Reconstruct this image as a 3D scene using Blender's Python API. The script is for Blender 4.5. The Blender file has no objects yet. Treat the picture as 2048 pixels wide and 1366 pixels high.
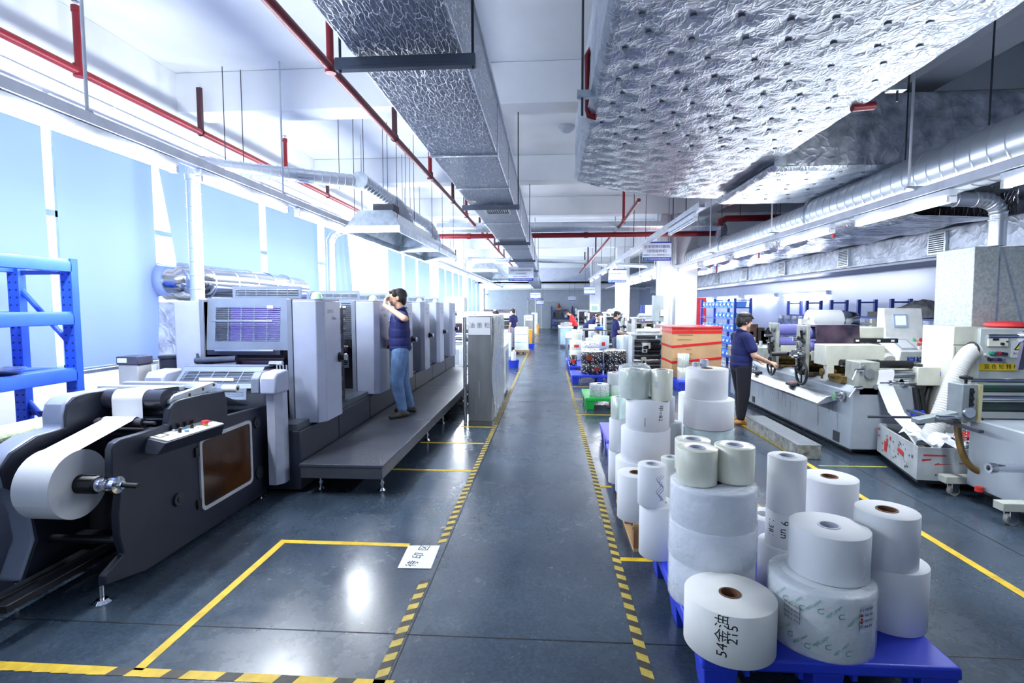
import bpy, math, random
from mathutils import Vector, Matrix
import numpy as np
random.seed(7)
PI = math.pi
SC = bpy.context.scene
COL = SC.collection

# ------------------------------------------------------------------ camera, world, light, exposure
F_PX, CX, CY, EYE = 1055.0, 1024.0, 683.0, 1.72
def _axes():
    y = Vector(((1098-CX)/F_PX, (612-CY)/F_PX, 1.0)).normalized()
    u = Vector((0, -1, 0)); u = (u - y*u.dot(y)).normalized()
    x = y.cross(u)
    if x.x < 0: x = -x
    c, s = math.cos(0.003), math.sin(0.003)
    return (x*c - u*s), y, (u*c + x*s)
AX, AY, AZ = _axes()
cam_data = bpy.data.cameras.new('camera'); cam = bpy.data.objects.new('camera', cam_data); COL.objects.link(cam)
cam_data.sensor_width = 36.0; cam_data.sensor_fit = 'HORIZONTAL'; cam_data.lens = 36.0*F_PX/2048.0
cam_data.clip_start = 0.05; cam_data.clip_end = 300
def _w(v): return Vector((AX.dot(v), AY.dot(v), AZ.dot(v)))
cx_, cy_, cz_ = _w(Vector((1, 0, 0))), _w(Vector((0, -1, 0))), _w(Vector((0, 0, -1)))
cam.matrix_world = Matrix(((cx_.x, cy_.x, cz_.x, 0), (cx_.y, cy_.y, cz_.y, 0), (cx_.z, cy_.z, cz_.z, EYE), (0, 0, 0, 1)))
SC.camera = cam
SC.view_settings.view_transform = 'Standard'
SC.view_settings.look = 'None'
SC.view_settings.exposure = 1.6
SC.view_settings.gamma = 1.0
SC.view_settings.use_curve_mapping = False
SC.cycles.max_bounces = 10
SC.cycles.diffuse_bounces = 4
SC.cycles.glossy_bounces = 4
SC.cycles.sample_clamp_indirect = 6.0
SC.cycles.caustics_reflective = False
SC.cycles.caustics_refractive = False
world = bpy.data.worlds.new('daylight'); SC.world = world; world.use_nodes = True
bg = world.node_tree.nodes['Background']
bg.inputs[0].default_value = (0.80, 0.90, 1.0, 1); bg.inputs[1].default_value = 1.25
def area_lamp(name, loc, sx, sy, energy, col=(0.9, 0.95, 1.0), rot=(0, 0, 0), spread=PI):
    d = bpy.data.lights.new(name, 'AREA'); d.shape = 'RECTANGLE'; d.size = sx; d.size_y = sy
    d.energy = energy; d.color = col; d.spread = spread
    o = bpy.data.objects.new(name, d); COL.objects.link(o); o.location = loc; o.rotation_euler = rot
    return o
def tube_lamp(x, y0, y1, z, watts):
    """the light of one bare fluorescent tube"""
    for f in (0.25, 0.75):
        d = bpy.data.lights.new('tube_glow', 'POINT'); d.energy = watts; d.color = (0.90, 0.95, 1.0); d.shadow_soft_size = 0.07
        o = bpy.data.objects.new('tube_glow', d); COL.objects.link(o); o.location = (x, y0+(y1-y0)*f, z)
    return o
WIN_W, TUBE_W = 18.0, 36.0
# skylight entering through the long row of windows in the left wall
for k, y0 in enumerate((2.0, 9.0, 16.0, 23.0, 30.0)):
    area_lamp('window_daylight', (-5.3, y0+3, 2.45), 2.4, 6.6, WIN_W*6, (0.78, 0.89, 1.0), (0, -PI/2, 0))

# ------------------------------------------------------------------ pixel helpers: a point seen in the photograph at a known depth
def _ray(px, py): return _w(Vector(((px-CX)/F_PX, (py-CY)/F_PX, 1.0)))
def pY(px, py, Y):
    d = _ray(px, py); t = Y/d.y; return Vector((d.x*t, Y, EYE+d.z*t))
def fx(X, Y): return pY(1098+1055*X/Y, 650, Y).x-X
def pX(px, py, X):
    d = _ray(px, py); t = X/d.x; return Vector((X, d.y*t, EYE+d.z*t))
def pZ(px, py, Z=0.0):
    d = _ray(px, py); t = (Z-EYE)/d.z; return Vector((d.x*t, d.y*t, Z))

# ------------------------------------------------------------------ materials
def lin(c): return tuple((x/255/12.92 if x/255 <= 0.04045 else ((x/255+0.055)/1.055)**2.4) for x in c)
_M = {}
def M(name, rgb=(200, 200, 200), rough=0.5, metal=0.0, var=0.06, vs=6.0, bump=0.0, bs=30.0, emit=0.0, trans=0.0, alpha=1.0, stretch=None, spec=0.5, ior=1.45, var2=None, vdetail=4.0, coat=0.0):
    if name in _M: return _M[name]
    m = bpy.data.materials.new(name); m.use_nodes = True; nt = m.node_tree; N, L = nt.nodes, nt.links
    b = N['Principled BSDF']; col = (*lin(rgb), 1)
    b.inputs['Base Color'].default_value = col
    b.inputs['Roughness'].default_value = rough; b.inputs['Metallic'].default_value = metal
    b.inputs['Specular IOR Level'].default_value = spec; b.inputs['IOR'].default_value = ior
    if coat: b.inputs['Coat Weight'].default_value = coat; b.inputs['Coat Roughness'].default_value = 0.15
    if trans: b.inputs['Transmission Weight'].default_value = trans
    if alpha < 1: b.inputs['Alpha'].default_value = alpha
    if emit:
        b.inputs['Emission Color'].default_value = col; b.inputs['Emission Strength'].default_value = emit
    tc = N.new('ShaderNodeTexCoord'); src = tc.outputs['Object']
    if stretch:
        mp = N.new('ShaderNodeMapping'); mp.inputs['Scale'].default_value = stretch; L.new(src, mp.inputs['Vector']); src = mp.outputs['Vector']
    if var:
        n = N.new('ShaderNodeTexNoise'); n.inputs['Scale'].default_value = vs; n.inputs['Detail'].default_value = vdetail; L.new(src, n.inputs['Vector'])
        r = N.new('ShaderNodeValToRGB'); lo = [x*(1-var*2.2) for x in col[:3]]; hi = [min(1, x*(1+var*1.6)) for x in col[:3]]
        if var2: lo = lin(var2)
        r.color_ramp.elements[0].color = (*lo, 1); r.color_ramp.elements[1].color = (*hi, 1)
        r.color_ramp.elements[0].position = 0.3; r.color_ramp.elements[1].position = 0.7
        L.new(n.outputs['Fac'], r.inputs['Fac']); L.new(r.outputs['Color'], b.inputs['Base Color'])
    if bump:
        n2 = N.new('ShaderNodeTexNoise'); n2.inputs['Scale'].default_value = bs; n2.inputs['Detail'].default_value = 5; L.new(src, n2.inputs['Vector'])
        bp = N.new('ShaderNodeBump'); bp.inputs['Strength'].default_value = bump; bp.inputs['Distance'].default_value = 0.02
        L.new(n2.outputs['Fac'], bp.inputs['Height']); L.new(bp.outputs['Normal'], b.inputs['Normal'])
    _M[name] = m; return m
def translucent(name, rgb, glow, rough=0.6):
    m = bpy.data.materials.new(name); m.use_nodes = True; nt = m.node_tree; N, L = nt.nodes, nt.links
    for n in list(N): N.remove(n)
    out = N.new('ShaderNodeOutputMaterial'); d = N.new('ShaderNodeBsdfDiffuse'); t = N.new('ShaderNodeBsdfTranslucent'); mx = N.new('ShaderNodeMixShader')
    tc = N.new('ShaderNodeTexCoord'); nz = N.new('ShaderNodeTexNoise'); nz.inputs['Scale'].default_value = 1.3; L.new(tc.outputs['Object'], nz.inputs['Vector'])
    r = N.new('ShaderNodeValToRGB'); c = lin(rgb)
    r.color_ramp.elements[0].color = (*[x*0.93 for x in c], 1); r.color_ramp.elements[1].color = (*c, 1)
    L.new(nz.outputs['Fac'], r.inputs['Fac']); L.new(r.outputs['Color'], d.inputs['Color']); L.new(r.outputs['Color'], t.inputs['Color'])
    mx.inputs[0].default_value = glow; L.new(d.outputs[0], mx.inputs[1]); L.new(t.outputs[0], mx.inputs[2]); L.new(mx.outputs[0], out.inputs['Surface'])
    _M[name] = m; return m

# ------------------------------------------------------------------ mesh builder
class MB:
    def __init__(s): s.v, s.f, s.m = [], [], []
    def add(s, vs, fs, mi=0):
        o = len(s.v); s.v += [tuple(v) for v in vs]; s.f += [tuple(i+o for i in f) for f in fs]; s.m += [mi]*len(fs); return s
    def box(s, x0, x1, y0, y1, z0, z1, mi=0):
        if x0 > x1: x0, x1 = x1, x0
        if y0 > y1: y0, y1 = y1, y0
        if z0 > z1: z0, z1 = z1, z0
        return s.add([(x0,y0,z0),(x1,y0,z0),(x1,y1,z0),(x0,y1,z0),(x0,y0,z1),(x1,y0,z1),(x1,y1,z1),(x0,y1,z1)],
              [(0,3,2,1),(4,5,6,7),(0,1,5,4),(1,2,6,5),(2,3,7,6),(3,0,4,7)], mi)
    def cbox(s, c, d, mi=0):
        return s.box(c[0]-d[0]/2, c[0]+d[0]/2, c[1]-d[1]/2, c[1]+d[1]/2, c[2]-d[2]/2, c[2]+d[2]/2, mi)
    def hexa(s, p, mi=0):   # 8 points: bottom ring 4, top ring 4
        return s.add(p, [(0,3,2,1),(4,5,6,7),(0,1,5,4),(1,2,6,5),(2,3,7,6),(3,0,4,7)], mi)
    def prism(s, poly, axis, a, b, mi=0):
        """extrude a 2-D outline: axis 'x' poly=(y,z); 'y' poly=(x,z); 'z' poly=(x,y)"""
        def pt(p, t): return {'x': (t, p[0], p[1]), 'y': (p[0], t, p[1]), 'z': (p[0], p[1], t)}[axis]
        n = len(poly); vs = [pt(p, a) for p in poly]+[pt(p, b) for p in poly]
        ar = sum(poly[i][0]*poly[(i+1) % n][1]-poly[(i+1) % n][0]*poly[i][1] for i in range(n))
        flip = (ar > 0) != ((b > a) != (axis == 'y'))
        fs = [tuple(range(n-1, -1, -1)), tuple(range(n, 2*n))]+[(i, (i+1) % n, (i+1) % n+n, i+n) for i in range(n)]
        if flip: fs = [f[::-1] for f in fs]
        return s.add(vs, fs, mi)
    def cyl(s, p0, p1, r0, r1=None, n=20, mi=0, cap=True):
        p0, p1 = Vector(p0), Vector(p1); r1 = r0 if r1 is None else r1
        d = (p1-p0).normalized(); a = d.orthogonal().normalized(); b = d.cross(a)
        vs = [p0+(a*math.cos(2*PI*i/n)+b*math.sin(2*PI*i/n))*r0 for i in range(n)]+[p1+(a*math.cos(2*PI*i/n)+b*math.sin(2*PI*i/n))*r1 for i in range(n)]
        fs = [(i, (i+1) % n, (i+1) % n+n, i+n) for i in range(n)]
        if cap: fs += [tuple(range(n-1, -1, -1)), tuple(range(n, 2*n))]
        return s.add(vs, fs, mi)
    def tube(s, pts, r, n=8, mi=0, cap=True, closed=False):
        pts = [Vector(p) for p in pts]; m = len(pts); rs = r if isinstance(r, (list, tuple)) else [r]*m
        vs = []; ref = None
        for i, p in enumerate(pts):
            if closed: d = (pts[(i+1) % m]-pts[i-1])
            else: d = (pts[min(i+1, m-1)]-pts[max(i-1, 0)])
            d.normalize()
            if ref is None: ref = d.orthogonal().normalized()
            ref = (ref-d*ref.dot(d)).normalized(); b = d.cross(ref)
            vs += [p+(ref*math.cos(2*PI*k/n)+b*math.sin(2*PI*k/n))*rs[i] for k in range(n)]
        fs = []
        for i in range(m if closed else m-1):
            j = (i+1) % m
            fs += [(i*n+k, i*n+(k+1) % n, j*n+(k+1) % n, j*n+k) for k in range(n)]
        if cap and not closed: fs += [tuple(range(n-1, -1, -1)), tuple((m-1)*n+k for k in range(n))]
        return s.add(vs, fs, mi)
    def lathe(s, prof, c=(0, 0, 0), n=40, axis='z', mi=0):
        """prof: (r, h) list from bottom to top; r=0 ends close it"""
        vs, fs = [], []; idx = []
        def pt(r, h, a):
            x, y = r*math.cos(a), r*math.sin(a)
            q = {'z': (x, y, h), 'x': (h, x, y), 'y': (y, h, x)}[axis]
            return (q[0]+c[0], q[1]+c[1], q[2]+c[2])
        for r, h in prof:
            if r < 1e-6: idx.append([len(vs)]); vs.append(pt(0, h, 0))
            else: idx.append(list(range(len(vs), len(vs)+n))); vs += [pt(r, h, 2*PI*k/n) for k in range(n)]
        for A, B in zip(idx, idx[1:]):
            for k in range(n):
                a, b, c2, d = A[k % len(A)], A[(k+1) % n % len(A)], B[(k+1) % n % len(B)], B[k % len(B)]
                f = [a]
                for q in (b, c2, d):
                    if q != f[-1] and q != f[0]: f.append(q)
                if len(f) > 2: fs.append(tuple(f))
        return s.add(vs, fs, mi)
    def ring(s, c, R, r, axis='z', n=32, k=10, mi=0):
        c = Vector(c); pts = []
        for i in range(n):
            a = 2*PI*i/n; q = {'z': (math.cos(a), math.sin(a), 0), 'x': (0, math.cos(a), math.sin(a)), 'y': (math.cos(a), 0, math.sin(a))}[axis]
            pts.append(c+Vector(q)*R)
        return s.tube(pts, r, k, mi, closed=True)
    def sphere(s, c, r, n=16, mi=0, sz=1.0):
        return s.lathe([(0 if i in (0, n//2) else r*math.sin(PI*i/(n//2)), -r*sz*math.cos(PI*i/(n//2))) for i in range(n//2+1)], c, n, 'z', mi)
    def quad(s, a, b, c, d, mi=0): return s.add([a, b, c, d], [(0, 1, 2, 3)], mi)
    def build(s, name, mat, parent=None, bevel=0.0, smooth=True, seg=2, angle=35, loc=None):
        me = bpy.data.meshes.new(name)
        vs = [Vector(v) for v in s.v]
        if parent is not None:
            off = Vector((0, 0, 0)); q = parent
            while q is not None: off += q.location; q = q.parent
        elif loc is not None: off = Vector(loc)
        else:
            lo = [min(v[i] for v in vs) for i in range(3)]; hi = [max(v[i] for v in vs) for i in range(3)]
            off = Vector(((lo[0]+hi[0])/2, (lo[1]+hi[1])/2, lo[2]))
        me.from_pydata([v-off for v in vs], [], s.f)
        mats = mat if isinstance(mat, (list, tuple)) else [mat]
        for x in mats: me.materials.append(x)
        if len(mats) > 1: me.polygons.foreach_set('material_index', s.m)
        me.update()
        if smooth:
            me.polygons.foreach_set('use_smooth', [True]*len(me.polygons)); me.set_sharp_from_angle(angle=math.radians(angle))
        o = bpy.data.objects.new(name, me); COL.objects.link(o)
        if parent is not None: o.parent = parent
        else: o.location = off
        if bevel:
            b = o.modifiers.new('edge', 'BEVEL'); b.width = bevel; b.segments = seg; b.limit_method = 'ANGLE'; b.angle_limit = math.radians(40); b.harden_normals = False
        return o
def thing(name, label, cat, loc=(0, 0, 0), group=None):
    o = bpy.data.objects.new(name, None); COL.objects.link(o); o.location = loc; o.empty_display_size = 0.1
    return tag(o, label, cat, group)
def tag(o, label, cat, group=None):
    o['label'] = label; o['category'] = cat
    if group: o['group'] = group
    return o
def struct(o): o['kind'] = 'structure'; return o
def lab(o, label): o['label'] = label; return o
def dup(root, loc, label=None, rz=None, group=None):
    r = root.copy(); COL.objects.link(r); r.location = loc
    if rz is not None: r.rotation_euler = (0, 0, rz)
    if label: r['label'] = label
    if group: r['group'] = group
    for ch in list(root.children):
        c = ch.copy(); COL.objects.link(c); c.parent = r
        for g in list(ch.children):
            d = g.copy(); COL.objects.link(d); d.parent = c
    return r
ORD = 'first second third fourth fifth sixth seventh eighth ninth tenth eleventh twelfth thirteenth fourteenth fifteenth sixteenth seventeenth eighteenth nineteenth twentieth'.split()+['twenty-'+x for x in 'first second third fourth fifth sixth seventh eighth ninth'.split()]+['thirtieth']
def text_verts(s, size, spacing=1.0, extrude=0.0, align='CENTER'):
    c = bpy.data.curves.new('writing', 'FONT'); c.body = s; c.size = size; c.space_character = spacing; c.align_x = align; c.align_y = 'CENTER'; c.resolution_u = 2; c.extrude = extrude
    o = bpy.data.objects.new('writing', c); me = o.to_mesh()
    vs = [tuple(v.co) for v in me.vertices]; fs = [tuple(p.vertices) for p in me.polygons]
    o.to_mesh_clear(); bpy.data.objects.remove(o); bpy.data.curves.remove(c); return vs, fs
def text_flat(mb, s, size, origin, right, up, spacing=1.0, mi=0, sx=1.0):
    vs, fs = text_verts(s, size, spacing); o, r, u = Vector(origin), Vector(right).normalized(), Vector(up).normalized()
    mb.add([o+r*v[0]*sx+u*v[1] for v in vs], fs, mi); return mb
def text_cyl(mb, s, size, c, R, ang, z, rot=0.0, mi=0, sx=1.0):
    """writing wrapped round a standing roll; ang = direction of its middle, rot turns it in its own plane"""
    vs, fs = text_verts(s, size); cr, sr = math.cos(rot), math.sin(rot); out = []
    for x, y, _ in vs:
        x *= sx; u, w = x*cr-y*sr, x*sr+y*cr; a = ang+u/R
        out.append((c[0]+R*math.cos(a), c[1]+R*math.sin(a), z+w))
    mb.add(out, fs, mi); return mb

WHITE = M('white_paint', (216, 220, 226), 0.55, var=0.03)
PAPER = M('white_paper', (222, 225, 230), 0.7, var=0.015, vs=3)
PAPER_D = M('paper_roll_end', (222, 224, 226), 0.8, var=0.03, vs=40)
KRAFT = M('brown_card_tube', (120, 84, 60), 0.8, var=0.1)
BLACK = M('black_rubber', (22, 23, 27), 0.5, var=0.1)
STEEL = M('brushed_steel', (178, 184, 192), 0.3, 1.0, var=0.08, vs=12, stretch=(1, 1, 14))
CHROME = M('polished_chrome', (205, 208, 215), 0.12, 1.0, var=0.02)
GALV = M('galvanised_sheet', (190, 200, 208), 0.33, 1.0, var=0.12, vs=9, bump=0.05, bs=12)
SPANGLE = M('galvanised_spangle', (176, 184, 184), 0.5, 0.2, var=0.10, vs=34, vdetail=2)
RED = M('red_pipe_paint', (138, 30, 42), 0.4, var=0.06)
BLUE = M('blue_rack_paint', (38, 84, 205), 0.4, var=0.06)
NAVY_STEEL = M('dark_blue_rack_paint', (30, 52, 130), 0.45, var=0.06)
PLASTIC_BLUE = M('blue_pallet_plastic', (38, 62, 200), 0.42, var=0.05, bump=0.03, bs=60)
DKGREY = M('dark_grey_machine_paint', (36, 41, 56), 0.42, var=0.05, bump=0.04, bs=120)
MIDGREY = M('mid_grey_machine_paint', (112, 120, 138), 0.45, var=0.05)
LTGREY = M('light_grey_machine_paint', (160, 168, 192), 0.38, var=0.03, bump=0.02, bs=150)
CREAM = M('cream_machine_paint', (200, 202, 190), 0.45, var=0.05)
ROD = M('dark_threaded_rod', (70, 74, 84), 0.5, 0.5)
INKBLK = M('black_ink', (24, 24, 30), 0.7, var=0)
WOOD = M('pale_pallet_wood', (196, 160, 112), 0.75, var=0.12, vs=8, stretch=(1, 12, 1))
YELLOW = M('yellow_floor_tape', (214, 178, 40), 0.55, var=0.1, vs=14)
TUBE_ON = M('lit_fluorescent_tube', (235, 243, 255), 0.5, var=0, emit=14.0)
# ================================================================== the room
def floor_mat():
    m = bpy.data.materials.new('polished_concrete'); m.use_nodes = True; nt = m.node_tree; N, L = nt.nodes, nt.links; b = N['Principled BSDF']
    tc = N.new('ShaderNodeTexCoord')
    def noise(sc, det, rough=0.6):
        n = N.new('ShaderNodeTexNoise'); n.inputs['Scale'].default_value = sc; n.inputs['Detail'].default_value = det; n.inputs['Roughness'].default_value = rough; L.new(tc.outputs['Object'], n.inputs['Vector']); return n
    def ramp(src, stops):
        r = N.new('ShaderNodeValToRGB')
        for i, (p, c) in enumerate(stops):
            e = r.color_ramp.elements[i] if i < 2 else r.color_ramp.elements.new(p)
            e.position = p; e.color = (*lin(c), 1)
        L.new(src, r.inputs['Fac']); return r
    big = ramp(noise(0.9, 8).outputs['Fac'], [(0.3, (48, 60, 76)), (0.72, (75, 92, 109))])
    fine = ramp(noise(55, 6, 0.7).outputs['Fac'], [(0.35, (205, 205, 205)), (0.65, (255, 255, 255))])
    mx = N.new('ShaderNodeMix'); mx.data_type = 'RGBA'; mx.blend_type = 'MULTIPLY'; mx.inputs[0].default_value = 1
    L.new(big.outputs['Color'], mx.inputs[6]); L.new(fine.outputs['Color'], mx.inputs[7]); L.new(mx.outputs[2], b.inputs['Base Color'])
    rr = N.new('ShaderNodeMapRange'); rr.inputs[1].default_value = 0.3; rr.inputs[2].default_value = 0.75; rr.inputs[3].default_value = 0.16; rr.inputs[4].default_value = 0.36
    L.new(noise(2.2, 9, 0.7).outputs['Fac'], rr.inputs[0]); L.new(rr.outputs[0], b.inputs['Roughness'])
    bp = N.new('ShaderNodeBump'); bp.inputs['Strength'].default_value = 0.06; bp.inputs['Distance'].default_value = 0.01
    L.new(noise(7, 6).outputs['Fac'], bp.inputs['Height']); L.new(bp.outputs['Normal'], b.inputs['Normal'])
    b.inputs['Specular IOR Level'].default_value = 0.62
    return m
def foil(name, rgb, rough, sc, strength, stretch=(1, 1, 1), metal=0.78, crease=(120, 128, 142)):
    m = bpy.data.materials.new(name); m.use_nodes = True; nt = m.node_tree; N, L = nt.nodes, nt.links; b = N['Principled BSDF']
    tc = N.new('ShaderNodeTexCoord'); mp = N.new('ShaderNodeMapping'); mp.inputs['Scale'].default_value = stretch; L.new(tc.outputs['Object'], mp.inputs['Vector'])
    n0 = N.new('ShaderNodeTexNoise'); n0.inputs['Scale'].default_value = sc*0.35; n0.inputs['Detail'].default_value = 3; L.new(mp.outputs[0], n0.inputs['Vector'])
    v = N.new('ShaderNodeTexVoronoi'); v.feature = 'DISTANCE_TO_EDGE'; v.inputs['Scale'].default_value = sc
    ad = N.new('ShaderNodeVectorMath'); ad.operation = 'MULTIPLY_ADD'; ad.inputs[1].default_value = (0.5, 0.5, 0.5); L.new(n0.outputs['Color'], ad.inputs[0]); L.new(mp.outputs[0], ad.inputs[2]); L.new(ad.outputs[0], v.inputs['Vector'])
    r = N.new('ShaderNodeValToRGB'); r.color_ramp.elements[0].position = 0.0; r.color_ramp.elements[1].position = 0.16
    r.color_ramp.elements[0].color = (1, 1, 1, 1); r.color_ramp.elements[1].color = (0, 0, 0, 1); L.new(v.outputs['Distance'], r.inputs['Fac'])
    n1 = N.new('ShaderNodeTexNoise'); n1.inputs['Scale'].default_value = sc*0.8; n1.inputs['Detail'].default_value = 6; L.new(mp.outputs[0], n1.inputs['Vector'])
    sm = N.new('ShaderNodeMath'); sm.operation = 'MULTIPLY_ADD'; sm.inputs[1].default_value = 0.55; L.new(r.outputs['Color'], sm.inputs[0]); L.new(n1.outputs['Fac'], sm.inputs[2])
    bp = N.new('ShaderNodeBump'); bp.inputs['Strength'].default_value = strength; bp.inputs['Distance'].default_value = 0.03; L.new(sm.outputs[0], bp.inputs['Height']); L.new(bp.outputs['Normal'], b.inputs['Normal'])
    cr = N.new('ShaderNodeValToRGB'); cr.color_ramp.elements[0].color = (*lin(crease), 1); cr.color_ramp.elements[1].color = (*lin(rgb), 1); cr.color_ramp.elements[0].position = 0.25; cr.color_ramp.elements[1].position = 0.7
    L.new(n1.outputs['Fac'], cr.inputs['Fac']); L.new(cr.outputs['Color'], b.inputs['Base Color'])
    b.inputs['Metallic'].default_value = metal; b.inputs['Roughness'].default_value = rough
    _M[name] = m; return m
def crease_glint_foil(name, base, line, sc, stretch):
    """wrinkled foil: crease highlights painted as pale lines over a duller metal skin"""
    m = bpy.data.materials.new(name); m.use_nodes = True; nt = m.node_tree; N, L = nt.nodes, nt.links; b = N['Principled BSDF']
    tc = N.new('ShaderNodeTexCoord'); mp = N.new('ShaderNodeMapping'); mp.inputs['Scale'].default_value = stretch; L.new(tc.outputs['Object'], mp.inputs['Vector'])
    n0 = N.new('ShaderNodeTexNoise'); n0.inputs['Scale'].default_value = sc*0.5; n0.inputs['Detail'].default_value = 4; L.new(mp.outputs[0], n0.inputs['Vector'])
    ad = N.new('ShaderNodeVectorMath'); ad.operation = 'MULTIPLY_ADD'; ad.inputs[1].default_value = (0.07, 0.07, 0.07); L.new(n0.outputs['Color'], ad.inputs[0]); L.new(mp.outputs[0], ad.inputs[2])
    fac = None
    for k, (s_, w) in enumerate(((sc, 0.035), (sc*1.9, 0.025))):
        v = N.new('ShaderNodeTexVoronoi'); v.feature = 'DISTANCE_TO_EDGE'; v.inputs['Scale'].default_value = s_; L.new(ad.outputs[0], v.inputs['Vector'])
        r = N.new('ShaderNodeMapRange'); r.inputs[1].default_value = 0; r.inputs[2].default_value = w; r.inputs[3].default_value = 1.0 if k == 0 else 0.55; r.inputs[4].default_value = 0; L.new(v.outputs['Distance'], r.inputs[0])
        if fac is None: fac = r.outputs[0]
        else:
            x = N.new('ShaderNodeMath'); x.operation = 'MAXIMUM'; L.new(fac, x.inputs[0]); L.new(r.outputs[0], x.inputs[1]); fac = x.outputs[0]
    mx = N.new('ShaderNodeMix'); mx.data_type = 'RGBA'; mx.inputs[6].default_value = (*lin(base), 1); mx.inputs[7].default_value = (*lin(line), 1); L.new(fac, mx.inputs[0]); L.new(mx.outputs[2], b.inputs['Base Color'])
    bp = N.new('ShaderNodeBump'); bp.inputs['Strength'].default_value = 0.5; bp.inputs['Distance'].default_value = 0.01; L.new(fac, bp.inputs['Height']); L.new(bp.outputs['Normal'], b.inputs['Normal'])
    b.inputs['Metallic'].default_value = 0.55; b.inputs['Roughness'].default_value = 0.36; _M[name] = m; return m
def thin_glass():
    m = bpy.data.materials.new('window_glass'); m.use_nodes = True; nt = m.node_tree; N, L = nt.nodes, nt.links
    for n in list(N): N.remove(n)
    o = N.new('ShaderNodeOutputMaterial'); t = N.new('ShaderNodeBsdfTransparent'); g = N.new('ShaderNodeBsdfGlossy'); g.inputs['Roughness'].default_value = 0.02; mx = N.new('ShaderNodeMixShader'); mx.inputs[0].default_value = 0.06
    t.inputs[0].default_value = (0.93, 0.97, 0.98, 1)
    L.new(t.outputs[0], mx.inputs[1]); L.new(g.outputs[0], mx.inputs[2]); L.new(mx.outputs[0], o.inputs['Surface']); return m
GLASS = thin_glass()
def clear_film(name, rgb, clear, rough=0.12):
    m = bpy.data.materials.new(name); m.use_nodes = True; nt = m.node_tree; N, L = nt.nodes, nt.links
    b = N['Principled BSDF']; o = N['Material Output']; t = N.new('ShaderNodeBsdfTransparent'); mx = N.new('ShaderNodeMixShader'); mx.inputs[0].default_value = clear
    b.inputs['Base Color'].default_value = (*lin(rgb), 1); b.inputs['Roughness'].default_value = rough
    tc = N.new('ShaderNodeTexCoord'); n = N.new('ShaderNodeTexNoise'); n.inputs['Scale'].default_value = 22; n.inputs['Detail'].default_value = 6; L.new(tc.outputs['Object'], n.inputs['Vector'])
    bp = N.new('ShaderNodeBump'); bp.inputs['Strength'].default_value = 0.7; bp.inputs['Distance'].default_value = 0.02; L.new(n.outputs['Fac'], bp.inputs['Height']); L.new(bp.outputs['Normal'], b.inputs['Normal'])
    L.new(b.outputs[0], mx.inputs[1]); L.new(t.outputs[0], mx.inputs[2]); L.new(mx.outputs[0], o.inputs['Surface']); _M[name] = m; return m
FILM = clear_film('clear_stretch_film', (225, 232, 240), 0.62, 0.1)
SHEET = clear_film('clear_plastic_sheet', (205, 214, 224), 0.45, 0.16)
CEIL = M('ceiling_white_paint', (232, 236, 240), 0.8, var=0.03, vs=1.2)
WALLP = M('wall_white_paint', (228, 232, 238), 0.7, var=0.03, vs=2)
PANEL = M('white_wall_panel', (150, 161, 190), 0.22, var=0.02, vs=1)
GREYW = M('grey_end_wall_paint', (196, 204, 220), 0.7, var=0.03)
FLOOR = floor_mat()
struct(MB().box(-4.9, 7.0, -3.2, 40.8, -0.12, 0).build('floor', FLOOR, smooth=False))
struct(MB().box(-4.9, 7.0, -3.2, 32.5, 4.5, 4.65).build('ceiling', CEIL, smooth=False))
struct(MB().box(-4.9, 7.0, 32.4, 40.8, 3.12, 3.2).build('ceiling_low', CEIL, smooth=False))
for k in range(-1, 9):
    y = 2.45+3.74*k
    struct(MB().box(-4.6, 6.8, y, y+0.37, 4.035, 4.498).build('ceiling_beam', CEIL, bevel=0.008))
struct(MB().box(3.74, 4.15, -3.2, 32.4, 4.033, 4.496).build('ceiling_beam', CEIL, bevel=0.008))
struct(MB().box(-4.8, 6.8, 32.4, 32.6, 3.12, 4.5).build('wall_header', GREYW))
for y in (34.6, 37.6): struct(MB().box(-4.6, 6.8, y, y+0.35, 2.86, 3.12).build('ceiling_beam', CEIL))
# left wall: sill wall, lintel, piers, windows
mb = MB(); mb.box(-4.85, -4.385, -3.2, 40.8, 0, 1.08); mb.box(-4.85, -4.45, -3.2, 40.8, 3.52, 4.5)
for y, w_ in ((-1.7, .95), (11.4, 2.5), (19.4, .95), (26.9, .95), (34.4, .95)): mb.box(-4.85, -4.28, y, y+w_, 1.08, 3.52)
struct(mb.build('wall_left', WALLP, bevel=0.006))
struct(MB().box(-4.72, -4.385, -3.2, 40.8, 1.08, 1.115).build('trim_1', WHITE, bevel=0.004))
ALU = M('window_aluminium', (208, 214, 222), 0.4, 0.4)
for i, (a, b) in enumerate(((-0.75, 11.4), (13.9, 19.4), (20.35, 26.9), (27.85, 34.4), (35.35, 40.8))):
    w = thing('window_%d' % (i+1), 'row of tall aluminium framed windows', 'window', (-4.7, (a+b)/2, 1.1)); del w['category']; del w['label']; w['kind'] = 'structure'
    fr = MB(); n = max(2, round((b-a)/1.1)); ys = [a+(b-a)*k/n for k in range(n+1)]
    for y in ys: fr.box(-4.74, -4.66, y-0.03, y+0.03, 1.1, 3.52)
    for z in (1.13, 2.6, 3.49): fr.box(-4.74, -4.66, a, b, z-0.03, z+0.03)
    struct(fr.build('window_frame', ALU, w, smooth=False)); struct(MB().box(-4.705, -4.7, a, b, 1.1, 3.52).build('window_pane', GLASS, w, smooth=False))
struct(MB().box(-4.85, 7.0, -3.3, -3.2, 0, 4.5).build('wall_back', WALLP))
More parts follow.
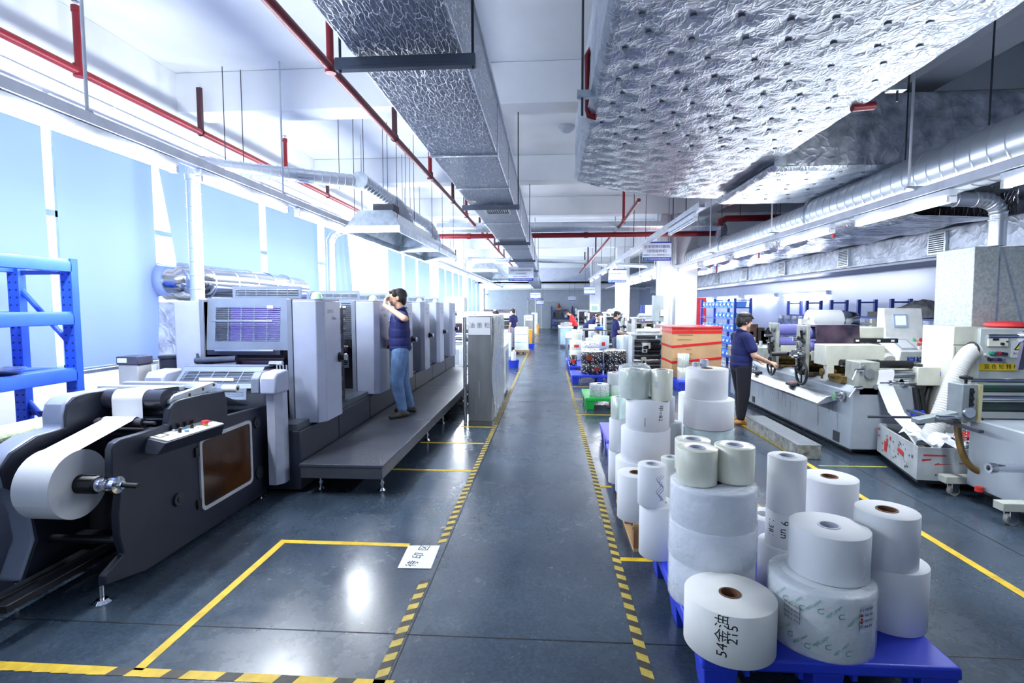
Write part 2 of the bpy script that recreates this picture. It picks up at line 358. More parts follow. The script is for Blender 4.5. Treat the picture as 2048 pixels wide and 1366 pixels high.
# right wall, far wall with doorway
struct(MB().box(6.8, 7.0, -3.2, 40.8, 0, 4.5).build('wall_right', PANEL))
mb = MB(); mb.box(-4.85, -1.6, 40.5, 40.7, 0, 3.12); mb.box(-0.55, 7.0, 40.5, 40.7, 0, 3.12); mb.box(-1.6, -0.55, 40.5, 40.7, 2.25, 3.12)
struct(mb.build('wall_far', GREYW, smooth=False))
d = thing('door_1', '', '', (-1.07, 40.52, 0)); del d['label']; del d['category']; d['kind'] = 'structure'
struct(MB().box(-1.56, -1.06, 40.52, 40.58, 0, 2.2).box(-1.05, -0.58, 40.52, 40.58, 0, 2.2).build('door_panel', M('pale_grey_door', (186, 194, 206), 0.5), d, bevel=0.004))
struct(MB().box(-1.64, -1.56, 40.46, 40.6, 0, 2.28).box(-0.59, -0.51, 40.46, 40.6, 0, 2.28).box(-1.64, -0.51, 40.46, 40.6, 2.2, 2.28).build('door_frame', WHITE, d))
d = thing('door_2', '', '', (-0.1, 40.42, 0)); del d['label']; del d['category']; d['kind'] = 'structure'
struct(MB().box(-0.48, 0.1, 40.44, 40.49, 0, 2.05).box(0.11, 0.65, 40.44, 40.49, 0, 2.05).build('door_panel', M('grey_steel_door', (168, 178, 192), 0.45), d, bevel=0.004))
# floor joints, taped markings
jm = M('dark_floor_joint', (16, 18, 22), 0.6)
mb = MB()
mb.quad((-4.6, 2.60, 0.0012), (6.8, 2.64, 0.0012), (6.8, 2.648, 0.0012), (-4.6, 2.606, 0.0012))
for y in (9.4, 15.6, 21.8): mb.box(-4.6, 6.8, y, y+0.006, 0.0002, 0.0012)
for x in (-0.735, 3.25): mb.box(x, x+0.008, -3, 40, 0.0002, 0.0012)
struct(mb.build('floor_joint', jm, smooth=False))
HB = M('worn_black_tape', (62, 60, 54), 0.6, var=0.15, vs=20); HY = M('worn_yellow_tape', (196, 172, 78), 0.6, var=0.12, vs=16)
def hazard(x0, x1, y0, y1, slant, z=0.002):
    mb = MB(); p = 0.055; y = y0; i = 0
    while y < y1:
        e = min(y+p, y1); mb.quad((x0, y, z), (x1, y+slant, z), (x1, e+slant, z), (x0, e, z), i % 2); y = e; i += 1
    return struct(mb.build('floor_marking', [HY, HB], smooth=False))
hazard(-0.80, -0.745, 1.4, 3.15, 0.03); hazard(-0.80, -0.745, 3.68, 26, 0.03); hazard(0.435, 0.49, 1.4, 14, -0.03)
mb = MB(); p = 0.09; x = -3.6; i = 0
while x < -0.8:
    mb.quad((x, 2.22+(x+0.8)*0.004, 0.002), (x+p, 2.22, 0.002), (x+p+0.02, 2.275, 0.002), (x+0.02, 2.275, 0.002), 1 if (i % 3 == 2 and x > -2.1) else 0); x += p; i += 1
struct(mb.build('floor_marking', [YELLOW, HB], smooth=False))
mb = MB(); mb.box(-1.965, -1.915, 2.26, 3.66, 0, 0.002); mb.box(-1.965, -1.0, 3.61, 3.66, 0, 0.0022)
for y, x0 in ((5.35, -1.9), (6.45, -1.62), (7.35, -1.25)): mb.box(x0, -0.81, y, y+0.045, 0, 0.002)
mb.box(0.49, 0.75, 3.50, 3.55, 0, 0.002); mb.box(0.49, 0.6, 4.95, 5.0, 0, 0.002)
for y in (8.3, 11.2, 9.7, 12.6): mb.box(0.49, 1.6, y, y+0.045, 0, 0.002)
struct(mb.build('floor_marking', YELLOW, smooth=False))
struct(MB().add([(2.80, 1.2, 0.002), (2.86, 1.2, 0.002), (2.83, 8.2, 0.002), (2.77, 8.2, 0.002)], [(0, 1, 2, 3)]).add([(2.77, 8.2, 0.002), (2.83, 8.2, 0.002), (2.6, 14, 0.002), (2.54, 14, 0.002)], [(0, 1, 2, 3)]).build('floor_marking', YELLOW, smooth=False))
struct(MB().box(2.9, 3.6, 5.78, 5.8, 0, 0.002).build('floor_marking', M('yellow_green_tape', (180, 190, 70), 0.6), smooth=False))
# paper notice stuck to the floor beside the hazard tape
n = tag(MB().add([pZ(795, 1136, 0.0032), pZ(862, 1137, 0.0032), pZ(880, 1091, 0.0032), pZ(817, 1091, 0.0032)], [(0, 1, 2, 3)]).build('floor_notice', PAPER, smooth=False),
    'white paper notice with black writing, stuck on the floor by the striped tape', 'notice')
mb = MB(); c = pZ(838, 1111, 0.0042); text_flat(mb, '待 印 区', 0.085, c, (0.12, 1, 0), (-1, 0.12, 0), 1.1); mb.build('writing', INKBLK, n, smooth=False)
# far right columns with white cladding
def column(x0, x1, y0, y1):
    return struct(MB().box(x0, x1, y0, y1, 0, 4.03).build('column', WHITE, bevel=0.012))
column(3.2, 3.74, 13.7, 14.25); column(2.66, 3.16, 21.1, 21.6); column(2.2, 2.75, 28.5, 29.0)
struct(MB().box(2.8, 3.06, 13.75, 14.1, 0, 4.03).cyl((3.13, 13.9, 0), (3.13, 13.9, 4.03), 0.05, n=14).build('column_casing', WHITE, bevel=0.01))
# ================================================================== overhead: blinds, lights, pipes, ducts
BLIND = translucent('pale_blue_blind_fabric', (116, 133, 181), 0.28)
def blind(y0, y1, label, ytop0=None, zb=1.14, fold=0.0, x=-4.36):
    t = thing('roller_blind', label, 'blind', (x, (y0+y1)/2, zb), 'roller blinds on the window wall')
    yt = y0 if ytop0 is None else ytop0; nz, ny = 14, 30; vs = []
    for i in range(nz+1):
        f = i/nz
        for j in range(ny+1):
            g = j/ny; a = y0*(1-f)+yt*f; b = y1+(0.35*(1-f)*fold if fold else 0)
            yy = a+(b-a)*g
            vs.append((x+0.012*math.sin(f*3.1+g*2)+fold*0.05*math.sin(g*26+f)*(1-0.5*f), yy, zb+(3.54-zb)*f))
    fs = [(i*(ny+1)+j, i*(ny+1)+j+1, (i+1)*(ny+1)+j+1, (i+1)*(ny+1)+j) for i in range(nz) for j in range(ny)]
    MB().add(vs, fs).build('fabric', BLIND, t)
    MB().cyl((x, y0, zb), (x, y1, zb), 0.014, n=10).build('bottom_bar', M('blind_bar', (120, 140, 170), 0.4), t)
    MB().cyl((x, yt, 3.555), (x, y1, 3.555), 0.03, n=12).build('roller', WHITE, t)
    return t
spans = [(2.2, 4.36), (4.45, 5.63), (6.15, 7.79), (7.94, 9.8), (10.02, 11.2), (14.1, 15.55), (15.75, 17.2), (17.4, 19.2), (20.5, 22.0), (22.2, 23.7), (23.9, 25.3), (25.5, 26.7), (28.0, 29.6), (29.8, 31.4), (31.6, 33.1)]
blabs = ['pale blue roller blind behind the blue rack', 'pale blue roller blind between the blue rack and the big silver pipe', 'pale blue roller blind with its near edge pulled aside, over the big silver pipe', 'pale blue roller blind behind the second printing unit', 'creased pale blue roller blind just before the white pier']
for i, (a, b) in enumerate(spans):
    l = blabs[i] if i < 5 else 'pale blue roller blind, %s beyond the white pier' % ORD[i-5]
    blind(a, b, l, 5.66 if i == 2 else None, fold=1.0 if i == 4 else 0)
# ---- tube lights
TRAY = M('white_cable_tray', (214, 220, 232), 0.45)
def tube_light(x, y0, y1, z, label, group, on=True):
    t = thing('tube_light', label, 'ceiling light', (x, (y0+y1)/2, z), group)
    MB().prism([(x-0.035, z+0.03), (x-0.02, z), (x+0.02, z), (x+0.035, z+0.03), (x+0.035, z+0.06), (x-0.035, z+0.06)], 'y', y0, y1).build('housing', TRAY, t)
    MB().cyl((x, y0+0.03, z-0.022), (x, y1-0.03, z-0.022), 0.024, n=12).build('tube', TUBE_ON if on else M('unlit_tube', (205, 220, 235), 0.2), t)
    for y in (y0, y1-0.03): MB().box(x-0.03, x+0.03, y, y+0.03, z-0.045, z+0.005).build('lamp_holder', WHITE, t)
    if on:
        tube_lamp(x, y0, y1, z-0.13, TUBE_W*(0.42 if x < 0 else 0.15))
        area_lamp('tube_glow', (x, (y0+y1)/2, z-0.06), 0.1, y1-y0, TUBE_W*(0.6 if x < 0 else 0.30))
    return t
def tray(x, y0, y1, z, label, rods, rodr=0.011, rm=None, rx=0.0):
    t = thing('cable_tray', label, 'cable tray', (x, (y0+y1)/2, z))
    MB().prism([(x-0.05, z), (x+0.05, z), (x+0.05, z+0.07), (x+0.04, z+0.07), (x+0.04, z+0.01), (x-0.04, z+0.01), (x-0.04, z+0.07), (x-0.05, z+0.07)], 'y', y0, y1).build('channel', TRAY, t)
    for y in rods:
        r = MB().cyl((x+rx, y, z+0.05), (x+rx, y, 4.5), rodr, n=8).build('hanger_rod', rm or WHITE, t)
        MB().cyl((x-0.03+min(rx, 0), y, z+0.075), (x+0.03, y, z+0.075), 0.02, n=10).build('hanger_clip', GALV, r)
    return t
tray(-3.07, 1.0, 36, 2.93, 'white cable tray along the window side carrying the long row of lights', [3.4, 6.0, 8.6, 11.2, 13.8, 16.4, 19, 22, 25, 28])
yl = [2.6, 4.5, 6.32]+[8.0+1.68*k for k in range(15)]
for i, y in enumerate(yl):
    tube_light(-3.07, y, y+(1.62 if i == 0 else 1.56), 2.86, 'lit tube light under the window-side tray, %s from the camera' % ORD[i], 'window-side tube lights')
tray(3.22, 2.0, 30, 2.66, 'white cable tray under the big spiral pipe on the press side', [4.9, 7.75, 10.6, 13.4, 16, 18.6, 21.8, 24], rx=-0.10)
for i in range(13):
    y = 2.72+1.80*i
    tube_light(3.22, y, y+1.32, 2.59, 'lit tube light under the spiral pipe, %s from the camera' % ORD[i], 'press-side tube lights')
tray(1.95, 7.0, 26, 2.97, 'grey cable tray beyond the silver plenum', [7.8, 8.6, 12.5, 16, 20, 24], 0.008, ROD)
for i, y in enumerate((7.3, 15.5, 18.2, 21.0, 23.8)):
    tube_light(1.95, y, y+1.5, 2.9, '%s tube light on the tray beyond the silver plenum' % ORD[i], 'middle tube lights', on=i > 0)
for i in range(5):
    y = 13.4+3.0*i
    tube_light(6.764, y, y+2.4, 2.03, 'lit tube light on the right wall beyond the racks, %s from the camera' % ORD[i], 'right wall tube lights')
# ---- red sprinkler pipes
t = thing('sprinkler_pipe', 'red sprinkler pipe running along the window-side ceiling', 'sprinkler pipe', (-4.1, 8, 3.77))
MB().cyl((-4.1, 0.5, 3.77), (-4.1, 13.0, 3.77), 0.036, n=14).build('main_pipe', RED, t)
def upright(x, y, z, parent, top=4.36):
    o = MB().cyl((x, y, z), (x, y, top-0.05), 0.03, n=12).cyl((x, y, z-0.045), (x, y, z+0.06), 0.045, n=12).cyl((x, y, top-0.09), (x, y, top-0.04), 0.037, n=12).build('riser', RED, parent)
    MB().cyl((x, y, top-0.05), (x, y, top), 0.014, n=8).cyl((x, y, top), (x, y, top+0.006), 0.03, n=10).build('sprinkler_head', CHROME, o)
HB_ = M('dark_maroon_bracket', (70, 34, 44), 0.5)
def hanger(x, y, z, parent, top):
    MB().box(x-0.026, x+0.026, y-0.02, y+0.02, z, top).ring((x, y, z), 0.042, 0.006, 'y', 16, 6).build('pipe_hanger', HB_, parent)
for y in (4.48, 8.12): upright(-4.1, y, 3.77, t)
for y in (6.10, 9.68): hanger(-4.1, y, 3.77, t, 4.28 if y < 7 else 4.06)
t = thing('sprinkler_pipe', 'red sprinkler pipe beside the silver square duct', 'sprinkler pipe', (-1.81, 8, 3.77))
MB().cyl((-1.81, 0.5, 3.69), (-1.81, 26.0, 3.69), 0.036, n=14).build('main_pipe', RED, t)
for y in (4.39, 8.07, 11.6, 15.5, 19): upright(-1.81, y, 3.69, t)
for y in (6.22, 9.98, 13.85, 17.6, 21.3): hanger(-1.81, y, 3.69, t, 4.06)
t = thing('sprinkler_pipe', 'red horizontal pipe crossing the hall under the spiral cross duct', 'sprinkler pipe', (0, 13.2, 3.46))
MB().cyl((-2.95, 13.2, 3.46), (4.0, 13.2, 3.46), 0.062, n=16).build('main_pipe', RED, t)
MB().tube([(4.0, 13.2, 3.46), (4.14, 13.2, 3.47), (4.24, 13.25, 3.52)], 0.062, 14).build('elbow', RED, t)
for x in (-2.0, 0.9): MB().cyl((x-0.05, 13.2, 3.46), (x+0.05, 13.2, 3.46), 0.074, n=16).build('coupling', RED, t)
t = thing('sprinkler_pipe', 'thick red pipe end with elbow beside the spiral pipe', 'sprinkler pipe', (4.5, 12.5, 3.7))
e = pY(1440, 452, 12.3); f = pY(1462, 437, 12.3); g = pY(1600, 434, 12.3)
MB().tube([e, e+Vector((0, 0, 0.1)), f+Vector((-0.1, 0, 0)), f, f+Vector((0.2, 0, 0)), g], 0.07, 14).build('main_pipe', RED, t)
for px in (1480, 1560): p = pY(px, 437, 12.3); MB().cyl(p, (p.x, p.y, 4.4), 0.007, n=6).build('hanger_rod', ROD, t)
t = thing('sprinkler_pipe', 'red sprinkler pipe running away to the right of the square duct', 'sprinkler pipe', (1.1, 12, 3.6))
a, b, c = pY(1278, 400, 10.2), pY(1247, 443, 12.2), pY(1160, 545, 24)
MB().cyl(a, b, 0.036, n=12).cyl(b, c, 0.036, n=12).build('main_pipe', RED, t)
MB().cyl(b, b+Vector((0, 0, 0.75)), 0.03, n=12).cyl(b+Vector((0, 0, -0.04)), b+Vector((0, 0, 0.05)), 0.045, n=12).build('riser', RED, t)
for px, py in ((1206, 490), (1187, 510), (1177, 522)):
    f = (px-1247)/(1160-1247); p = b.lerp(c, f); MB().cyl(p, p+Vector((0, 0, 0.6)), 0.025, n=8).build('riser', HB_, t)
t = thing('sprinkler_pipe', 'red pipe bent round the near side of the silver plenum', 'sprinkler pipe', (0.28, 4.4, 3.2))
p0, p1 = pY(1174, 98, 4.35), pY(1175, 236, 4.35)
MB().tube([p0+Vector((0.09, 0, 0.01)), p0+Vector((0.03, 0, 0.0)), p0+Vector((0, 0, -0.05)), p1+Vector((0, 0, 0.06)), p1+Vector((0.012, 0, 0.015)), p1+Vector((0.06, 0, 0)), (0.36, 4.35, p1.z+.03)], 0.022, 12).build('main_pipe', RED, t)
MB().cyl((2.30, 4.3, 3.225), (2.46, 4.3, 3.235), 0.032, n=12).build('end_cap', RED, t)
t = thing('sprinkler_pipe', 'thin dark red pipe along the foil duct over the two-colour press', 'sprinkler pipe', (4.1, 7, 2.9))
a, b = pY(1950, 462, 5.6), pY(1386, 610, 24)
MB().cyl(pY(1668, 308, 6.3), pY(1458, 410, 9.5), 0.02, n=10).build('main_pipe', RED, t)
for px, py, Y in ((1668, 308, 6.25), (1527, 372, 7.9)): q = pY(px, py, Y); MB().cbox(q+Vector((0, 0, 0.02)), (0.06, 0.05, 0.06)).build('coupling', RED, t)
# thin conduit along the lintel
t = thing('conduit', 'thin white conduit clipped along the lintel above the blinds', 'conduit', (-4.25, 8, 3.72))
MB().cyl((-4.42, 0.5, 3.73), (-4.42, 11.35, 3.73), 0.012, n=8).build('pipe', WHITE, t)
for y in (3.6, 5.2, 6.6, 8.0, 9.5): MB().box(-4.45, -4.405, y, y+0.02, 3.715, 3.745).build('clip', WHITE, t)
# ---- square foil wrapped duct left of centre
FOIL_A = crease_glint_foil('duct_foil_crease_glints', (134, 144, 164), (236, 241, 246), 24, (1.7, 0.42, 1.5))  # bright glints along the creases are coloured into this foil
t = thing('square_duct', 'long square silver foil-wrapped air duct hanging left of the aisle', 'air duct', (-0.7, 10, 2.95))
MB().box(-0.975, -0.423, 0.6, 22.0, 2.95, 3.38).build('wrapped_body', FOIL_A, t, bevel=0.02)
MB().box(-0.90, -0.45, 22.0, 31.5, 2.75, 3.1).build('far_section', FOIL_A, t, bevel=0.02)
for y in (4.35, 5.55, 7.9, 9.6, 11.5, 13.4, 15.3, 17.2, 19.1): MB().box(-0.985, -0.415, y, y+0.05, 2.943, 3.385).build('seam_tape', M('foil_seam_tape', (205, 212, 222), 0.25, 0.9, bump=0.4, bs=40), t, bevel=0.004)
MB().box(-0.425, -0.405, 0.6, 22, 3.35, 3.39).build('edge_flashing', M('pale_edge', (205, 212, 224), 0.4, 0.3), t)
BR = M('slotted_channel_steel', (104, 112, 130), 0.45, 0.6)
for k, y in enumerate((2.62, 6.45, 10.2, 14.1, 18.2)):
    br = MB().box(-1.06, -0.36, y, y+0.05, 2.89, 2.945).box(-1.06, -0.36, y-0.006, y, 2.885, 2.905).build('hanger_bracket', BR, t, bevel=0.003)
    for x in (-1.04, -0.375): MB().cyl((x, y+0.025, 2.88), (x, y+0.025, 4.49 if k != 1 else 4.035), 0.007, n=8).build('hanger_rod', ROD, br)
def grille(x0, x1, y0, y1, z, parent):
    o = MB().box(x0, x1, y0, y0+0.02, z-0.015, z).box(x0, x1, y1-0.02, y1, z-0.015, z).box(x0, x0+0.02, y0, y1, z-0.015, z).box(x1-0.02, x1, y0, y1, z-0.015, z).build('air_grille', GALV, parent)
    mb = MB(); n = 12
    for i in range(1, n): x = x0+(x1-x0)*i/n; mb.add([(x, y0, z-0.014), (x, y1, z-0.014), (x+0.012, y1, z), (x+0.012, y0, z)], [(0, 1, 2, 3)])
    mb.build('grille_slats', GALV, o); MB().box(x0, x1, y0, y1, z-0.002, z).build('grille_opening', M('dark_opening', (34, 40, 48), 0.8), o)
grille(-0.83, -0.50, 6.62, 7.05, 2.948, t)
# ---- quilted foil plenum on the right
FOIL_B = foil('quilted_foil', (198, 204, 212), 0.4, 12, 0.25, (1.3, 1, 1.3), crease=(170, 178, 190))
FOIL_C = foil('loose_foil', (226, 231, 238), 0.36, 7, 0.4, (1, 0.5, 1), metal=0.35, crease=(110, 118, 134))
def quilt(u0, u1, v0, v1, nu, nv, pitch, depth, place, edge=0.06):
    """a padded sheet pulled in at pins; place(u, v, h) -> point, h = bulge"""
    rnd = random.Random(3); pins = []
    k = 0; v = v0+0.16
    while v < v1-0.08:
        u = u0+0.16+(0.1 if k % 2 else 0)
        while u < u1-0.08: pins.append((u+rnd.uniform(-.035, .035), v+rnd.uniform(-.03, .03))); u += pitch
        v += pitch*0.92; k += 1
    P = np.array(pins); U = np.linspace(u0, u1, nu+1); V = np.linspace(v0, v1, nv+1)
    vs = []
    for v in V:
        for u in U:
            d = np.sqrt(((P-np.array((u, v)))**2).sum(1)); i = int(d.argmin()); dm = float(d[i])
            h = depth*(1-math.exp(-(dm/0.075)**1.3))
            a = math.atan2(v-P[i][1], u-P[i][0]); h += 0.0035*math.sin(a*(8+i % 4)+i*1.7)*math.exp(-((dm-0.07)/0.06)**2)+0.004*math.sin(u*21+v*5)*math.sin(v*17)
            e = min(u-u0, u1-u, v-v0, v1-v)
            if e < edge: h -= (1-e/edge)**2*0.05
            vs.append(place(u, v, h))
    fs = [(j*(nu+1)+i, j*(nu+1)+i+1, (j+1)*(nu+1)+i+1, (j+1)*(nu+1)+i) for j in range(nv) for i in range(nu)]
    return vs, fs, pins
t = thing('foil_plenum', 'huge quilted silver foil-wrapped duct overhead on the right', 'air duct', (1.4, 4, 3.2))
vs, fs, pins = quilt(0.30, 2.42, 1.9, 7.62, 130, 330, 0.27, 0.016, lambda u, v, h: (u, 1.9+(v-1.9)*(5.95-1.25*((2.42-u)/2.12)**2.2)/5.72, 3.255-h))
MB().add(vs, fs).build('padded_underside', FOIL_B, t, angle=180)
vs, fs, _ = quilt(1.9, 6.6, 3.25, 3.98, 150, 24, 0.3, 0.02, lambda u, v, h: (0.33-h, u, v))
MB().add(vs, fs).build('padded_side', FOIL_B, t, angle=180)
MB().prism([(.34, 1.9), (2.4, 1.9), (2.4, 7.8), (1.9, 7.7), (1.2, 7.35), (.7, 6.95), (.34, 6.56)], 'z', 3.27, 3.98).build('duct_core', FOIL_C, t)
vs, fs, _ = quilt(0.33, 2.42, 3.25, 3.98, 60, 24, 0.3, 0.02, lambda u, v, h: (u, 7.60+h, v))
vs2, fs2, _ = quilt(2.36, 6.6, 3.13, 3.90, 110, 24, 0.42, 0.03, lambda u, v, h: (u, 5.82-h, v))
MB().add(vs2, fs2).build('branch_front', FOIL_C, t, angle=180)
vs2, fs2, p2 = quilt(2.3, 6.6, 5.78, 7.62, 110, 60, 0.3, 0.025, lambda u, v, h: (u, v, 3.14-h))
MB().add(vs2, fs2).build('branch_underside', FOIL_B, t, angle=180)
MB().box(2.42, 6.6, 5.86, 7.58, 3.16, 3.90).build('branch_core', FOIL_C, t)
pins.sort(key=lambda p: p[1]); w0 = None
for u, v in [(p[0], 1.9+(p[1]-1.9)*(5.95-1.25*((2.42-p[0])/2.12)**2.2)/5.72) for p in pins[:100]]:
    if w0 is None: w0 = MB().cyl((u, v, 3.257), (u, v, 3.241), 0.019, n=10).build('pin_washer', M('pin_washer', (120, 128, 140), 0.4, 0.8), t); u0_, v0_ = u, v; l0 = w0.data
    else: q = w0.copy(); COL.objects.link(q); me_ = w0.data; q.location = w0.location+Vector((u-u0_, v-v0_, 0))
mb = MB()
for u, v in p2: mb.cyl((u, v, 3.142), (u, v, 3.126), 0.019, n=10)
mb.build('pin_washers', M('pin_washer'), t)['kind'] = 'stuff'
for y in (4.0,):
    b = MB().box(0.2, 0.36, y, y+0.05, 3.245, 3.30).build('hanger_bracket', GALV, t, bevel=0.003)
    MB().cyl((0.24, y+0.02, 3.12), (0.24, y+0.02, 4.49), 0.009, n=8).build('hanger_rod', ROD, b)
b = MB().box(2.40, 2.52, 4.02, 4.08, 3.24, 3.29).build('hanger_bracket', GALV, t, bevel=0.003); MB().cyl((2.47, 4.05, 3.17), (2.47, 4.05, 4.49), 0.008, n=8).build('hanger_rod', ROD, b)
# ---- spiral ducts
def spiral_mat():
    m = bpy.data.materials.new('spiral_duct_steel'); m.use_nodes = True; nt = m.node_tree; N, L = nt.nodes, nt.links; b = N['Principled BSDF']
    b.inputs['Metallic'].default_value = 1; b.inputs['Metallic'].default_value = 0.8; b.inputs['Roughness'].default_value = 0.3; b.inputs['Base Color'].default_value = (*lin((206, 213, 222)), 1)
    tc = N.new('ShaderNodeTexCoord'); n = N.new('ShaderNodeTexNoise'); n.inputs['Scale'].default_value = 14; L.new(tc.outputs['Object'], n.inputs['Vector'])
    r = N.new('ShaderNodeMapRange'); r.inputs[3].default_value = 0.28; r.inputs[4].default_value = 0.36; L.new(n.outputs['Fac'], r.inputs[0]); L.new(r.outputs[0], b.inputs['Roughness']); return m
SPIRAL = spiral_mat()
def spiral(mb, p0, p1, r, pitch=0.13, n=24, ridge=0.006, r1=None):
    p0, p1 = Vector(p0), Vector(p1); Ln = (p1-p0).length; k = max(2, int(Ln/pitch)); pts, rs = [], []
    for i in range(k):
        for f, e in ((0, 0), (0.915, 0), (0.935, ridge*1.2), (0.965, ridge*1.2), (0.985, 0)):
            s = (i+f)/k; pts.append(p0.lerp(p1, s)); rs.append(r+e)
    pts.append(p1); rs.append(r); return mb.tube(pts, rs, n)
def elbow(mb, c0, c1, c2, r, k=7, n=20, ridge=0.008):
    pts, rs = [], []
    c0, c1, c2 = Vector(c0), Vector(c1), Vector(c2)
    for i in range(k*3+1):
        s = i/(k*3); pts.append(c0*(1-s)**2+c1*2*s*(1-s)+c2*s*s); rs.append(r+(ridge if i % 3 == 1 else 0))
    return mb.tube(pts, rs, n)
t = thing('spiral_duct', 'fat spiral-seamed silver pipe hanging over the right row of lights', 'air duct', (3.62, 10, 2.95))
spiral(MB(), (3.50, 2.2, 2.92), (3.56, 7.3, 2.92), 0.22, 0.16).build('near_section', SPIRAL, t)
spiral(MB(), (3.56, 7.3, 2.92), (3.62, 26, 2.90), 0.18, 0.16).build('far_section', SPIRAL, t)
mb = MB()
for y, r in ((7.3, 0.225), (11.0, 0.19), (15, 0.19)): mb.ring((3.56+.003*(y-7.3), y, 2.92), r+0.004, 0.014, 'y', 30, 8)
mb.build('flange', GALV, t)
for y in (3.2, 4.6, 5.6, 8.6, 11.2): MB().cyl((3.52, y, 3.05), (3.52, y, 4.49), 0.007, n=8).build('hanger_rod', ROD, t)
t = thing('spiral_duct', 'slim spiral duct crossing the hall behind the square duct', 'air duct', (0.7, 13.0, 3.6))
spiral(MB(), (-2.75, 13.0, 3.64), (4.0, 13.0, 3.62), 0.12, 0.16).build('cross_pipe', SPIRAL, t)
elbow(MB(), (4.0, 13.0, 3.62), (4.2, 13.0, 3.6), (3.9, 12.8, 3.1), 0.12).build('elbow', SPIRAL, t)
t = thing('spiral_duct', 'spiral exhaust duct lying over the steel hood', 'air duct', (-2.5, 8.5, 3.4))
mb = MB(); spiral(mb, (-2.52, 7.0, 3.40), (-2.5, 8.5, 3.37), 0.1, 0.12); spiral(mb, (-2.5, 8.7, 3.36), (-2.5, 10.6, 3.36), 0.1, 0.12); mb.build('long_pipe', SPIRAL, t)
mb = MB(); elbow(mb, (-2.5, 8.3, 3.37), (-2.42, 8.6, 3.38), (-2.36, 8.8, 3.05), 0.11); elbow(mb, (-2.5, 10.5, 3.36), (-2.42, 10.9, 3.36), (-2.36, 11.0, 3.0), 0.11); mb.build('drop_elbow', SPIRAL, t)
MB().cyl((-2.52, 6.99, 3.40), (-2.52, 7.02, 3.40), 0.112, n=24).build('end_cap', GALV, t)
spiral(MB(), (-3.74, 5.9, 3.31), (-2.58, 7.1, 3.40), 0.085, 0.1).build('branch_pipe', SPIRAL, t)
mb = MB(); elbow(mb, (-3.74, 5.9, 3.31), (-3.85, 5.56, 3.33), (-3.85, 5.56, 3.08), 0.08); spiral(mb, (-3.85, 5.56, 3.08), (-3.85, 5.56, 0.0), 0.07, 0.14); mb.build('drop_pipe', SPIRAL, t)
for x, y in ((-3.78, 6.05), (-3.62, 6.15), (-2.52, 7.15), (-2.45, 8.0), (-2.55, 8.1), (-2.5, 9.2), (-2.45, 9.3), (-2.5, 10.2), (-3.0, 7.5)): MB().cyl((x, y, 3.4), (x, y, 4.49), 0.005, n=6).build('hanger_rod', ROD, t)
t = thing('spiral_duct', 'slim spiral duct dropping behind the second printing unit', 'air duct', (-4.1, 9.6, 2))
mb = MB(); elbow(mb, (-3.2, 9.9, 3.2), (-4.12, 9.8, 3.25), (-4.12, 9.8, 2.9), 0.075); spiral(mb, (-4.12, 9.8, 2.9), (-4.12, 9.8, 0.0), 0.07, 0.14); mb.build('drop_pipe', SPIRAL, t)
t = thing('spiral_duct', 'slim silver duct frame crossing the hall far back', 'air duct', (0, 20, 3.6))
mb = MB(); a, b, c = pY(928, 600, 20.5), pY(928, 528, 20.5), pY(1010, 521, 20.5)
spiral(mb, a, b, 0.075, 0.2); elbow(mb, b, b+Vector((0, 0, .18)), b+Vector((0.2, 0, .2)), 0.075); spiral(mb, b+Vector((0.2, 0, .2)), pY(1180, 524, 20.6), 0.075, 0.2); mb.build('cross_pipe', SPIRAL, t)
t = thing('spiral_duct', 'white spiral duct frame beside the first hanging sign', 'air duct', (2.2, 17, 3))
mb = MB(); a, b = pY(1195, 529, 17.5), pY(1312, 532, 17.5); spiral(mb, a, b, 0.07, 0.2); elbow(mb, b, b+Vector((.15, 0, 0)), b+Vector((.16, 0, -.2)), 0.07); q = b+Vector((.16, 0, -.2)); spiral(mb, q, Vector((q.x, q.y, 0.9)), 0.07, 0.2); mb.build('cross_pipe', SPIRAL, t)
# elbow duct and galvanised drop box at the right edge
t = thing('spiral_duct', 'silver elbow pipe turning down into the galvanised box', 'air duct', (5.7, 6.4, 2.4))
a, b, c = pY(1700, 397, 6.6), pY(1975, 388, 6.6), pY(1993, 492, 6.6)
mb = MB(); spiral(mb, (3.9, 6.6, a.z), (b.x-0.14, 6.6, b.z-0.06), 0.085, 0.2); elbow(mb, (b.x-0.14, 6.6, b.z-0.06), (c.x, 6.6, b.z-0.06), (c.x, 6.6, b.z-0.25), 0.085); mb.cyl((c.x, 6.6, b.z-0.25), (c.x, 6.6, c.z), 0.085, n=24).ring((c.x, 6.6, b.z-0.3), 0.085, 0.01, 'z', 24, 8); mb.build('elbow_pipe', SPIRAL, t)
gx = c.x; p0, p1 = pY(1950, 493, 6.54), pY(1944, 665, 6.54)
o = tag(MB().add([(p0.x, 6.54, p0.z), (p0.x+0.85, 6.54, p0.z), (p0.x+0.85, 7.15, p0.z), (p0.x, 7.15, p0.z), (p1.x, 6.54, 0.0), (p1.x+0.85, 6.54, 0.0), (p1.x+0.85, 7.15, 0.0), (p1.x, 7.15, 0.0)], [(0, 1, 2, 3), (7, 6, 5, 4), (4, 5, 1, 0), (5, 6, 2, 1), (6, 7, 3, 2), (7, 4, 0, 3)]).build('duct_box', SPANGLE, bevel=0.006), 'tall spangled galvanised duct box behind the control cabinet', 'duct box')
MB().add([(p0.x+0.29, 6.535, p0.z-.02), (p0.x+0.31, 6.535, p0.z-.02), (p0.x+0.74, 6.535, 0.95), (p0.x+0.72, 6.535, 0.95)], [(0, 3, 2, 1)]).build('fold_crease', GALV, o)
MB().box(p0.x+0.26, p0.x+0.275, 6.53, 6.545, 0.95, p0.z).build('corner_seam', GALV, o)
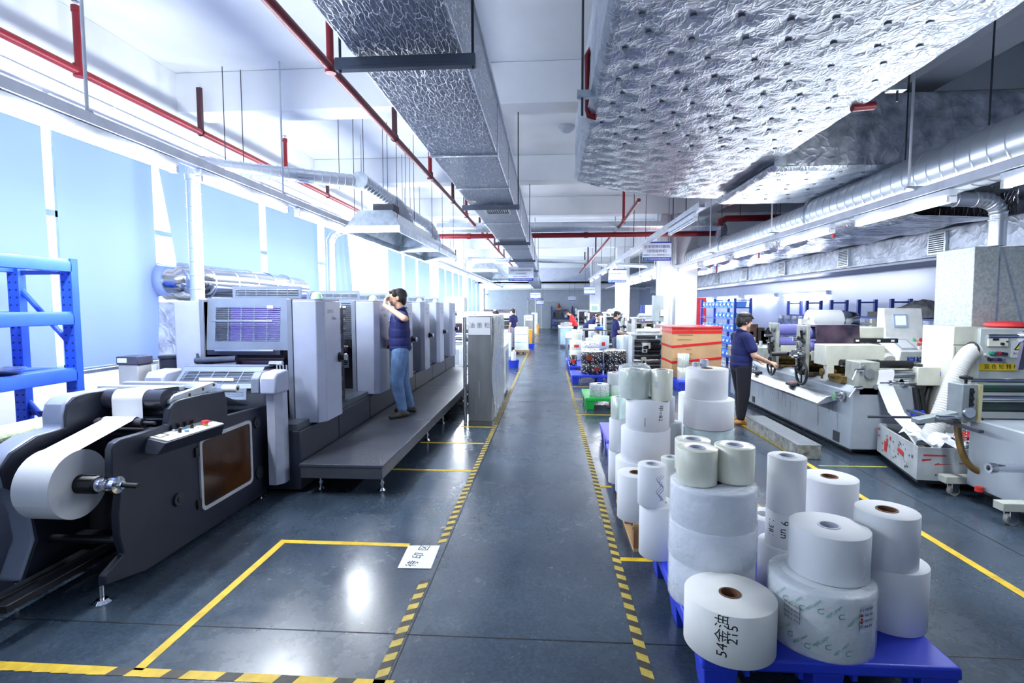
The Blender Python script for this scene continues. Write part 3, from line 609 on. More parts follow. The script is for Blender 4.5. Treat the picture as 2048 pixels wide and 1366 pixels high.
# foil duct along the right, and duct with grilles on the right wall
t = thing('foil_duct', 'long loose-foil duct beyond the right row of lights', 'air duct', (5.0, 12, 2.8))
n = 60; vs = []
def fd(i, j): 
    y = 6.85+24*i/n; prof = [(4.28, 3.3), (4.26, 3.0), (4.32, 2.84), (4.5, 2.79), (4.8, 2.80), (5.2, 2.80), (5.5, 2.80), (5.62, 2.85), (5.64, 3.3)]
    x, z = prof[j]; w = 0.03*math.sin(i*1.9+j*0.7)*(1 if 1 < j < 7 else 0.3); return (x+w*0.3, y, z+w)
for i in range(n+1): vs += [fd(i, j) for j in range(9)]
fs = [(i*9+j, i*9+j+1, (i+1)*9+j+1, (i+1)*9+j) for i in range(n) for j in range(8)]+[(i*9+8, i*9, (i+1)*9, (i+1)*9+8) for i in range(n)]
MB().add(vs, fs).build('foil_wrap', foil('shiny_loose_foil', (214, 220, 232), 0.2, 5, 0.95, (0.5, 2.2, 1), crease=(140, 148, 164)), t, angle=180)
for px, Y in ((1665, 7.4), (1518, 10.4), (1434, 15)):
    x = pY(px, 500, Y).x; MB().cyl((x, Y, 2.62), (x, Y, 2.85), 0.018, n=8).build('sprinkler_drop', RED, t)
t = thing('wall_duct', 'silver duct with square grilles running along the right wall', 'air duct', (6.4, 12, 2.44))
MB().box(6.0, 6.79, 1.0, 32, 2.46, 2.90).build('duct_body', foil('flat_foil', (196, 204, 218), 0.4, 6, 0.16, (1, 1, 1), metal=0.5), t, bevel=0.02)
MB().box(5.97, 6.80, 1.0, 32, 2.42, 2.458).build('support_ledge', M('ledge', (150, 158, 176), 0.4), t)
for y in (6.1, 8.66, 11.26, 14.1, 16.7, 19.4):
    g = MB().box(5.955, 6.0, y-0.19, y+0.19, 2.50, 2.84).build('air_grille', GALV, t, bevel=0.004)
    mb = MB()
    for k in range(9): mb.box(5.945, 5.956, y-0.15, y+0.15, 2.535+0.032*k, 2.552+0.032*k)
    mb.build('grille_slats', M('grille_dark', (50, 56, 66), 0.5), g)
# ---- steel hood
t = thing('extract_hood', 'galvanised extract hood hanging above the printing units', 'hood', (-2.45, 9.3, 2.74))
def hood(y0, y1, x0, x1, zb, zt, inset):
    o = MB(); th = 0.09
    o.add([(x0, y0, zb), (x1, y0, zb), (x1, y1, zb), (x0, y1, zb), (x0, y0, zb+th), (x1, y0, zb+th), (x1, y1, zb+th), (x0, y1, zb+th), (x0+inset, y0+.05, zt), (x1-inset*0.8, y0+.05, zt), (x1-inset*0.8, y1-.05, zt), (x0+inset, y1-.05, zt)],
          [(0, 1, 5, 4), (1, 2, 6, 5), (2, 3, 7, 6), (3, 0, 4, 7), (4, 5, 9, 8), (5, 6, 10, 9), (6, 7, 11, 10), (7, 4, 8, 11), (8, 9, 10, 11)])
    return o
hood(7.28, 9.9, -2.83, -2.07, 2.75, 3.06, 0.16).build('hood_shell', GALV, t, smooth=False); hood(9.95, 11.9, -2.83, -2.07, 2.75, 3.0, 0.16).build('hood_shell', GALV, t, smooth=False)
mb = MB()
for y0, y1 in ((7.28, 9.9), (9.95, 11.9)): mb.box(-2.84, -2.06, y0-.01, y0+.015, 2.745, 2.765).box(-2.84, -2.06, y1-.015, y1+.01, 2.745, 2.765).box(-2.085, -2.06, y0, y1, 2.745, 2.765).box(-2.84, -2.815, y0, y1, 2.745, 2.765)
mb.build('hood_rim', GALV, t)
MB().box(-2.55, -2.25, 7.6, 7.9, 3.06, 3.2).build('hood_junction', M('dark_bracket', (60, 66, 78), 0.5), t)
for x, y in ((-2.75, 7.4), (-2.15, 7.45), (-2.2, 8.6), (-2.15, 9.7), (-2.12, 10.5), (-2.1, 11.6), (-2.7, 9.7)): MB().cyl((x, y, 2.84), (x, y, 4.49), 0.005, n=6).build('hanger_rod', ROD, t)
MB().cyl((-2.09, 11.8, 2.72), (-2.09, 11.8, 2.98), 0.012, n=6).build('hood_hook', BLACK, t)
t = thing('extract_hood', 'second galvanised hood far down the window side', 'hood', (-2, 17, 2.7))
hood(15.5, 21, -2.3, -1.5, 2.72, 2.98, 0.16).build('hood_shell', GALV, t, smooth=False)
# ---- big silver pipe at the window
t = thing('exhaust_pipe', 'big polished silver exhaust pipe lying by the window behind the first unit', 'exhaust pipe', (-4.11, 6.6, 1.78))
mb = MB(); mb.tube([(-4.11, 5.98, 2.0), (-4.11, 6.7, 2.0), (-4.11, 7.3, 1.99), (-4.11, 8.4, 1.97)], 0.21, 30); mb.build('pipe_run', CHROME, t)
mb = MB(); elbow(mb, (-4.11, 5.98, 2.0), (-4.11, 5.74, 2.0), (-4.6, 5.72, 2.02), 0.215, 5, 30, 0.006); mb.build('elbow', CHROME, t)
for y in (5.98, 6.45, 6.9, 7.4, 7.9): MB().ring((-4.11, y, 1.995), 0.21, 0.008, 'y', 36, 8).build('joint_ring', GALV, t)
o = tag(MB().hexa([(-4.35, 5.5, .0), (-3.98, 5.5, .0), (-3.98, 6.1, .0), (-4.35, 6.1, .0), (-4.35, 5.62, 1.77), (-4.05, 5.62, 1.77), (-4.05, 6.0, 1.77), (-4.35, 6.0, 1.77)]).build('foil_sleeve', FOIL_C), 'crumpled silver foil sleeve below the big exhaust pipe', 'duct sleeve')
# ---- small ceiling fittings
o = tag(MB().lathe([(0, -0.06), (0.03, -0.058), (0.045, -0.04), (0.055, -0.02), (0.06, 0)], pY(721, 257, 7.6)+Vector((0, 0, 0.03)), 20).build('smoke_detector', M('detector_cream', (226, 200, 170), 0.5)), 'small round smoke detector on the ceiling left of the square duct', 'smoke detector')
o.location.z = 4.44
p = pZ(1133, 252, 4.5)
tag(MB().lathe([(0, -0.1), (0.06, -0.095), (0.11, -0.06), (0.13, -0.02), (0.13, 0)], (p.x, p.y, 4.5), 24).build('dome_lamp', M('frosted_dome', (176, 184, 194), 0.5)), 'round unlit dome lamp on the ceiling between the two big ducts', 'lamp')
# ================================================================== left side: rack, unwinder, printing press, step, cabinet
def add_holes(mb, x, y0, z0, z1, n, axis='y', r=0.006, d=0.004):
    for k in range(n):
        z = z0+(z1-z0)*(k+0.5)/n
        if axis == 'y': mb.cyl((x, y0-d, z), (x, y0+0.001, z), r, n=6)
        else: mb.cyl((x-d, y0, z), (x+d, y0, z), r, n=6)
t = thing('storage_rack', 'tall bright blue steel storage rack by the window', 'rack', (-3.8, 3.0, 0))
holes = M('rack_slot_dark', (18, 26, 60), 0.6)
for x, y in ((-3.62, 3.77), (-4.05, 3.77), (-3.62, 1.6), (-4.05, 1.6)):
    p = MB().prism([(x-0.045, y-0.03), (x+0.045, y-0.03), (x+0.045, y+0.03), (x+0.03, y+0.03), (x+0.03, y-0.015), (x-0.03, y-0.015), (x-0.03, y+0.03), (x-0.045, y+0.03)], 'z', 0, 2.08).build('post', BLUE, t)
    mb = MB()
    for dx in (-0.026, 0.026): add_holes(mb, x+dx, y-0.03, 0.1, 2.05, 34)
    mb.build('post_holes', holes, p)
for z in (2.035, 1.64, 1.215, 0.55):
    for x in (-3.60, -4.06):
        MB().prism([(x-0.025, z-0.055), (x+0.025, z-0.055), (x+0.025, z+0.015), (x+0.012, z+0.045), (x-0.025, z+0.045)], 'y', 1.6, 3.75).build('beam', BLUE, t, bevel=0.004)
    if z in (1.215, 0.55): MB().box(-4.04, -3.62, 1.6, 3.75, z+0.03, z+0.042).build('shelf_panel', M('blue_shelf_panel', (60, 104, 205), 0.5), t)
for z in (1.98, 0.9): MB().box(-4.05, -3.62, 3.76, 3.785, z-0.016, z+0.016).build('cross_bar', NAVY_STEEL, t)
MB().tube([(-4.03, 3.775, 1.86), (-3.63, 3.775, 1.42)], 0.02, 8).build('diagonal_brace', BLUE, t)
MB().tube([(-4.03, 3.775, 1.0), (-3.63, 3.775, 0.55)], 0.02, 8).build('diagonal_brace', BLUE, t)
b = tag(MB().lathe([(0, 0), (0.13, 0), (0.17, 0.04), (0.175, 0.04), (0.135, 0.005), (0, 0.004)], (-3.74, 3.28, 1.262), 28).build('metal_tray', STEEL), 'shallow round metal tray on the lower shelf of the blue rack', 'tray')
# ---------------------------------------------------------------- web unwinder
t = thing('web_unwinder', 'dark grey paper unwinder with amber door at the near end of the press', 'unwinder', (-2.9, 3.6, 0))
side_px = [(224, 900), (224, 965), (240, 990), (236, 1030), (239, 1073), (249, 1108), (211, 1152), (211, 1172), (293, 1142), (535, 984), (535, 810), (456, 831), (454, 800), (449, 781), (400, 790), (362, 799), (350, 805), (340, 818), (337, 850), (285, 866), (242, 878), (230, 886)]
side = [(p.y, p.z) for p in (pX(x, y, -2.57) for x, y in side_px)]
MB().prism(side, 'x', -2.62, -2.57).build('side_panel', DKGREY, t, bevel=0.008)
left = [(2.74, .89), (2.9, .95), (3.09, .955), (3.09, 1.03), (3.11, 1.10), (3.16, 1.14), (3.25, 1.15), (3.55, 1.14), (3.62, 1.08), (3.64, .95), (4.55, .9), (4.55, .06), (2.95, .06), (2.76, .12), (2.86, .33), (2.84, .5), (2.80, .62), (2.76, .66), (2.70, .70), (2.68, .82)]
MB().prism(left, 'x', -3.22, -3.062).build('side_housing', M('unwinder_left_reflection_grey', (138, 148, 172), 0.35, var=0.04), t, bevel=0.025, seg=4); MB().prism(left, 'x', -3.064, -3.045).build('side_panel', DKGREY, t, bevel=0.004)  # outer housing coloured paler to stand in for light reflected off it
MB().prism([(3.2, .2), (4.5, .2), (4.5, .8), (3.5, .8), (3.25, .6)], 'x', -3.05, -2.62).build('inner_body', M('unwinder_inside', (20, 22, 30), 0.5), t)
mb = MB(); mb.box(-3.0, -2.93, 2.2, 4.4, 0.10, 0.16).box(-2.82, -2.75, 2.4, 4.4, 0.16, 0.2).box(-3.05, -2.6, 3.1, 3.18, 0.2, 0.26).cyl((-3.05, 2.95, .3), (-2.62, 2.95, .3), 0.025, n=12); mb.build('floor_rail', M('rail_black', (26, 28, 34), 0.35, 0.3), t, bevel=0.004)
mb = MB()
for y, z, r, x0, x1 in ((3.42, 1.085, 0.065, -3.05, -2.62), (3.47, 0.985, 0.035, -3.05, -2.62), (3.5, 0.9, 0.03, -3.05, -2.62), (3.32, 0.86, 0.04, -3.05, -2.62)): mb.cyl((x0, y, z), (x1, y, z), r, n=28)
mb.build('guide_roller', M('dark_roller', (52, 54, 66), 0.28, var=0.04), t)
mb = MB(); mb.cyl((-3.05, 3.3, 0.945), (-2.97, 3.3, 0.945), 0.02, n=16).cyl((-3.02, 3.3, 0.945), (-2.7, 3.3, 0.945), 0.032, n=20).cyl((-2.7, 3.3, 0.945), (-2.62, 3.3, 0.945), 0.012, n=12); mb.build('guide_roller', M('dark_roller2', (62, 62, 70), 0.35), t)
mb = MB(); mb.cyl((-3.0, 3.36, 0.80), (-2.63, 3.36, 0.80), 0.03, n=18).cyl((-3.0, 3.42, 0.74), (-2.63, 3.42, 0.74), 0.022, n=18); mb.build('guide_roller', CHROME, t)
BAR = M('pale_alloy_bar', (196, 204, 206), 0.35, 0.4)
MB().box(-3.4, -2.75, 3.72, 3.78, 1.09, 1.125).build('top_bar', BAR, t, bevel=0.004)
MB().box(-3.54, -2.78, 4.12, 4.18, 1.06, 1.095).build('top_bar', BAR, t, bevel=0.004)
br = [(3.42, 1.02), (3.42, 1.075), (3.46, 1.10), (3.9, 1.135), (3.94, 1.12), (3.94, 1.085), (3.5, 1.04)]
o = MB().prism(br, 'x', -2.64, -2.60).build('roller_bracket', M('pale_bracket', (206, 214, 222), 0.35, 0.3), t, bevel=0.004)
mb = MB()
for y, z in ((3.46, 1.058), (3.62, 1.082), (3.77, 1.10), (3.9, 1.112)): mb.cyl((-2.601, y, z), (-2.597, y, z), 0.011, n=12)
mb.build('bracket_holes', BLACK, o)
o = MB().cyl((-2.62, 4.05, 1.06), (-2.5, 4.05, 1.06), 0.03, n=20).build('roller_end', M('pale_knob', (216, 220, 226), 0.4), t); MB().cyl((-2.501, 4.05, 1.06), (-2.497, 4.05, 1.06), 0.014, n=14).build('roller_bore', BLACK, o)
MB().add([(-2.98, 4.12, 0.98), (-2.64, 4.12, 0.98), (-2.64, 4.45, 0.84), (-2.98, 4.45, 0.84)], [(0, 1, 2, 3)]).build('paper_path', PAPER, t)
def rrect(y0, y1, z0, z1, r, n=5):
    o = []
    for cy, cz, a0 in ((y1-r, z1-r, 0), (y0+r, z1-r, 90), (y0+r, z0+r, 180), (y1-r, z0+r, 270)):
        for k in range(n+1): a = math.radians(a0+90*k/n); o.append((cy+r*math.cos(a), cz+r*math.sin(a)))
    return o
dr = MB().prism(rrect(3.66, 4.31, .215, .735, .04), 'x', -2.57, -2.562).build('door', M('amber_acrylic', (62, 34, 12), 0.2, var=0.3, vs=1.6, coat=0.15, var2=(28, 18, 13), spec=.3), t)
mb = MB(); A, B = rrect(3.645, 4.325, .20, .75, .05), rrect(3.672, 4.298, .227, .723, .032); n = len(A)
vs = [(-2.556, a, b) for a, b in A]+[(-2.556, a, b) for a, b in B]+[(-2.57, a, b) for a, b in A]+[(-2.57, a, b) for a, b in B]
fs = [(i, (i+1) % n, n+(i+1) % n, n+i) for i in range(n)]+[(i, 2*n+i, 2*n+(i+1) % n, (i+1) % n) for i in range(n)]+[(n+i, n+(i+1) % n, 3*n+(i+1) % n, 3*n+i) for i in range(n)]
mb.add(vs, fs).build('door_frame', M('door_trim', (190, 192, 200), 0.35), dr, smooth=False)
for z in (.27, .66): MB().box(-2.57, -2.555, 3.60, 3.645, z-.035, z+.035).build('hinge', BLACK, dr, bevel=0.003)
mb = MB()
for y, z, r in ((3.41, .385, .045), (4.42, .70, .05), (4.43, .25, .055)): mb.cyl((-2.57, y, z), (-2.553, y, z), r, n=28).cyl((-2.553, y, z), (-2.547, y, z), r*0.45, n=18)
mb.build('bearing_cap', M('bearing_cap_dark', (44, 48, 58), 0.4), t, bevel=0.002)
for y in (2.80, 4.50): 
    MB().cyl((-2.6, y, 0), (-2.6, y, 0.018), 0.05, 0.03, n=20).cyl((-2.6, y, .018), (-2.6, y, .1), 0.014, n=12).build('levelling_foot', CHROME, t)
    MB().cyl((-3.13, y, 0), (-3.13, y, 0.018), 0.05, 0.03, n=20).cyl((-3.13, y, .018), (-3.13, y, .1), 0.014, n=12).build('levelling_foot', CHROME, t)
# operator box with buttons
cb = MB().hexa([(-2.60, 3.1, .80), (-2.47, 3.12, .78), (-2.47, 3.78, .75), (-2.60, 3.82, .79), (-2.62, 3.167, .885), (-2.42, 3.133, .855), (-2.42, 3.738, .841), (-2.62, 3.792, .865)]).build('control_box', DKGREY, t, bevel=0.004)
o0, ex, ey = Vector((-2.62, 3.167, .8865)), Vector((.2, -.02, -.029)), Vector((0, .615, -.017)); nrm = ex.cross(ey).normalized()
def cp(u, v, h=0.0): return o0+ex*u+ey*v+nrm*(h+0.001)
pl = MB().hexa([cp(.08, .03, -0.002), cp(.94, .03, -0.002), cp(.94, .97, -0.002), cp(.08, .97, -0.002), cp(.08, .03, .003), cp(.94, .03, .003), cp(.94, .97, .003), cp(.08, .97, .003)]).build('button_plate', M('button_plate_white', (232, 236, 236), 0.4), cb)
mb = MB()
for a, b in (((.2, .07), (.55, .07)), ((.55, .07), (.55, .2)), ((.2, .2), (.55, .2)), ((.2, .07), (.2, .2))): mb.tube([cp(*a, .004), cp(*b, .004)], 0.003, 6)
mb.build('plate_window', BLACK, pl)
for u, v in ((.3, .36), (.3, .47), (.3, .58), (.3, .69), (.7, .3), (.65, .52)):
    k = MB().cyl(cp(u, v), cp(u, v, .014), 0.014, n=14).build('switch_collar', CHROME, cb); MB().cyl(cp(u, v, .014), cp(u, v, .03), 0.011, n=14).cbox(cp(u, v, .034), (.006, .022, .016)).build('switch_knob', BLACK, k)
for u, v, c in ((.68, .42, (120, 170, 225)), (.68, .62, (236, 238, 240))): MB().cyl(cp(u, v), cp(u, v, .016), 0.015, n=16).build('push_button', M('button_%d' % c[0], c, 0.35), cb)
k = MB().cyl(cp(.62, .77), cp(.62, .77, .014), 0.018, n=18).build('stop_collar', M('stop_yellow', (220, 190, 80), 0.5), cb); MB().lathe([(0.012, .012), (.024, .016), (.028, .026), (.022, .036), (0, .038)], cp(.62, .77), 22).build('stop_button', M('stop_red', (205, 40, 50), 0.4), k)
mb = MB()
for v in (.84, .9): mb.tube([cp(.15, v, .004), cp(.45, v, .004)], 0.0025, 5)
for v in (.8, .95): mb.tube([cp(.8, v-.1, .004), cp(.8, v, .004)], 0.0025, 5)
mb.build('plate_lines', M('plate_line', (130, 140, 160), 0.6), pl)
# ---------------------------------------------------------------- paper roll on the shaft, with its web
RC = (2.856, .68); RR = 0.20
t2 = thing('paper_roll', 'large white paper roll on the unwinder shaft with its web running upwards', 'paper roll', (-2.86, RC[0], RC[1]))
MB().lathe([(0.055, -.11), (RR, -.11), (RR, .11), (0.055, .11), (.055, -.11)], (-2.86, RC[0], RC[1]), 72, 'x').build('roll', PAPER, t2, angle=30)
pth = []
a0 = math.radians(118)
for k in range(9): a = math.radians(200-82*k/8); pth.append((RC[0]+(RR+.002)*math.cos(a), RC[1]+(RR+.002)*math.sin(a)))
pth += [(3.268, .968), (3.285, .983), (3.305, .985), (3.325, .975), (3.335, .96)]
vs = [(x, y, z) for y, z in pth for x in (-2.97, -2.75)]; MB().add(vs, [(2*i, 2*i+1, 2*i+3, 2*i+2) for i in range(len(pth)-1)]).build('web', PAPER, t2)
pth = [(3.352, .85), (3.352, 1.085)]+[(3.42+.068*math.cos(math.radians(a)), 1.085+.068*math.sin(math.radians(a))) for a in range(175, 60, -12)]+[(3.7, 1.13), (4.1, 1.02)]
vs = [(x, y, z) for y, z in pth for x in (-2.965, -2.745)]; MB().add(vs, [(2*i, 2*i+1, 2*i+3, 2*i+2) for i in range(len(pth)-1)]).build('web', PAPER, t2)
s = thing('unwind_shaft', 'black and chrome expanding shaft through the paper roll', 'shaft', (-2.75, RC[0], RC[1]))
MB().lathe([(0, -.36), (.052, -.36), (.052, .06), (.046, .07), (0, .07)], (-2.7, RC[0], RC[1]), 30, 'x').build('core_chuck', M('chuck_black', (30, 30, 34), 0.35, 0.4), s)
mb = MB()
for k in range(8): a = 2*PI*k/8; mb.box(-2.74, -2.645, RC[0]+.052*math.cos(a)-.005, RC[0]+.052*math.cos(a)+.005, RC[1]+.052*math.sin(a)-.005, RC[1]+.052*math.sin(a)+.005)
mb.build('chuck_rib', BLACK, s)
MB().lathe([(0, -.64), (.044, -.64), (.044, -.60), (.036, -.595), (.038, -.565), (.028, -.56), (.028, -.535), (.05, -.533), (.05, -.51), (.022, -.505), (.022, -.48), (0, -.48)], (-2.0, RC[0], RC[1]), 30, 'x').build('knurled_collar', CHROME, s)
MB().cyl((-2.49, RC[0], RC[1]), (-2.39, RC[0], RC[1]-.004), 0.015, n=14).build('shaft_tip', BLACK, s)
# ---------------------------------------------------------------- printing press
t = thing('printing_press', 'long grey multi-unit label printing press beside the windows', 'printing press', (-2.9, 8.5, 0))
base = MB().box(-3.6, -2.27, 4.62, 12.6, 0.03, 0.58).build('base', DKGREY, t, bevel=0.01)
mb = MB()
for y in (5.5, 6.5, 7.6, 8.8, 10.1, 11.4): mb.box(-2.271, -2.266, y, y+.012, .05, .58)
mb.build('panel_seam', BLACK, base)
MB().box(-3.55, -2.30, 4.62, 12.4, 0.58, 0.64).build('base_top', M('oily_top', (70, 76, 88), 0.3), base)
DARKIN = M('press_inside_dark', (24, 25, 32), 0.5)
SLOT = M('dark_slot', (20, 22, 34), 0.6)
VIOLET = M('violet_cylinder_sheet', (104, 66, 200), 0.35, var=0.05)
GREYB = M('guard_blue_grey', (112, 124, 144), 0.42, 0.15, var=0.05)
LOGO = M('logo_ink', (64, 68, 92), 0.6, var=0)
def guard(x0, x1, z0, z1, y, nbar, ncol, parent, name, slant=0.0, back=SLOT, frame=0.06, sheet=None):
    """a guard plate with a barred opening; leans by slant towards its top"""
    def q(x, z): return (x, y+slant*(z-z0)/(z1-z0), z)
    g = MB(); a, b, c, d = x0+frame, x1-frame, z0+frame, z1-frame; th = 0.012
    for (u0, u1, w0, w1) in ((x0, a, z0, z1), (b, x1, z0, z1), (a, b, z0, c), (a, b, d, z1)):
        p = [q(u0, w0), q(u1, w0), q(u1, w1), q(u0, w1)]; g.hexa(p[:1]+p[1:2]+[(p[1][0], p[1][1]+th, p[1][2]), (p[0][0], p[0][1]+th, p[0][2]), p[3], p[2], (p[2][0], p[2][1]+th, p[2][2]), (p[3][0], p[3][1]+th, p[3][2])])
    for k in range(nbar):
        z = c+(d-c)*(k+0.5)/nbar; g.tube([q(a, z), q(b, z)], 0.0045, 6)
    for k in range(1, ncol): x = a+(b-a)*k/ncol; g.tube([q(x, c), q(x, d)], 0.005, 6)
    o = g.build(name, GREYB, parent, smooth=True)
    if sheet:
        p = [q(sheet[0], sheet[2]), q(sheet[1], sheet[2]), q(sheet[1], sheet[3]), q(sheet[0], sheet[3])]; MB().add([(x, yy+0.03, z) for x, yy, z in p], [(0, 1, 2, 3)]).build('plate_sheet', VIOLET, o)
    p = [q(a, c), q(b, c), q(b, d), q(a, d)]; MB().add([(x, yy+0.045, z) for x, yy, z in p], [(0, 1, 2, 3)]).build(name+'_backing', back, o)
    return o
YU = [4.87, 6.52, 7.75, 8.95, 10.24, 11.6]
for i, y in enumerate(YU):
    nxt = YU[i+1] if i < 5 else 12.8
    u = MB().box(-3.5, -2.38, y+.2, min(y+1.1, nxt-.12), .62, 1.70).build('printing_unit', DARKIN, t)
    # operator side cover
    c = MB().prism([(-2.44, y), (-2.21, y), (-2.15, y+.07), (-2.15, y+.45), (-2.44, y+.45)], 'z', .60, 1.775).build('side_cover', LTGREY, u, bevel=0.008)
    MB().prism([(-2.435, y+.005), (-2.215, y+.005), (-2.155, y+.072), (-2.155, y+.445), (-2.435, y+.445)], 'z', 1.775, 1.79).build('cover_cap', M('cover_cap_grey', (150, 150, 168), 0.4), c)
    mb = MB(); text_flat(mb, 'LINT 6', 0.05, (-2.149, y+.20, 1.67), (0, 1, 0), (0, 0, 1), 1.0); text_flat(mb, 'Offset', 0.045, (-2.149, y+.28, 1.60), (0, 1, 0), (0, 0, 1), 1.0); mb.build('lettering', LOGO, c, smooth=False)
    k = MB().cyl((-2.15, y+.40, 1.2), (-2.13, y+.40, 1.2), 0.05, n=22).cyl((-2.13, y+.40, 1.2), (-2.09, y+.40, 1.2), 0.03, n=18).build('hand_knob', BLACK, u); MB().cyl((-2.09, y+.40, 1.2), (-2.07, y+.40, 1.2), 0.036, n=18).build('knob_face', CHROME, k)
    MB().lathe([(.05, 0), (.052, .02), (.045, .045), (.03, .062), (0, .07)], (-2.25, y+.12, 1.79), 18).build('signal_dome', M('green_dome', (120, 220, 120), 0.3, var=0.35, vs=9, var2=(226, 240, 226)), u)
    # far side cover, inner cheek
    MB().box(-3.62, -3.32, y, y+.5, 1.0 if i == 0 else .7, 1.775).build('rear_cover', LTGREY, u, bevel=0.01)
    MB().box(-2.49, -2.44, y-.01, y+.4, .62, 1.79).build('cheek_plate', MIDGREY, u, bevel=0.003)
    MB().box(-3.36, -3.32, y-.01, y+.4, .95, 1.79).build('cheek_plate', MIDGREY, u, bevel=0.003)
    guard(-3.32, -2.50, 1.30, 1.80, y+.02, 17, 5, u, 'front_guard', 0.05, frame=0.085, sheet=(-3.10, -2.585, 1.385, 1.715) if i == 0 else None)
    MB().cyl((-3.22, y-.03, 1.58), (-2.62, y-.03, 1.58), .008, n=8).cyl((-3.2, y-.03, 1.30), (-2.62, y-.03, 1.30), .01, n=8).build('grab_rail', STEEL, u)
    MB().box(-2.69, -2.63, y+.008, y+.018, 1.70, 1.73).build('warning_label', PAPER, u)
    MB().box(-3.30, -2.57, y+.0, y+.06, 1.255, 1.30).build('ink_fountain', M('ink_fountain_dark', (58, 62, 78), 0.3, 0.5), u)
    mb = MB(); mb.cyl((-3.28, y+.12, 1.17), (-2.58, y+.12, 1.17), .05, n=22).cyl((-3.28, y+.06, 1.09), (-2.58, y+.06, 1.09), .028, n=20); mb.build('ink_roller', M('ink_roller', (62, 52, 74), 0.22), u)
    MB().cyl((-3.2, y+.0, 1.08), (-2.6, y+.0, 1.08), .012, n=10).build('cross_shaft', CHROME, u)
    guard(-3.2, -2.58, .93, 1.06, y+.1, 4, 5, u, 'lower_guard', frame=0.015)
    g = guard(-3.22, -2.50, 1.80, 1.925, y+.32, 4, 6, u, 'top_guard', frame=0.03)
    mb = MB(); r_ = random.Random(i)
    for k in range(9): z = .7+.11*k; mb.cyl((-2.42, y+.55, z), (-2.3, y+.55, z), r_.uniform(.015, .04), n=12)
    for k in range(6): z = .72+.16*k; mb.box(-2.4, -2.32, y+.62, y+.9, z, z+.05)
    mb.build('drive_gears', M('oily_gears', (84, 84, 90), 0.35, 0.6), u)
    mb = MB()
    for k in range(26): mb.box(-2.379, -2.372, y+.65, y+.95, 1.1+.024*k, 1.112+.024*k)
    mb.build('side_louvre', SLOT, u)
    if 0 < i:
        mb = MB()
        for k in range(24): mb.box(-2.62, -2.50, y-.004, y+.002, 1.2+.024*k, 1.212+.024*k)
        mb.build('front_louvre', SLOT, u); MB().box(-2.6, -2.56, y-.01, y, 1.70, 1.725).build('name_label', PAPER, u)
# infeed desk of the first unit
d = MB().box(-3.35, -2.6, 4.62, 4.87, .64, .95).build('infeed_desk', MIDGREY, t)
guard(-3.36, -2.60, 1.0, 1.165, 4.44, 8, 5, d, 'desk_guard', 0.2, frame=0.035)
guard(-3.30, -2.66, .90, 1.0, 4.43, 4, 5, d, 'desk_lower_guard', 0.01, frame=0.03)
MB().box(-3.36, -2.60, 4.64, 4.8, 1.155, 1.17).build('desk_top', GREYB, d)
MB().box(-3.12, -2.8, 4.475, 4.48, 1.06, 1.085).build('paper_web', PAPER, d)
MB().prism([(4.40, .95), (4.40, 1.09), (4.44, 1.14), (4.64, 1.15), (4.64, .95)], 'x', -2.52, -2.37).build('arm_housing', LTGREY, d, bevel=0.02, seg=3)
MB().prism([(4.40, .96), (4.40, 1.09), (4.46, 1.14), (4.6, 1.14), (4.6, .96)], 'x', -2.60, -2.52).build('arm_cheek', MIDGREY, d, bevel=0.01)
MB().prism([(4.40, .95), (4.40, 1.09), (4.44, 1.14), (4.66, 1.15), (4.66, .95)], 'x', -3.58, -3.40).build('rear_arm_housing', LTGREY, d, bevel=0.02, seg=3)
MB().prism([(-2.50, 4.47), (-2.43, 4.47), (-2.38, 4.53), (-2.38, 4.62), (-2.50, 4.62)], 'z', .12, .95).build('side_plate', M('side_plate_grey', (172, 178, 198), 0.4), d, bevel=0.004)
mb = MB(); mb.cyl((-2.56, 4.66, 1.2), (-2.44, 4.66, 1.2), .022, n=14)
for x in (-2.47, -2.44, -2.41, -2.38): mb.cyl((x, 4.62, 1.15), (x, 4.62, 1.19), .008, n=8)
mb.build('adjuster', CHROME, d)
MB().cyl((-3.38, 4.84, 1.10), (-3.38, 4.84, 1.27), .012, n=8).cyl((-3.4, 4.84, 1.2), (-3.0, 4.86, 1.22), .03, n=14).cyl((-3.38, 4.82, 1.13), (-2.98, 4.84, 1.16), .03, n=14).build('feed_arm', M('feed_arm_steel', (92, 98, 112), 0.3, .6), d)
# small devices standing by the sill behind the unwinder
t = thing('control_device', 'small grey box with a black lid standing behind the unwinder', 'device', (-4.05, 4.85, 1.0))
MB().box(-4.16, -3.96, 4.8, 4.98, .9, 1.16).build('case', M('device_grey', (172, 174, 178), 0.4), t, bevel=0.006); o = MB().box(-4.17, -3.95, 4.79, 4.99, 1.16, 1.24).build('lid', M('device_lid', (66, 68, 88), 0.4), t, bevel=0.006); MB().box(-4.155, -4.06, 4.786, 4.79, 1.18, 1.225).build('lid_label', PAPER, o)
t = thing('pump_motor', 'dark ribbed motor beside the grey control box', 'motor', (-3.86, 5.1, .9))
MB().cyl((-3.86, 5.1, .9), (-3.86, 5.1, 1.2), .09, n=20).cyl((-3.86, 5.1, 1.2), (-3.86, 5.1, 1.225), .1, n=20).build('motor_body', M('motor_dark', (46, 50, 66), 0.5), t); MB().box(-3.76, -3.68, 5.06, 5.16, .95, 1.09).build('terminal_box', BLACK, t, bevel=0.005)
t = thing('side_table', 'low grey machine table behind the unwinder', 'table', (-3.9, 4.6, 0))
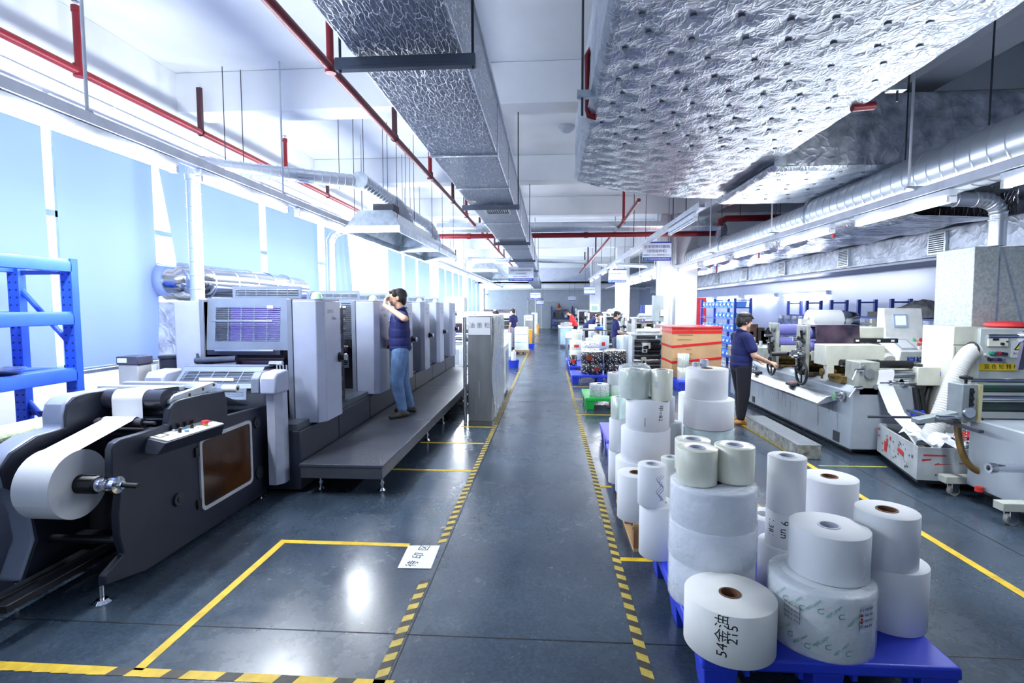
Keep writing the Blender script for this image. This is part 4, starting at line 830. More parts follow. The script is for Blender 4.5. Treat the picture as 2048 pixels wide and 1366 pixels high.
MB().box(-4.36, -3.62, 4.3, 5.4, .84, .9).build('table_top', M('table_grey', (96, 104, 126), 0.4), t, bevel=0.004); MB().box(-4.34, -3.68, 4.34, 5.36, .0, .84).build('table_body', M('table_body', (120, 130, 146), 0.5), t); MB().box(-3.9, -3.62, 4.5, 5.2, .9, .98).build('black_cover', M('cover_black', (30, 34, 48), .4), t, bevel=.01)
o = tag(MB().box(-3.54, -3.27, 2.2, 3.55, .88, .96).build('fabric_bundle', M('pale_green_cloth', (168, 180, 150), 0.8, var=0.15, vs=20, bump=0.5, bs=30), bevel=0.03), 'pale green cloth bundle lying between the blue rack and the unwinder', 'cloth')
MB().box(-3.52, -3.29, 2.25, 3.5, 0, .88).build('support_box', M('support_grey', (90, 100, 124), .5), o)
# ---------------------------------------------------------------- step platform
t = thing('step_platform', 'long dark grey metal step along the press', 'platform', (-1.86, 7.5, 0))
CHK = M('chequered_step', (76, 80, 92), 0.3, 0.35, var=0.12, vs=3, bump=0.35, bs=140)
ys = [4.53, 6.45, 9.3, 12.2]
for a, b in zip(ys, ys[1:]): MB().box(-2.25, -1.475, a+.004, b-.004, .275, .30).build('deck', CHK, t, bevel=.003)
MB().box(-2.24, -1.485, 4.54, 12.19, .17, .275).build('deck_frame', M('step_frame', (70, 74, 84), .4, .2), t, bevel=.003)
for y in (4.75, 6.6, 7.6, 9.4, 11.8):
    for x in (-2.15, -1.56): MB().cyl((x, y, 0), (x, y, .02), .035, .024, n=16).cyl((x, y, .02), (x, y, .17), .014, n=12).cyl((x, y, .06), (x, y, .08), .024, n=12).build('foot', CHROME, t)
# ---------------------------------------------------------------- ink cabinet with sign
t = thing('ink_cabinet', 'stainless steel ink cabinet with a white paper sign on its end', 'cabinet', (-.99, 8.4, 0))
MB().box(-1.163, -.82, 7.50, 9.35, .05, 1.58).build('body', M('stainless_brushed', (150, 152, 154), .32, .85, var=.1, vs=5, stretch=(1, 1, .2)), t, bevel=.008)
MB().box(-1.165, -.818, 7.495, 9.36, 0, .05).build('plinth', M('plinth_grey', (96, 98, 100), .5), t)
s = MB().box(-1.15, -.835, 7.488, 7.492, 1.31, 1.565).build('paper_sign', PAPER, t); mb = MB(); text_flat(mb, '油 墨 柜', .085, (-.99, 7.4865, 1.44), (1, 0, 0), (0, 0, 1)); mb.build('writing', M('sign_grey_ink', (96, 104, 118), .7), s, smooth=False)
mb = MB()
for y in (7.5, 7.62, 9.2): mb.cyl((-1.215, y, 0), (-1.215, y, 1.56), .016, n=10)
for k in range(9): mb.cyl((-1.215, 7.5, .25+.15*k), (-1.215, 9.2, .25+.15*k), .008, n=6)
mb.build('side_rail', CHROME, t)
mb = MB(); r_ = random.Random(5)
for x, z, c in ((-1.0, .52, 0), (-1.05, .28, 0)): mb.box(x, x+.004, 7.487, 7.49, z-.12, z+.12)
mb.build('drip_marks', M('pale_drips', (190, 190, 190), .6), t)
n, m = 24, 26; vs = []
for i in range(n+1):
    for j in range(m+1):
        y = 7.52+1.7*j/m; z = 1.585-1.5*i/n; vs.append((-.80+.025*math.sin(j*1.7+i*.35)+.02*(i/n)*math.sin(j*.9), y, z))
MB().add(vs, [(i*(m+1)+j, i*(m+1)+j+1, (i+1)*(m+1)+j+1, (i+1)*(m+1)+j) for i in range(n) for j in range(m)]).build('plastic_cover', SHEET, t, angle=180)
MB().box(-.83, -.805, 7.9, 8.5, .65, 1.05).build('blue_bag', M('blue_bag', (50, 90, 220), .4), t)
# ================================================================== rolls and pallets on the right of the aisle
def plastic_pallet(x0, x1, y0, y1, h, mat, label, group='plastic pallets beside the aisle'):
    t = thing('plastic_pallet', label, 'pallet', ((x0+x1)/2, (y0+y1)/2, 0), group); w = 0.03
    MB().hexa([(x0, y0, h-.055), (x1, y0, h-.055), (x1, y1, h-.055), (x0, y1, h-.055), (x0+.004, y0+.004, h), (x1-.004, y0+.004, h), (x1-.004, y1-.004, h), (x0+.004, y1-.004, h)]).build('deck', mat, t, bevel=.012, seg=3)
    for i in range(3):
        for j in range(3):
            fw, fd = .15 if i != 1 else .13, .16
            cx = (x0+fw/2+.01, (x0+x1)/2, x1-fw/2-.01)[i]; cy = (y0+fd/2+.01, (y0+y1)/2, y1-fd/2-.01)[j]; a, b = fw/2, fd/2; k = .8
            MB().hexa([(cx-a*k, cy-b*k, 0), (cx+a*k, cy-b*k, 0), (cx+a*k, cy+b*k, 0), (cx-a*k, cy+b*k, 0), (cx-a, cy-b, h-.055), (cx+a, cy-b, h-.055), (cx+a, cy+b, h-.055), (cx-a, cy+b, h-.055)]).build('foot', mat, t, bevel=.006)
    mb = MB()
    for k in range(4): xx = x0+.2+(x1-x0-.4)*k/3; mb.box(xx-.01, xx+.01, y0+.02, y1-.02, h-.09, h-.055)
    mb.build('deck_rib', mat, t); return t
def wood_pallet(x0, x1, y0, y1, h, label):
    t = thing('wooden_pallet', label, 'pallet', ((x0+x1)/2, (y0+y1)/2, 0))
    n = 7
    for k in range(n):
        a = x0+(x1-x0)*k/n; MB().box(a+.008, a+(x1-x0)/n-.008, y0, y1, h-.022, h).build('deck_board', WOOD, t, bevel=.003)
    for y in (y0+.05, (y0+y1)/2, y1-.05): MB().box(x0, x1, y-.045, y+.045, h-.044, h-.022).build('cross_board', WOOD, t, bevel=.002)
    for x in (x0+.06, (x0+x1)/2, x1-.06):
        for y in (y0+.05, (y0+y1)/2, y1-.05): MB().box(x-.05, x+.05, y-.045, y+.045, .02, h-.044).build('block', M('pallet_block', (150, 112, 78), .8, var=.12), t, bevel=.003)
        MB().box(x-.05, x+.05, y0, y1, 0, .02).build('base_board', WOOD, t)
    return t
FILMROLL = M('pale_film_roll', (226, 228, 212), .25, var=.03, vs=3, coat=.3)
HOLO = M('hologram_film', (196, 226, 214), .15, .3, var=.25, vs=7, stretch=(1, 1, .05), var2=(236, 216, 196))
GREENFILM = M('greenish_wrapped_film', (214, 228, 208), .22, var=.10, vs=7, coat=.3)
AQUA = M('aqua_wrapped_film', (196, 226, 222), .2, var=.2, vs=14, coat=.4)
CORE_W = M('white_core_tube', (190, 194, 208), .6, var=.05)
ROLLG = 'rolls on the pallets beside the aisle'
def roll(label, c, r, z0, z1, mat=None, core=KRAFT, cr=.047, film=False, wrap_top=False, group=ROLLG, name='paper_roll', end=None, n=64, parts=True, cat='paper roll'):
    t = thing(name, label, cat, (c[0], c[1], z0), group); mat = mat or PAPER; ci = cr-.008
    e = .002
    MB().lathe([(cr, 0), (r-e, 0), (r, e), (r, z1-z0-e), (r-e, z1-z0), (cr, z1-z0), (cr, 0)], (c[0], c[1], z0), n).build('body', mat, t, angle=50)
    if parts: MB().lathe([(ci, 0.001), (cr, 0.001), (cr, z1-z0+.003), (ci, z1-z0+.003), (ci, 0.001)], (c[0], c[1], z0), 28).build('core', core, t, angle=40)
    if film:
        rnd = random.Random(int(c[0]*1000)); prof = []
        for k in range(13): prof.append((r+.004+rnd.uniform(0, .003), -.0+(z1-z0)*k/12))
        if wrap_top: prof += [(r-.01, z1-z0+.008), (r-.05, z1-z0+.006)]
        MB().lathe(prof, (c[0], c[1], z0), n).build('stretch_wrap', FILM, t, angle=180)
    return t
plastic_pallet(.665, 1.739, 2.236, 3.44, .20, PLASTIC_BLUE, 'blue plastic pallet at the near end of the row, under the big white rolls')
wood_pallet(.585, 1.62, 3.64, 4.60, .20, 'pale wooden pallet with rolls, between the two blue pallets')
plastic_pallet(.63, 1.7, 4.75, 5.82, .20, PLASTIC_BLUE, 'blue plastic pallet just beyond the wooden pallet')
plastic_pallet(.66, 1.7, 5.95, 6.9, .20, M('violet_blue_plastic', (92, 84, 200), .45, var=.04), 'violet blue plastic pallet, half hidden behind the wooden pallet rolls')
plastic_pallet(.60, 1.7, 8.70, 9.7, .20, M('green_plastic', (34, 178, 80), .42, var=.05), 'bright green plastic pallet')
plastic_pallet(.50, 1.75, 11.56, 12.5, .20, PLASTIC_BLUE, 'blue plastic pallet under the black patterned rolls')
plastic_pallet(.52, 1.8, 13.35, 14.6, .20, PLASTIC_BLUE, 'blue plastic pallet under the doodle patterned and striped rolls')
plastic_pallet(.50, 1.6, 14.75, 15.7, .20, PLASTIC_BLUE, 'blue plastic pallet under the yellow grid patterned rolls')
A = roll('white paper roll with black handwriting on its side at the near corner', (.817, 2.36), .195, .2, .427, M('off_white_paper', (240, 240, 236), .75, var=.02))
ang = math.atan2(-2.36, -.817+.0)+.12
mb = MB(); text_cyl(mb, '54金油', .062, (.817, 2.36), .1958, ang-.24, .335, PI/2); text_cyl(mb, '215', .058, (.817, 2.36), .1958, ang-.03, .35, PI/2); mb.build('handwriting', INKBLK, A, smooth=False)
B = roll('white roll in film printed with green marks, under a plain white roll', (1.255, 2.451), .216, .2, .484, M('off_white_paper2', (232, 236, 238), .6, var=.02), film=True, wrap_top=True)
GR = M('green_print', (40, 150, 118), .6, var=0); mb = MB(); mb2 = MB(); ca = math.atan2(-2.451, -1.255)
for i, (da, z) in enumerate(((-.75, .44), (-.42, .43), (-.1, .44), (.25, .43), (-.62, .29), (-.3, .27), (.05, .29), (.4, .27), (-.95, .33), (.62, .4))):
    text_cyl(mb, 'PEFC paper', .017, (1.255, 2.451), .2252, ca+da, z, math.radians(48)); text_cyl(mb, 'C\'', .034, (1.255, 2.451), .2252, ca+da+.13, z-.02, math.radians(20))
mb.build('printed_marks', GR, B, smooth=False)
def patch_cyl(c, R, a0, a1, z0, z1, n=8):
    vs = []; 
    for k in range(n+1): a = a0+(a1-a0)*k/n; vs += [(c[0]+R*math.cos(a), c[1]+R*math.sin(a), z0), (c[0]+R*math.cos(a), c[1]+R*math.sin(a), z1)]
    return MB().add(vs, [(2*k, 2*k+2, 2*k+3, 2*k+1) for k in range(n)])
l = patch_cyl((1.255, 2.451), .2250, ca+.72, ca+1.02, .34, .455).build('paper_label', M('label_blue_white', (206, 214, 230), .6), B)
for k in range(4): text_cyl(mb2, '品名 规格 重量', .012, (1.255, 2.451), .2256, ca+.87, .44-.025*k, 0)
mb2.build('label_print', INKBLK, l, smooth=False)
mb = MB(); text_cyl(mb, '●\n●\n●', .016, (1.255, 2.451), .2256, ca+.755, .40, 0); mb.build('label_red_print', M('label_red', (190, 40, 50), .6), l, smooth=False)
l = patch_cyl((1.255, 2.451), .2250, ca-.62, ca-.34, .33, .42).build('paper_label', M('label_grey', (196, 200, 206), .6), B); mb = MB()
for k in range(4): text_cyl(mb, '0592-6 7315', .015, (1.255, 2.451), .2256, ca-.48, .405-.021*k, -.12)
mb.build('label_print', INKBLK, l, smooth=False)
C_ = roll('plain white roll with a grey core, standing on the green-printed roll', (1.302, 2.487), .167, .489, .700, core=CORE_W)
MB().tube([(1.302+.1685*math.cos(a), 2.487+.1685*math.sin(a), z) for a, z in ((ca+.93, .62), (ca+.95, .6), (ca+.93, .585), (ca+.97, .57), (ca+.94, .55), (ca+.98, .53), (ca+.95, .515))], .003, 6).build('tape_tail', FILM, C_)
roll('plain white roll at the right corner of the near blue pallet', (1.649, 2.589), .151, .2, .498)
roll('white roll with a dark brown core, standing on the right corner roll', (1.614, 2.58), .132, .498, .747)
roll('white roll with a brown core and small writing, at the back of the near pallet', (1.676, 3.219), .152, .2, .70)
roll('short white roll at the bottom of the slim stack', (1.27, 2.86), .13, .2, .45)
G = roll('slim white roll with a black handwritten 9, below another slim roll', (1.264, 2.85), .095, .45, .639)
mb = MB(); text_cyl(mb, '9 un', .055, (1.264, 2.85), .0957, math.atan2(-2.85, -1.264)-.02, .555, -PI/2); text_cyl(mb, '1.381', .045, (1.264, 2.85), .0957, math.atan2(-2.85, -1.264)-.75, .55, -PI/2); mb.build('handwriting', INKBLK, G, smooth=False)
roll('slim tall white roll with a grey core, topmost of the slim stack', (1.262, 2.845), .094, .639, .925, core=CORE_W)
roll('white roll peeping out between the wrapped stack and the slim stack', (1.31, 3.22), .12, .2, .46, parts=False)
for k, (z0, z1, lb) in enumerate(((.2, .417, 'bottom'), (.417, .607, 'middle'), (.607, .805, 'top'))):
    roll('film-wrapped big white roll, %s one of the three-high stack' % lb, (.855, 2.76), (.212, .214, .211)[k], z0, z1, film=True, wrap_top=k == 2, mat=M('white_wrapped_paper', (232, 236, 246), .6, var=.02))
roll('pale clear film roll with grey core, front one on the wrapped stack', (.765, 2.743), .102, .812, .99, FILMROLL, CORE_W, .045, name='film_roll', cat='film roll')
roll('pale clear film roll with grey core, right one on the wrapped stack', (.968, 2.785), .1, .812, .995, FILMROLL, CORE_W, .045, name='film_roll', cat='film roll')
roll('pale clear film roll half hidden behind the front film roll', (.80, 2.955), .095, .812, .98, FILMROLL, CORE_W, .045, name='film_roll', cat='film roll')
roll('tall white roll at the left back of the near blue pallet', (.672, 3.21), .114, .2, .523)
L1 = roll('slim white roll with faint blue scribbles, standing on the left back roll', (.624, 3.183), .083, .523, .767, core=CORE_W, cr=.04)
rnd = random.Random(4); mb = MB(); a0 = math.atan2(-3.18, -.624)+.55
for k in range(3): mb.tube([(.624+.0838*math.cos(a0+.25*math.sin(i*1.1+k)+.1*k), 3.183+.0838*math.sin(a0+.25*math.sin(i*1.1+k)+.1*k), .56+.15*i/11+.01*rnd.random()) for i in range(12)], .0012, 4)
mb.build('scribble', M('blue_pen', (70, 80, 140), .7, var=0), L1)
roll('pale wrapped roll between the slim scribbled roll and the wrapped stack', (.775, 3.36), .058, .2, .76, FILMROLL, CORE_W, .035, film=True, name='film_roll', cat='film roll')
roll('white roll on the near left corner of the wooden pallet', (.628, 3.775), .131, .2, .525)
roll('big white roll at the bottom of the wooden pallet stack', (.75, 4.31), .2, .2, .48)
roll('big white roll second from the bottom of the wooden pallet stack', (.788, 4.306), .196, .48, .735)
a4 = roll('big white roll with a few black characters, under the plastic-bagged roll', (.796, 4.283), .171, .735, .982)
mb = MB(); text_cyl(mb, '甲=82', .05, (.796, 4.283), .1716, math.atan2(-4.283, -.796)+.62, .885, -PI/2); text_cyl(mb, '1', .1, (.796, 4.283), .1716, math.atan2(-4.283, -.796)-.1, .81, 0, sx=.4); mb.build('handwriting', INKBLK, a4, smooth=False)
a1 = roll('greenish film roll loosely bagged in clear plastic, topmost of its stack', (.694, 4.288), .112, .982, 1.21, GREENFILM, CORE_W, .045, name='film_roll', cat='film roll')
rnd = random.Random(9); prof = [(.125, 0), (.128, .06), (.126, .14), (.13, .2), (.122, .245), (.09, .262), (.04, .27), (.02, .275)]; vs = []; n = 40
for r, h in prof:
    for k in range(n): a = 2*PI*k/n; rr = r*(1+.07*math.sin(k*2.3+h*40)+rnd.uniform(-.04, .04)); vs.append((.694+rr*math.cos(a), 4.288+rr*math.sin(a), .985+h+rnd.uniform(-.006, .01)*(h > .2)))
MB().add(vs, [(i*n+k, i*n+(k+1) % n, (i+1)*n+(k+1) % n, (i+1)*n+k) for i in range(len(prof)-1) for k in range(n)]).build('plastic_bag', FILM, a1, angle=180)
f = roll('pale film roll with a small label, right of the bagged roll', (.893, 4.215), .083, .982, 1.216, FILMROLL, CORE_W, .045, name='film_roll', cat='film roll')
aa = math.atan2(-4.2, -.873); patch_cyl((.893, 4.215), .0838, aa-.75, aa-.35, 1.08, 1.13).build('paper_label', M('label_grey2', (206, 208, 210), .6), f)
roll('rainbow hologram film roll at the left of the wooden pallet stack', (.60, 4.52), .07, .76, .945, HOLO, CORE_W, .035, name='film_roll', cat='film roll')
roll('short white roll under the rainbow film roll', (.595, 4.525), .075, .48, .759)
roll('white roll lowest at the left back of the wooden pallet', (.585, 4.53), .068, .2, .48, parts=False)
roll('narrow white roll half hidden at the right of the written roll', (1.01, 4.50), .052, .735, .955, cr=.03)
roll('white roll supporting the narrow half hidden roll', (1.04, 4.53), .09, .2, .735, parts=False)
roll('white roll at the bottom of the right-hand tall stack', (1.305, 4.36), .194, .2, .45)
roll('white roll second from the bottom of the right-hand tall stack', (1.305, 4.36), .194, .45, .625)
roll('aqua film-wrapped roll in the middle of the right-hand tall stack', (1.305, 4.36), .193, .625, .735, AQUA, film=True, wrap_top=True)
roll('broad white roll second from the top of the right-hand tall stack', (1.297, 4.345), .194, .745, .972)
roll('white roll with a dark core, topmost of the right-hand tall stack', (1.292, 4.40), .166, .972, 1.209)
roll('white roll standing behind the broad roll of the right-hand tall stack', (1.30, 4.85), .12, .2, .93)
roll('white roll lying low between the two tall stacks', (1.02, 4.93), .13, .2, .60)
TAPE = M('grey_blue_tape', (124, 138, 166), .35, var=.05)
roll('small grey-blue tape roll, shorter of the two on the tall stack', (1.235, 4.525), .022, 1.212, 1.243, TAPE, CORE_W, .012, 'tape', group='tape rolls on the tall stack', name='tape_roll', n=28, cat='tape roll')
roll('small grey-blue tape roll, taller of the two on the tall stack', (1.305, 4.525), .03, 1.212, 1.268, TAPE, CORE_W, .016, 'tape', group='tape rolls on the tall stack', name='tape_roll', n=28, cat='tape roll')
# ---- further pallets: patterned rolls
def spots(name, base, dot, sc, size, red=None):
    m = bpy.data.materials.new(name); m.use_nodes = True; nt = m.node_tree; N, L = nt.nodes, nt.links; b = N['Principled BSDF']; b.inputs['Roughness'].default_value = .4
    tc = N.new('ShaderNodeTexCoord'); v = N.new('ShaderNodeTexVoronoi'); v.inputs['Scale'].default_value = sc; L.new(tc.outputs['Object'], v.inputs['Vector'])
    r = N.new('ShaderNodeValToRGB'); r.color_ramp.interpolation = 'CONSTANT'; r.color_ramp.elements[0].color = (*lin(dot), 1); r.color_ramp.elements[1].color = (*lin(base), 1); r.color_ramp.elements[1].position = size
    L.new(v.outputs['Distance'], r.inputs['Fac']); L.new(r.outputs['Color'], b.inputs['Base Color']); return m
def grid(name, base, line, sc, w=.14, vertical=False):
    m = bpy.data.materials.new(name); m.use_nodes = True; nt = m.node_tree; N, L = nt.nodes, nt.links; b = N['Principled BSDF']; b.inputs['Roughness'].default_value = .5
    tc = N.new('ShaderNodeTexCoord'); br = N.new('ShaderNodeTexBrick'); br.offset = 0; br.inputs['Scale'].default_value = sc; br.inputs['Mortar Size'].default_value = w*.2; br.inputs['Brick Width'].default_value = .5; br.inputs['Row Height'].default_value = 50 if vertical else .5
    br.inputs['Color1'].default_value = br.inputs['Color2'].default_value = (*lin(base), 1); br.inputs['Mortar'].default_value = (*lin(line), 1)
    mp = N.new('ShaderNodeMapping'); mp.inputs['Rotation'].default_value = (PI/2, 0, 0); L.new(tc.outputs['Object'], mp.inputs[0]); L.new(mp.outputs[0], br.inputs['Vector']); L.new(br.outputs['Color'], b.inputs['Base Color']); return m
SPOT = spots('black_starry_print', (24, 24, 30), (226, 228, 232), 26, .30); DOOD = spots('white_doodle_print', (232, 234, 240), (96, 98, 120), 20, .26); LACE = spots('white_lace_print', (214, 218, 224), (150, 158, 170), 48, .34)
GRID = grid('yellow_grid_print', (240, 240, 222), (120, 150, 120), 14); STRP = grid('pale_blue_stripe_print', (214, 230, 244), (150, 176, 210), 30, .3, True); REDP = M('red_print', (214, 40, 44), .5, var=0)
FARG = 'printed rolls on the far pallets'
def mark(t, c, r, z0, z1, off, w, mat):
    a = math.atan2(-c[1], -c[0])+off; patch_cyl(c, r+.003, a-w, a+w, z0, z1).build('printed_band', mat, t)
roll('low white roll with a grey lace pattern on the green pallet', (.86, 8.98), .168, .2, .40, LACE, group=FARG, n=40)
roll('white roll at the bottom of the small stack on the green pallet', (1.13, 9.05), .11, .2, .385, group=FARG, n=40)
roll('white roll at the top of the small stack on the green pallet', (1.12, 9.05), .115, .385, .585, group=FARG, film=True, wrap_top=True, n=40)
roll('white roll behind the small stack on the green pallet', (1.36, 9.35), .12, .2, .6, group=FARG, n=40)
for nm, cx, cy, z0, z1, rr in (('lower left', .965, 11.95, .2, .43, .245), ('upper left', .965, 11.95, .435, .70, .25), ('lower right', 1.49, 12.0, .2, .43, .245), ('upper right', 1.49, 12.0, .435, .72, .25)):
    q = roll('black roll with white star pattern, %s of the four on the blue pallet' % nm, (cx, cy), rr, z0, z1, SPOT, group=FARG, n=40, end=PAPER)
    MB().lathe([(.05, z1+.002), (rr*.99, z1+.002)], (cx, cy, 0), 40).build('paper_end', PAPER_D, q)
    if 'left' in nm: mark(q, (cx, cy), rr, z0+.08, z1-.07, -.2 if 'upper' in nm else .5, .28, M('dark_red_print', (128, 44, 36), .5, var=.2, vs=60))
for lb, c, r, z0, z1, mt in (('small black roll with a red band, left on the doodle pallet', (.62, 13.55), .1, .2, .46, SPOT), ('white roll under the doodle patterned rolls', (1.07, 13.75), .23, .2, .5, PAPER), ('doodle patterned white roll, lower of two', (1.07, 13.75), .235, .5, .645, DOOD), ('doodle patterned white roll, upper of two', (1.07, 13.75), .235, .65, .80, DOOD),
    ('dark roll under the thin black patterned roll', (1.6, 13.75), .17, .2, .52, PAPER), ('thin black patterned roll beside the pale blue striped roll', (1.6, 13.75), .18, .53, .62, SPOT), ('pale blue striped roll with red squares, lower one', (1.40, 14.3), .2, .2, .55, STRP), ('pale blue striped roll with red squares, upper one', (1.40, 14.3), .215, .56, .92, STRP),
    ('yellow grid patterned roll, bottom of its stack', (.78, 15.1), .19, .2, .47, GRID), ('yellow grid patterned roll with a red band, middle of its stack', (.77, 15.1), .175, .47, .75, GRID), ('yellow grid patterned roll, top of its stack', (.80, 15.1), .15, .75, 1.05, GRID), ('white roll at the back of the grid roll pallet', (1.25, 15.3), .2, .2, .8, PAPER)):
    q = roll(lb, c, r, z0, z1, mt, group=FARG, n=32)
    if 'red band' in lb: mark(q, c, r, z0+.08, z0+.16, 0.1, .4, REDP)
    if 'red squares' in lb and 'upper' in lb: mark(q, c, r, z0+.1, z0+.2, .3, .22, REDP); mark(q, c, r, z0+.08, z0+.15, -.5, .15, REDP)
# ================================================================== two-colour rotary press on the right
OILY = M('worn_grey_casting', (158, 164, 158), .45, .1, var=.06, vs=7, bump=.05, bs=40, var2=(122, 124, 116))
GREYP = M('press_grey_paint', (158, 168, 178), .38, .1, var=.07, vs=3)
GOLDEN = M('oily_brown_parts', (112, 92, 50), .35, .4, var=.3, vs=16, var2=(30, 26, 20))
SMOKED = M('smoked_brown_cover', (70, 56, 66), .15, var=.3, vs=5, coat=.5, var2=(38, 34, 50))
PURP = M('violet_roller', (112, 112, 176), .2, var=.06, coat=.3)
t = thing('rotary_press', 'low grey two-colour rotary printing press on the right of the aisle', 'printing press', (3.9, 8, 0))
b = MB().prism([(3.44, .07), (4.15, .07), (4.15, .80), (3.52, .80), (3.44, .74)], 'y', 6.2, 10.2).build('base', GREYP, t, bevel=.015, seg=3)
MB().box(3.52, 4.1, 6.3, 10.1, .02, .07).build('plinth', BLACK, b)
MB().box(3.43, 3.441, 6.42, 6.55, .1, .22).box(3.43, 3.441, 9.0, 9.1, .1, .2).build('vent_cover', M('vent_dark', (52, 56, 62), .5), b)
rnd = random.Random(2); mb = MB()
for k in range(40): y = rnd.uniform(6.4, 9.8); z = rnd.uniform(.35, .7); mb.box(3.4385, 3.441, y, y+.006, z-rnd.uniform(.08, .3), z)
mb.build('oil_streak', M('oil_streak', (126, 134, 142), .4, .2), b)
MB().prism([(3.20, .53), (3.44, .60), (3.44, .655), (3.30, .64), (3.20, .56)], 'y', 6.47, 9.2).build('side_tray', STEEL, t, bevel=.004)
MB().cbox((3.30, 7.35, .66), (.12, .16, .035)).build('tray_switch', M('switch_box', (60, 60, 66), .4), t, bevel=.006); MB().cbox((3.30, 7.35, .682), (.05, .06, .012)).build('switch_button', M('soft_red', (210, 120, 124), .5), t)
MB().cbox((3.30, 8.6, .665), (.12, .16, .035)).build('tray_switch', M('switch_box2', (60, 60, 66), .4), t, bevel=.006)
def handwheel(x, y, z, r, parent):
    o = MB().ring((x, y, z), r, .017, 'x', 36, 10).build('handwheel', BLACK, parent)
    mb = MB()
    for k in range(3): a = 2*PI*k/3+.5; mb.tube([(x, y, z), (x, y+r*math.cos(a), z+r*math.sin(a))], .011, 8)
    mb.cyl((x-.02, y, z), (x+.03, y, z), .03, n=18); mb.build('spoke', BLACK, o)
    MB().cyl((x+.03, y, z), (x+.2, y, z), .016, n=12).build('spindle', STEEL, o)
    MB().cyl((x-.07, y+r*.8, z+r*.45), (x-.01, y+r*.8, z+r*.45), .014, n=12).build('crank_grip', CHROME, o)
handwheel(3.34, 8.15, .82, .135, t); handwheel(3.34, 7.2, .83, .15, t)
for y, z in ((6.35, .665), (9.0, .70)): MB().lathe([(0, -.08), (.05, -.08), (.055, -.05), (.04, -.04), (.04, -.02), (.062, -.01), (.062, .01), (.03, .02), (.03, .1)], (3.40, y, z), 28, 'x').build('adjusting_knob', CHROME, t)
def tower(y0, y1, z1, cover, cz0, cx1, nm):
    MB().box(4.08, 4.12, y0, y1, .80, z1).build('tower_frame', OILY, t, bevel=.006); u = MB().box(3.50, 3.545, y0, y1, .80, z1).build('tower_frame', OILY, t, bevel=.006)
    mb = MB(); rr = random.Random(int(y0*10))
    for fy, fz, r in ((.3, .88, .05), (.35, .62, .04), (.55, .45, .055), (.4, .25, .045), (.7, .1, .05)):
        mb.cyl((3.50, y0+(y1-y0)*fy, .8+(z1-.8)*fz), (3.47, y0+(y1-y0)*fy, .8+(z1-.8)*fz), r, n=20)
    mb.build('bearing_cap', M('dull_bearing', (120, 126, 132), .35, .5, var=.1), u)
    mb = MB()
    for k in range(9): mb.cyl((3.50, y0+rr.uniform(.03, y1-y0-.03), rr.uniform(.85, z1-.05)), (3.44, y0+rr.uniform(.03, y1-y0-.03), rr.uniform(.85, z1-.05)), rr.uniform(.008, .018), n=10)
    mb.build('adjusting_screw', BLACK, u)
    MB().cyl((3.50, (y0+y1)/2-.02, 1.27), (3.38, (y0+y1)/2-.02, 1.27), .02, n=14).build('clamp_lever', CHROME, u)
    mb = MB(); mb.cyl((3.545, y0+.09, z1-.1), (4.08, y0+.09, z1-.1), .085, n=28); mb.cyl((3.545, y0+.06, z1-.28), (4.08, y0+.06, z1-.28), .07, n=26); mb.build('ink_roller', PURP, u)
    MB().box(3.56, 4.07, y0-.02, y0+.0, cz0, z1-.33).build('front_cover', CREAM, u, bevel=.005)
    mb = MB(); mb.cyl((3.545, y0+.12, cz0-.06), (4.08, y0+.12, cz0-.06), .05, n=20).cyl((3.545, y0+.2, cz0-.14), (4.08, y0+.2, cz0-.14), .045, n=20); mb.build('impression_roller', GOLDEN, u)
    MB().box(3.55, 4.08, y0, y1, .8, .83).build('bed_plate', GOLDEN, u)
    return u
u1 = tower(8.1, 8.4, 1.46, None, 1.0, 0, 'rear'); u2 = tower(7.15, 7.45, 1.46, None, 1.0, 0, 'front')
MB().prism([(7.02, 1.235), (7.05, 1.47), (7.4, 1.475), (7.4, 1.46), (7.07, 1.455), (7.035, 1.235)], 'x', 3.56, 4.10).build('smoked_cover', SMOKED, u2, bevel=.004)
mb = MB(); mb.lathe([(0, -.2), (.03, -.2), (.03, -.15), (.05, -.15), (.055, -.1), (.07, -.09), (.07, -.05), (.05, -.04), (.05, .03)], (3.50, 7.22, 1.08), 26, 'x'); mb.build('tension_dial', CHROME, u2)
MB().cyl((3.3, 7.25, 1.08), (3.12, 7.3, 1.07), .03, n=14).build('dial_arm', BLACK, u2)
# cream covers and the cross rail
MB().box(3.56, 4.26, 6.72, 7.0, .98, 1.235).build('cream_cover', CREAM, t, bevel=.008); MB().box(3.56, 3.64, 6.7, 6.8, .8, .98).build('cover_leg', CREAM, t, bevel=.004)
MB().box(4.1, 4.46, 7.05, 7.4, 1.30, 1.44).build('cream_top_cover', CREAM, t, bevel=.006); MB().box(4.1, 4.62, 7.0, 7.05, 1.245, 1.30).build('black_rail', BLACK, t, bevel=.004)
mb = MB()
for x in (4.12, 4.38, 4.55): mb.cbox((x, 6.998, 1.272), (.04, .006, .025))
mb.build('rail_marks', WHITE, t)
MB().cyl((3.72, 6.66, 1.02), (4.16, 6.66, 1.02), .045, n=22).build('black_roller', BLACK, t)
MB().add([(3.7, 6.62, .99), (4.2, 6.5, .95), (4.3, 6.9, .97), (3.9, 6.9, 1.0)], [(0, 1, 2, 3)]).build('paper_strip', PAPER, t)
mb = MB(); mb.box(3.6, 4.1, 6.45, 6.9, .80, .88).cyl((3.55, 6.8, .9), (4.1, 6.8, .9), .04, n=16).cyl((3.55, 6.6, .87), (4.1, 6.6, .87), .03, n=16); mb.build('oily_rollers', GOLDEN, t)
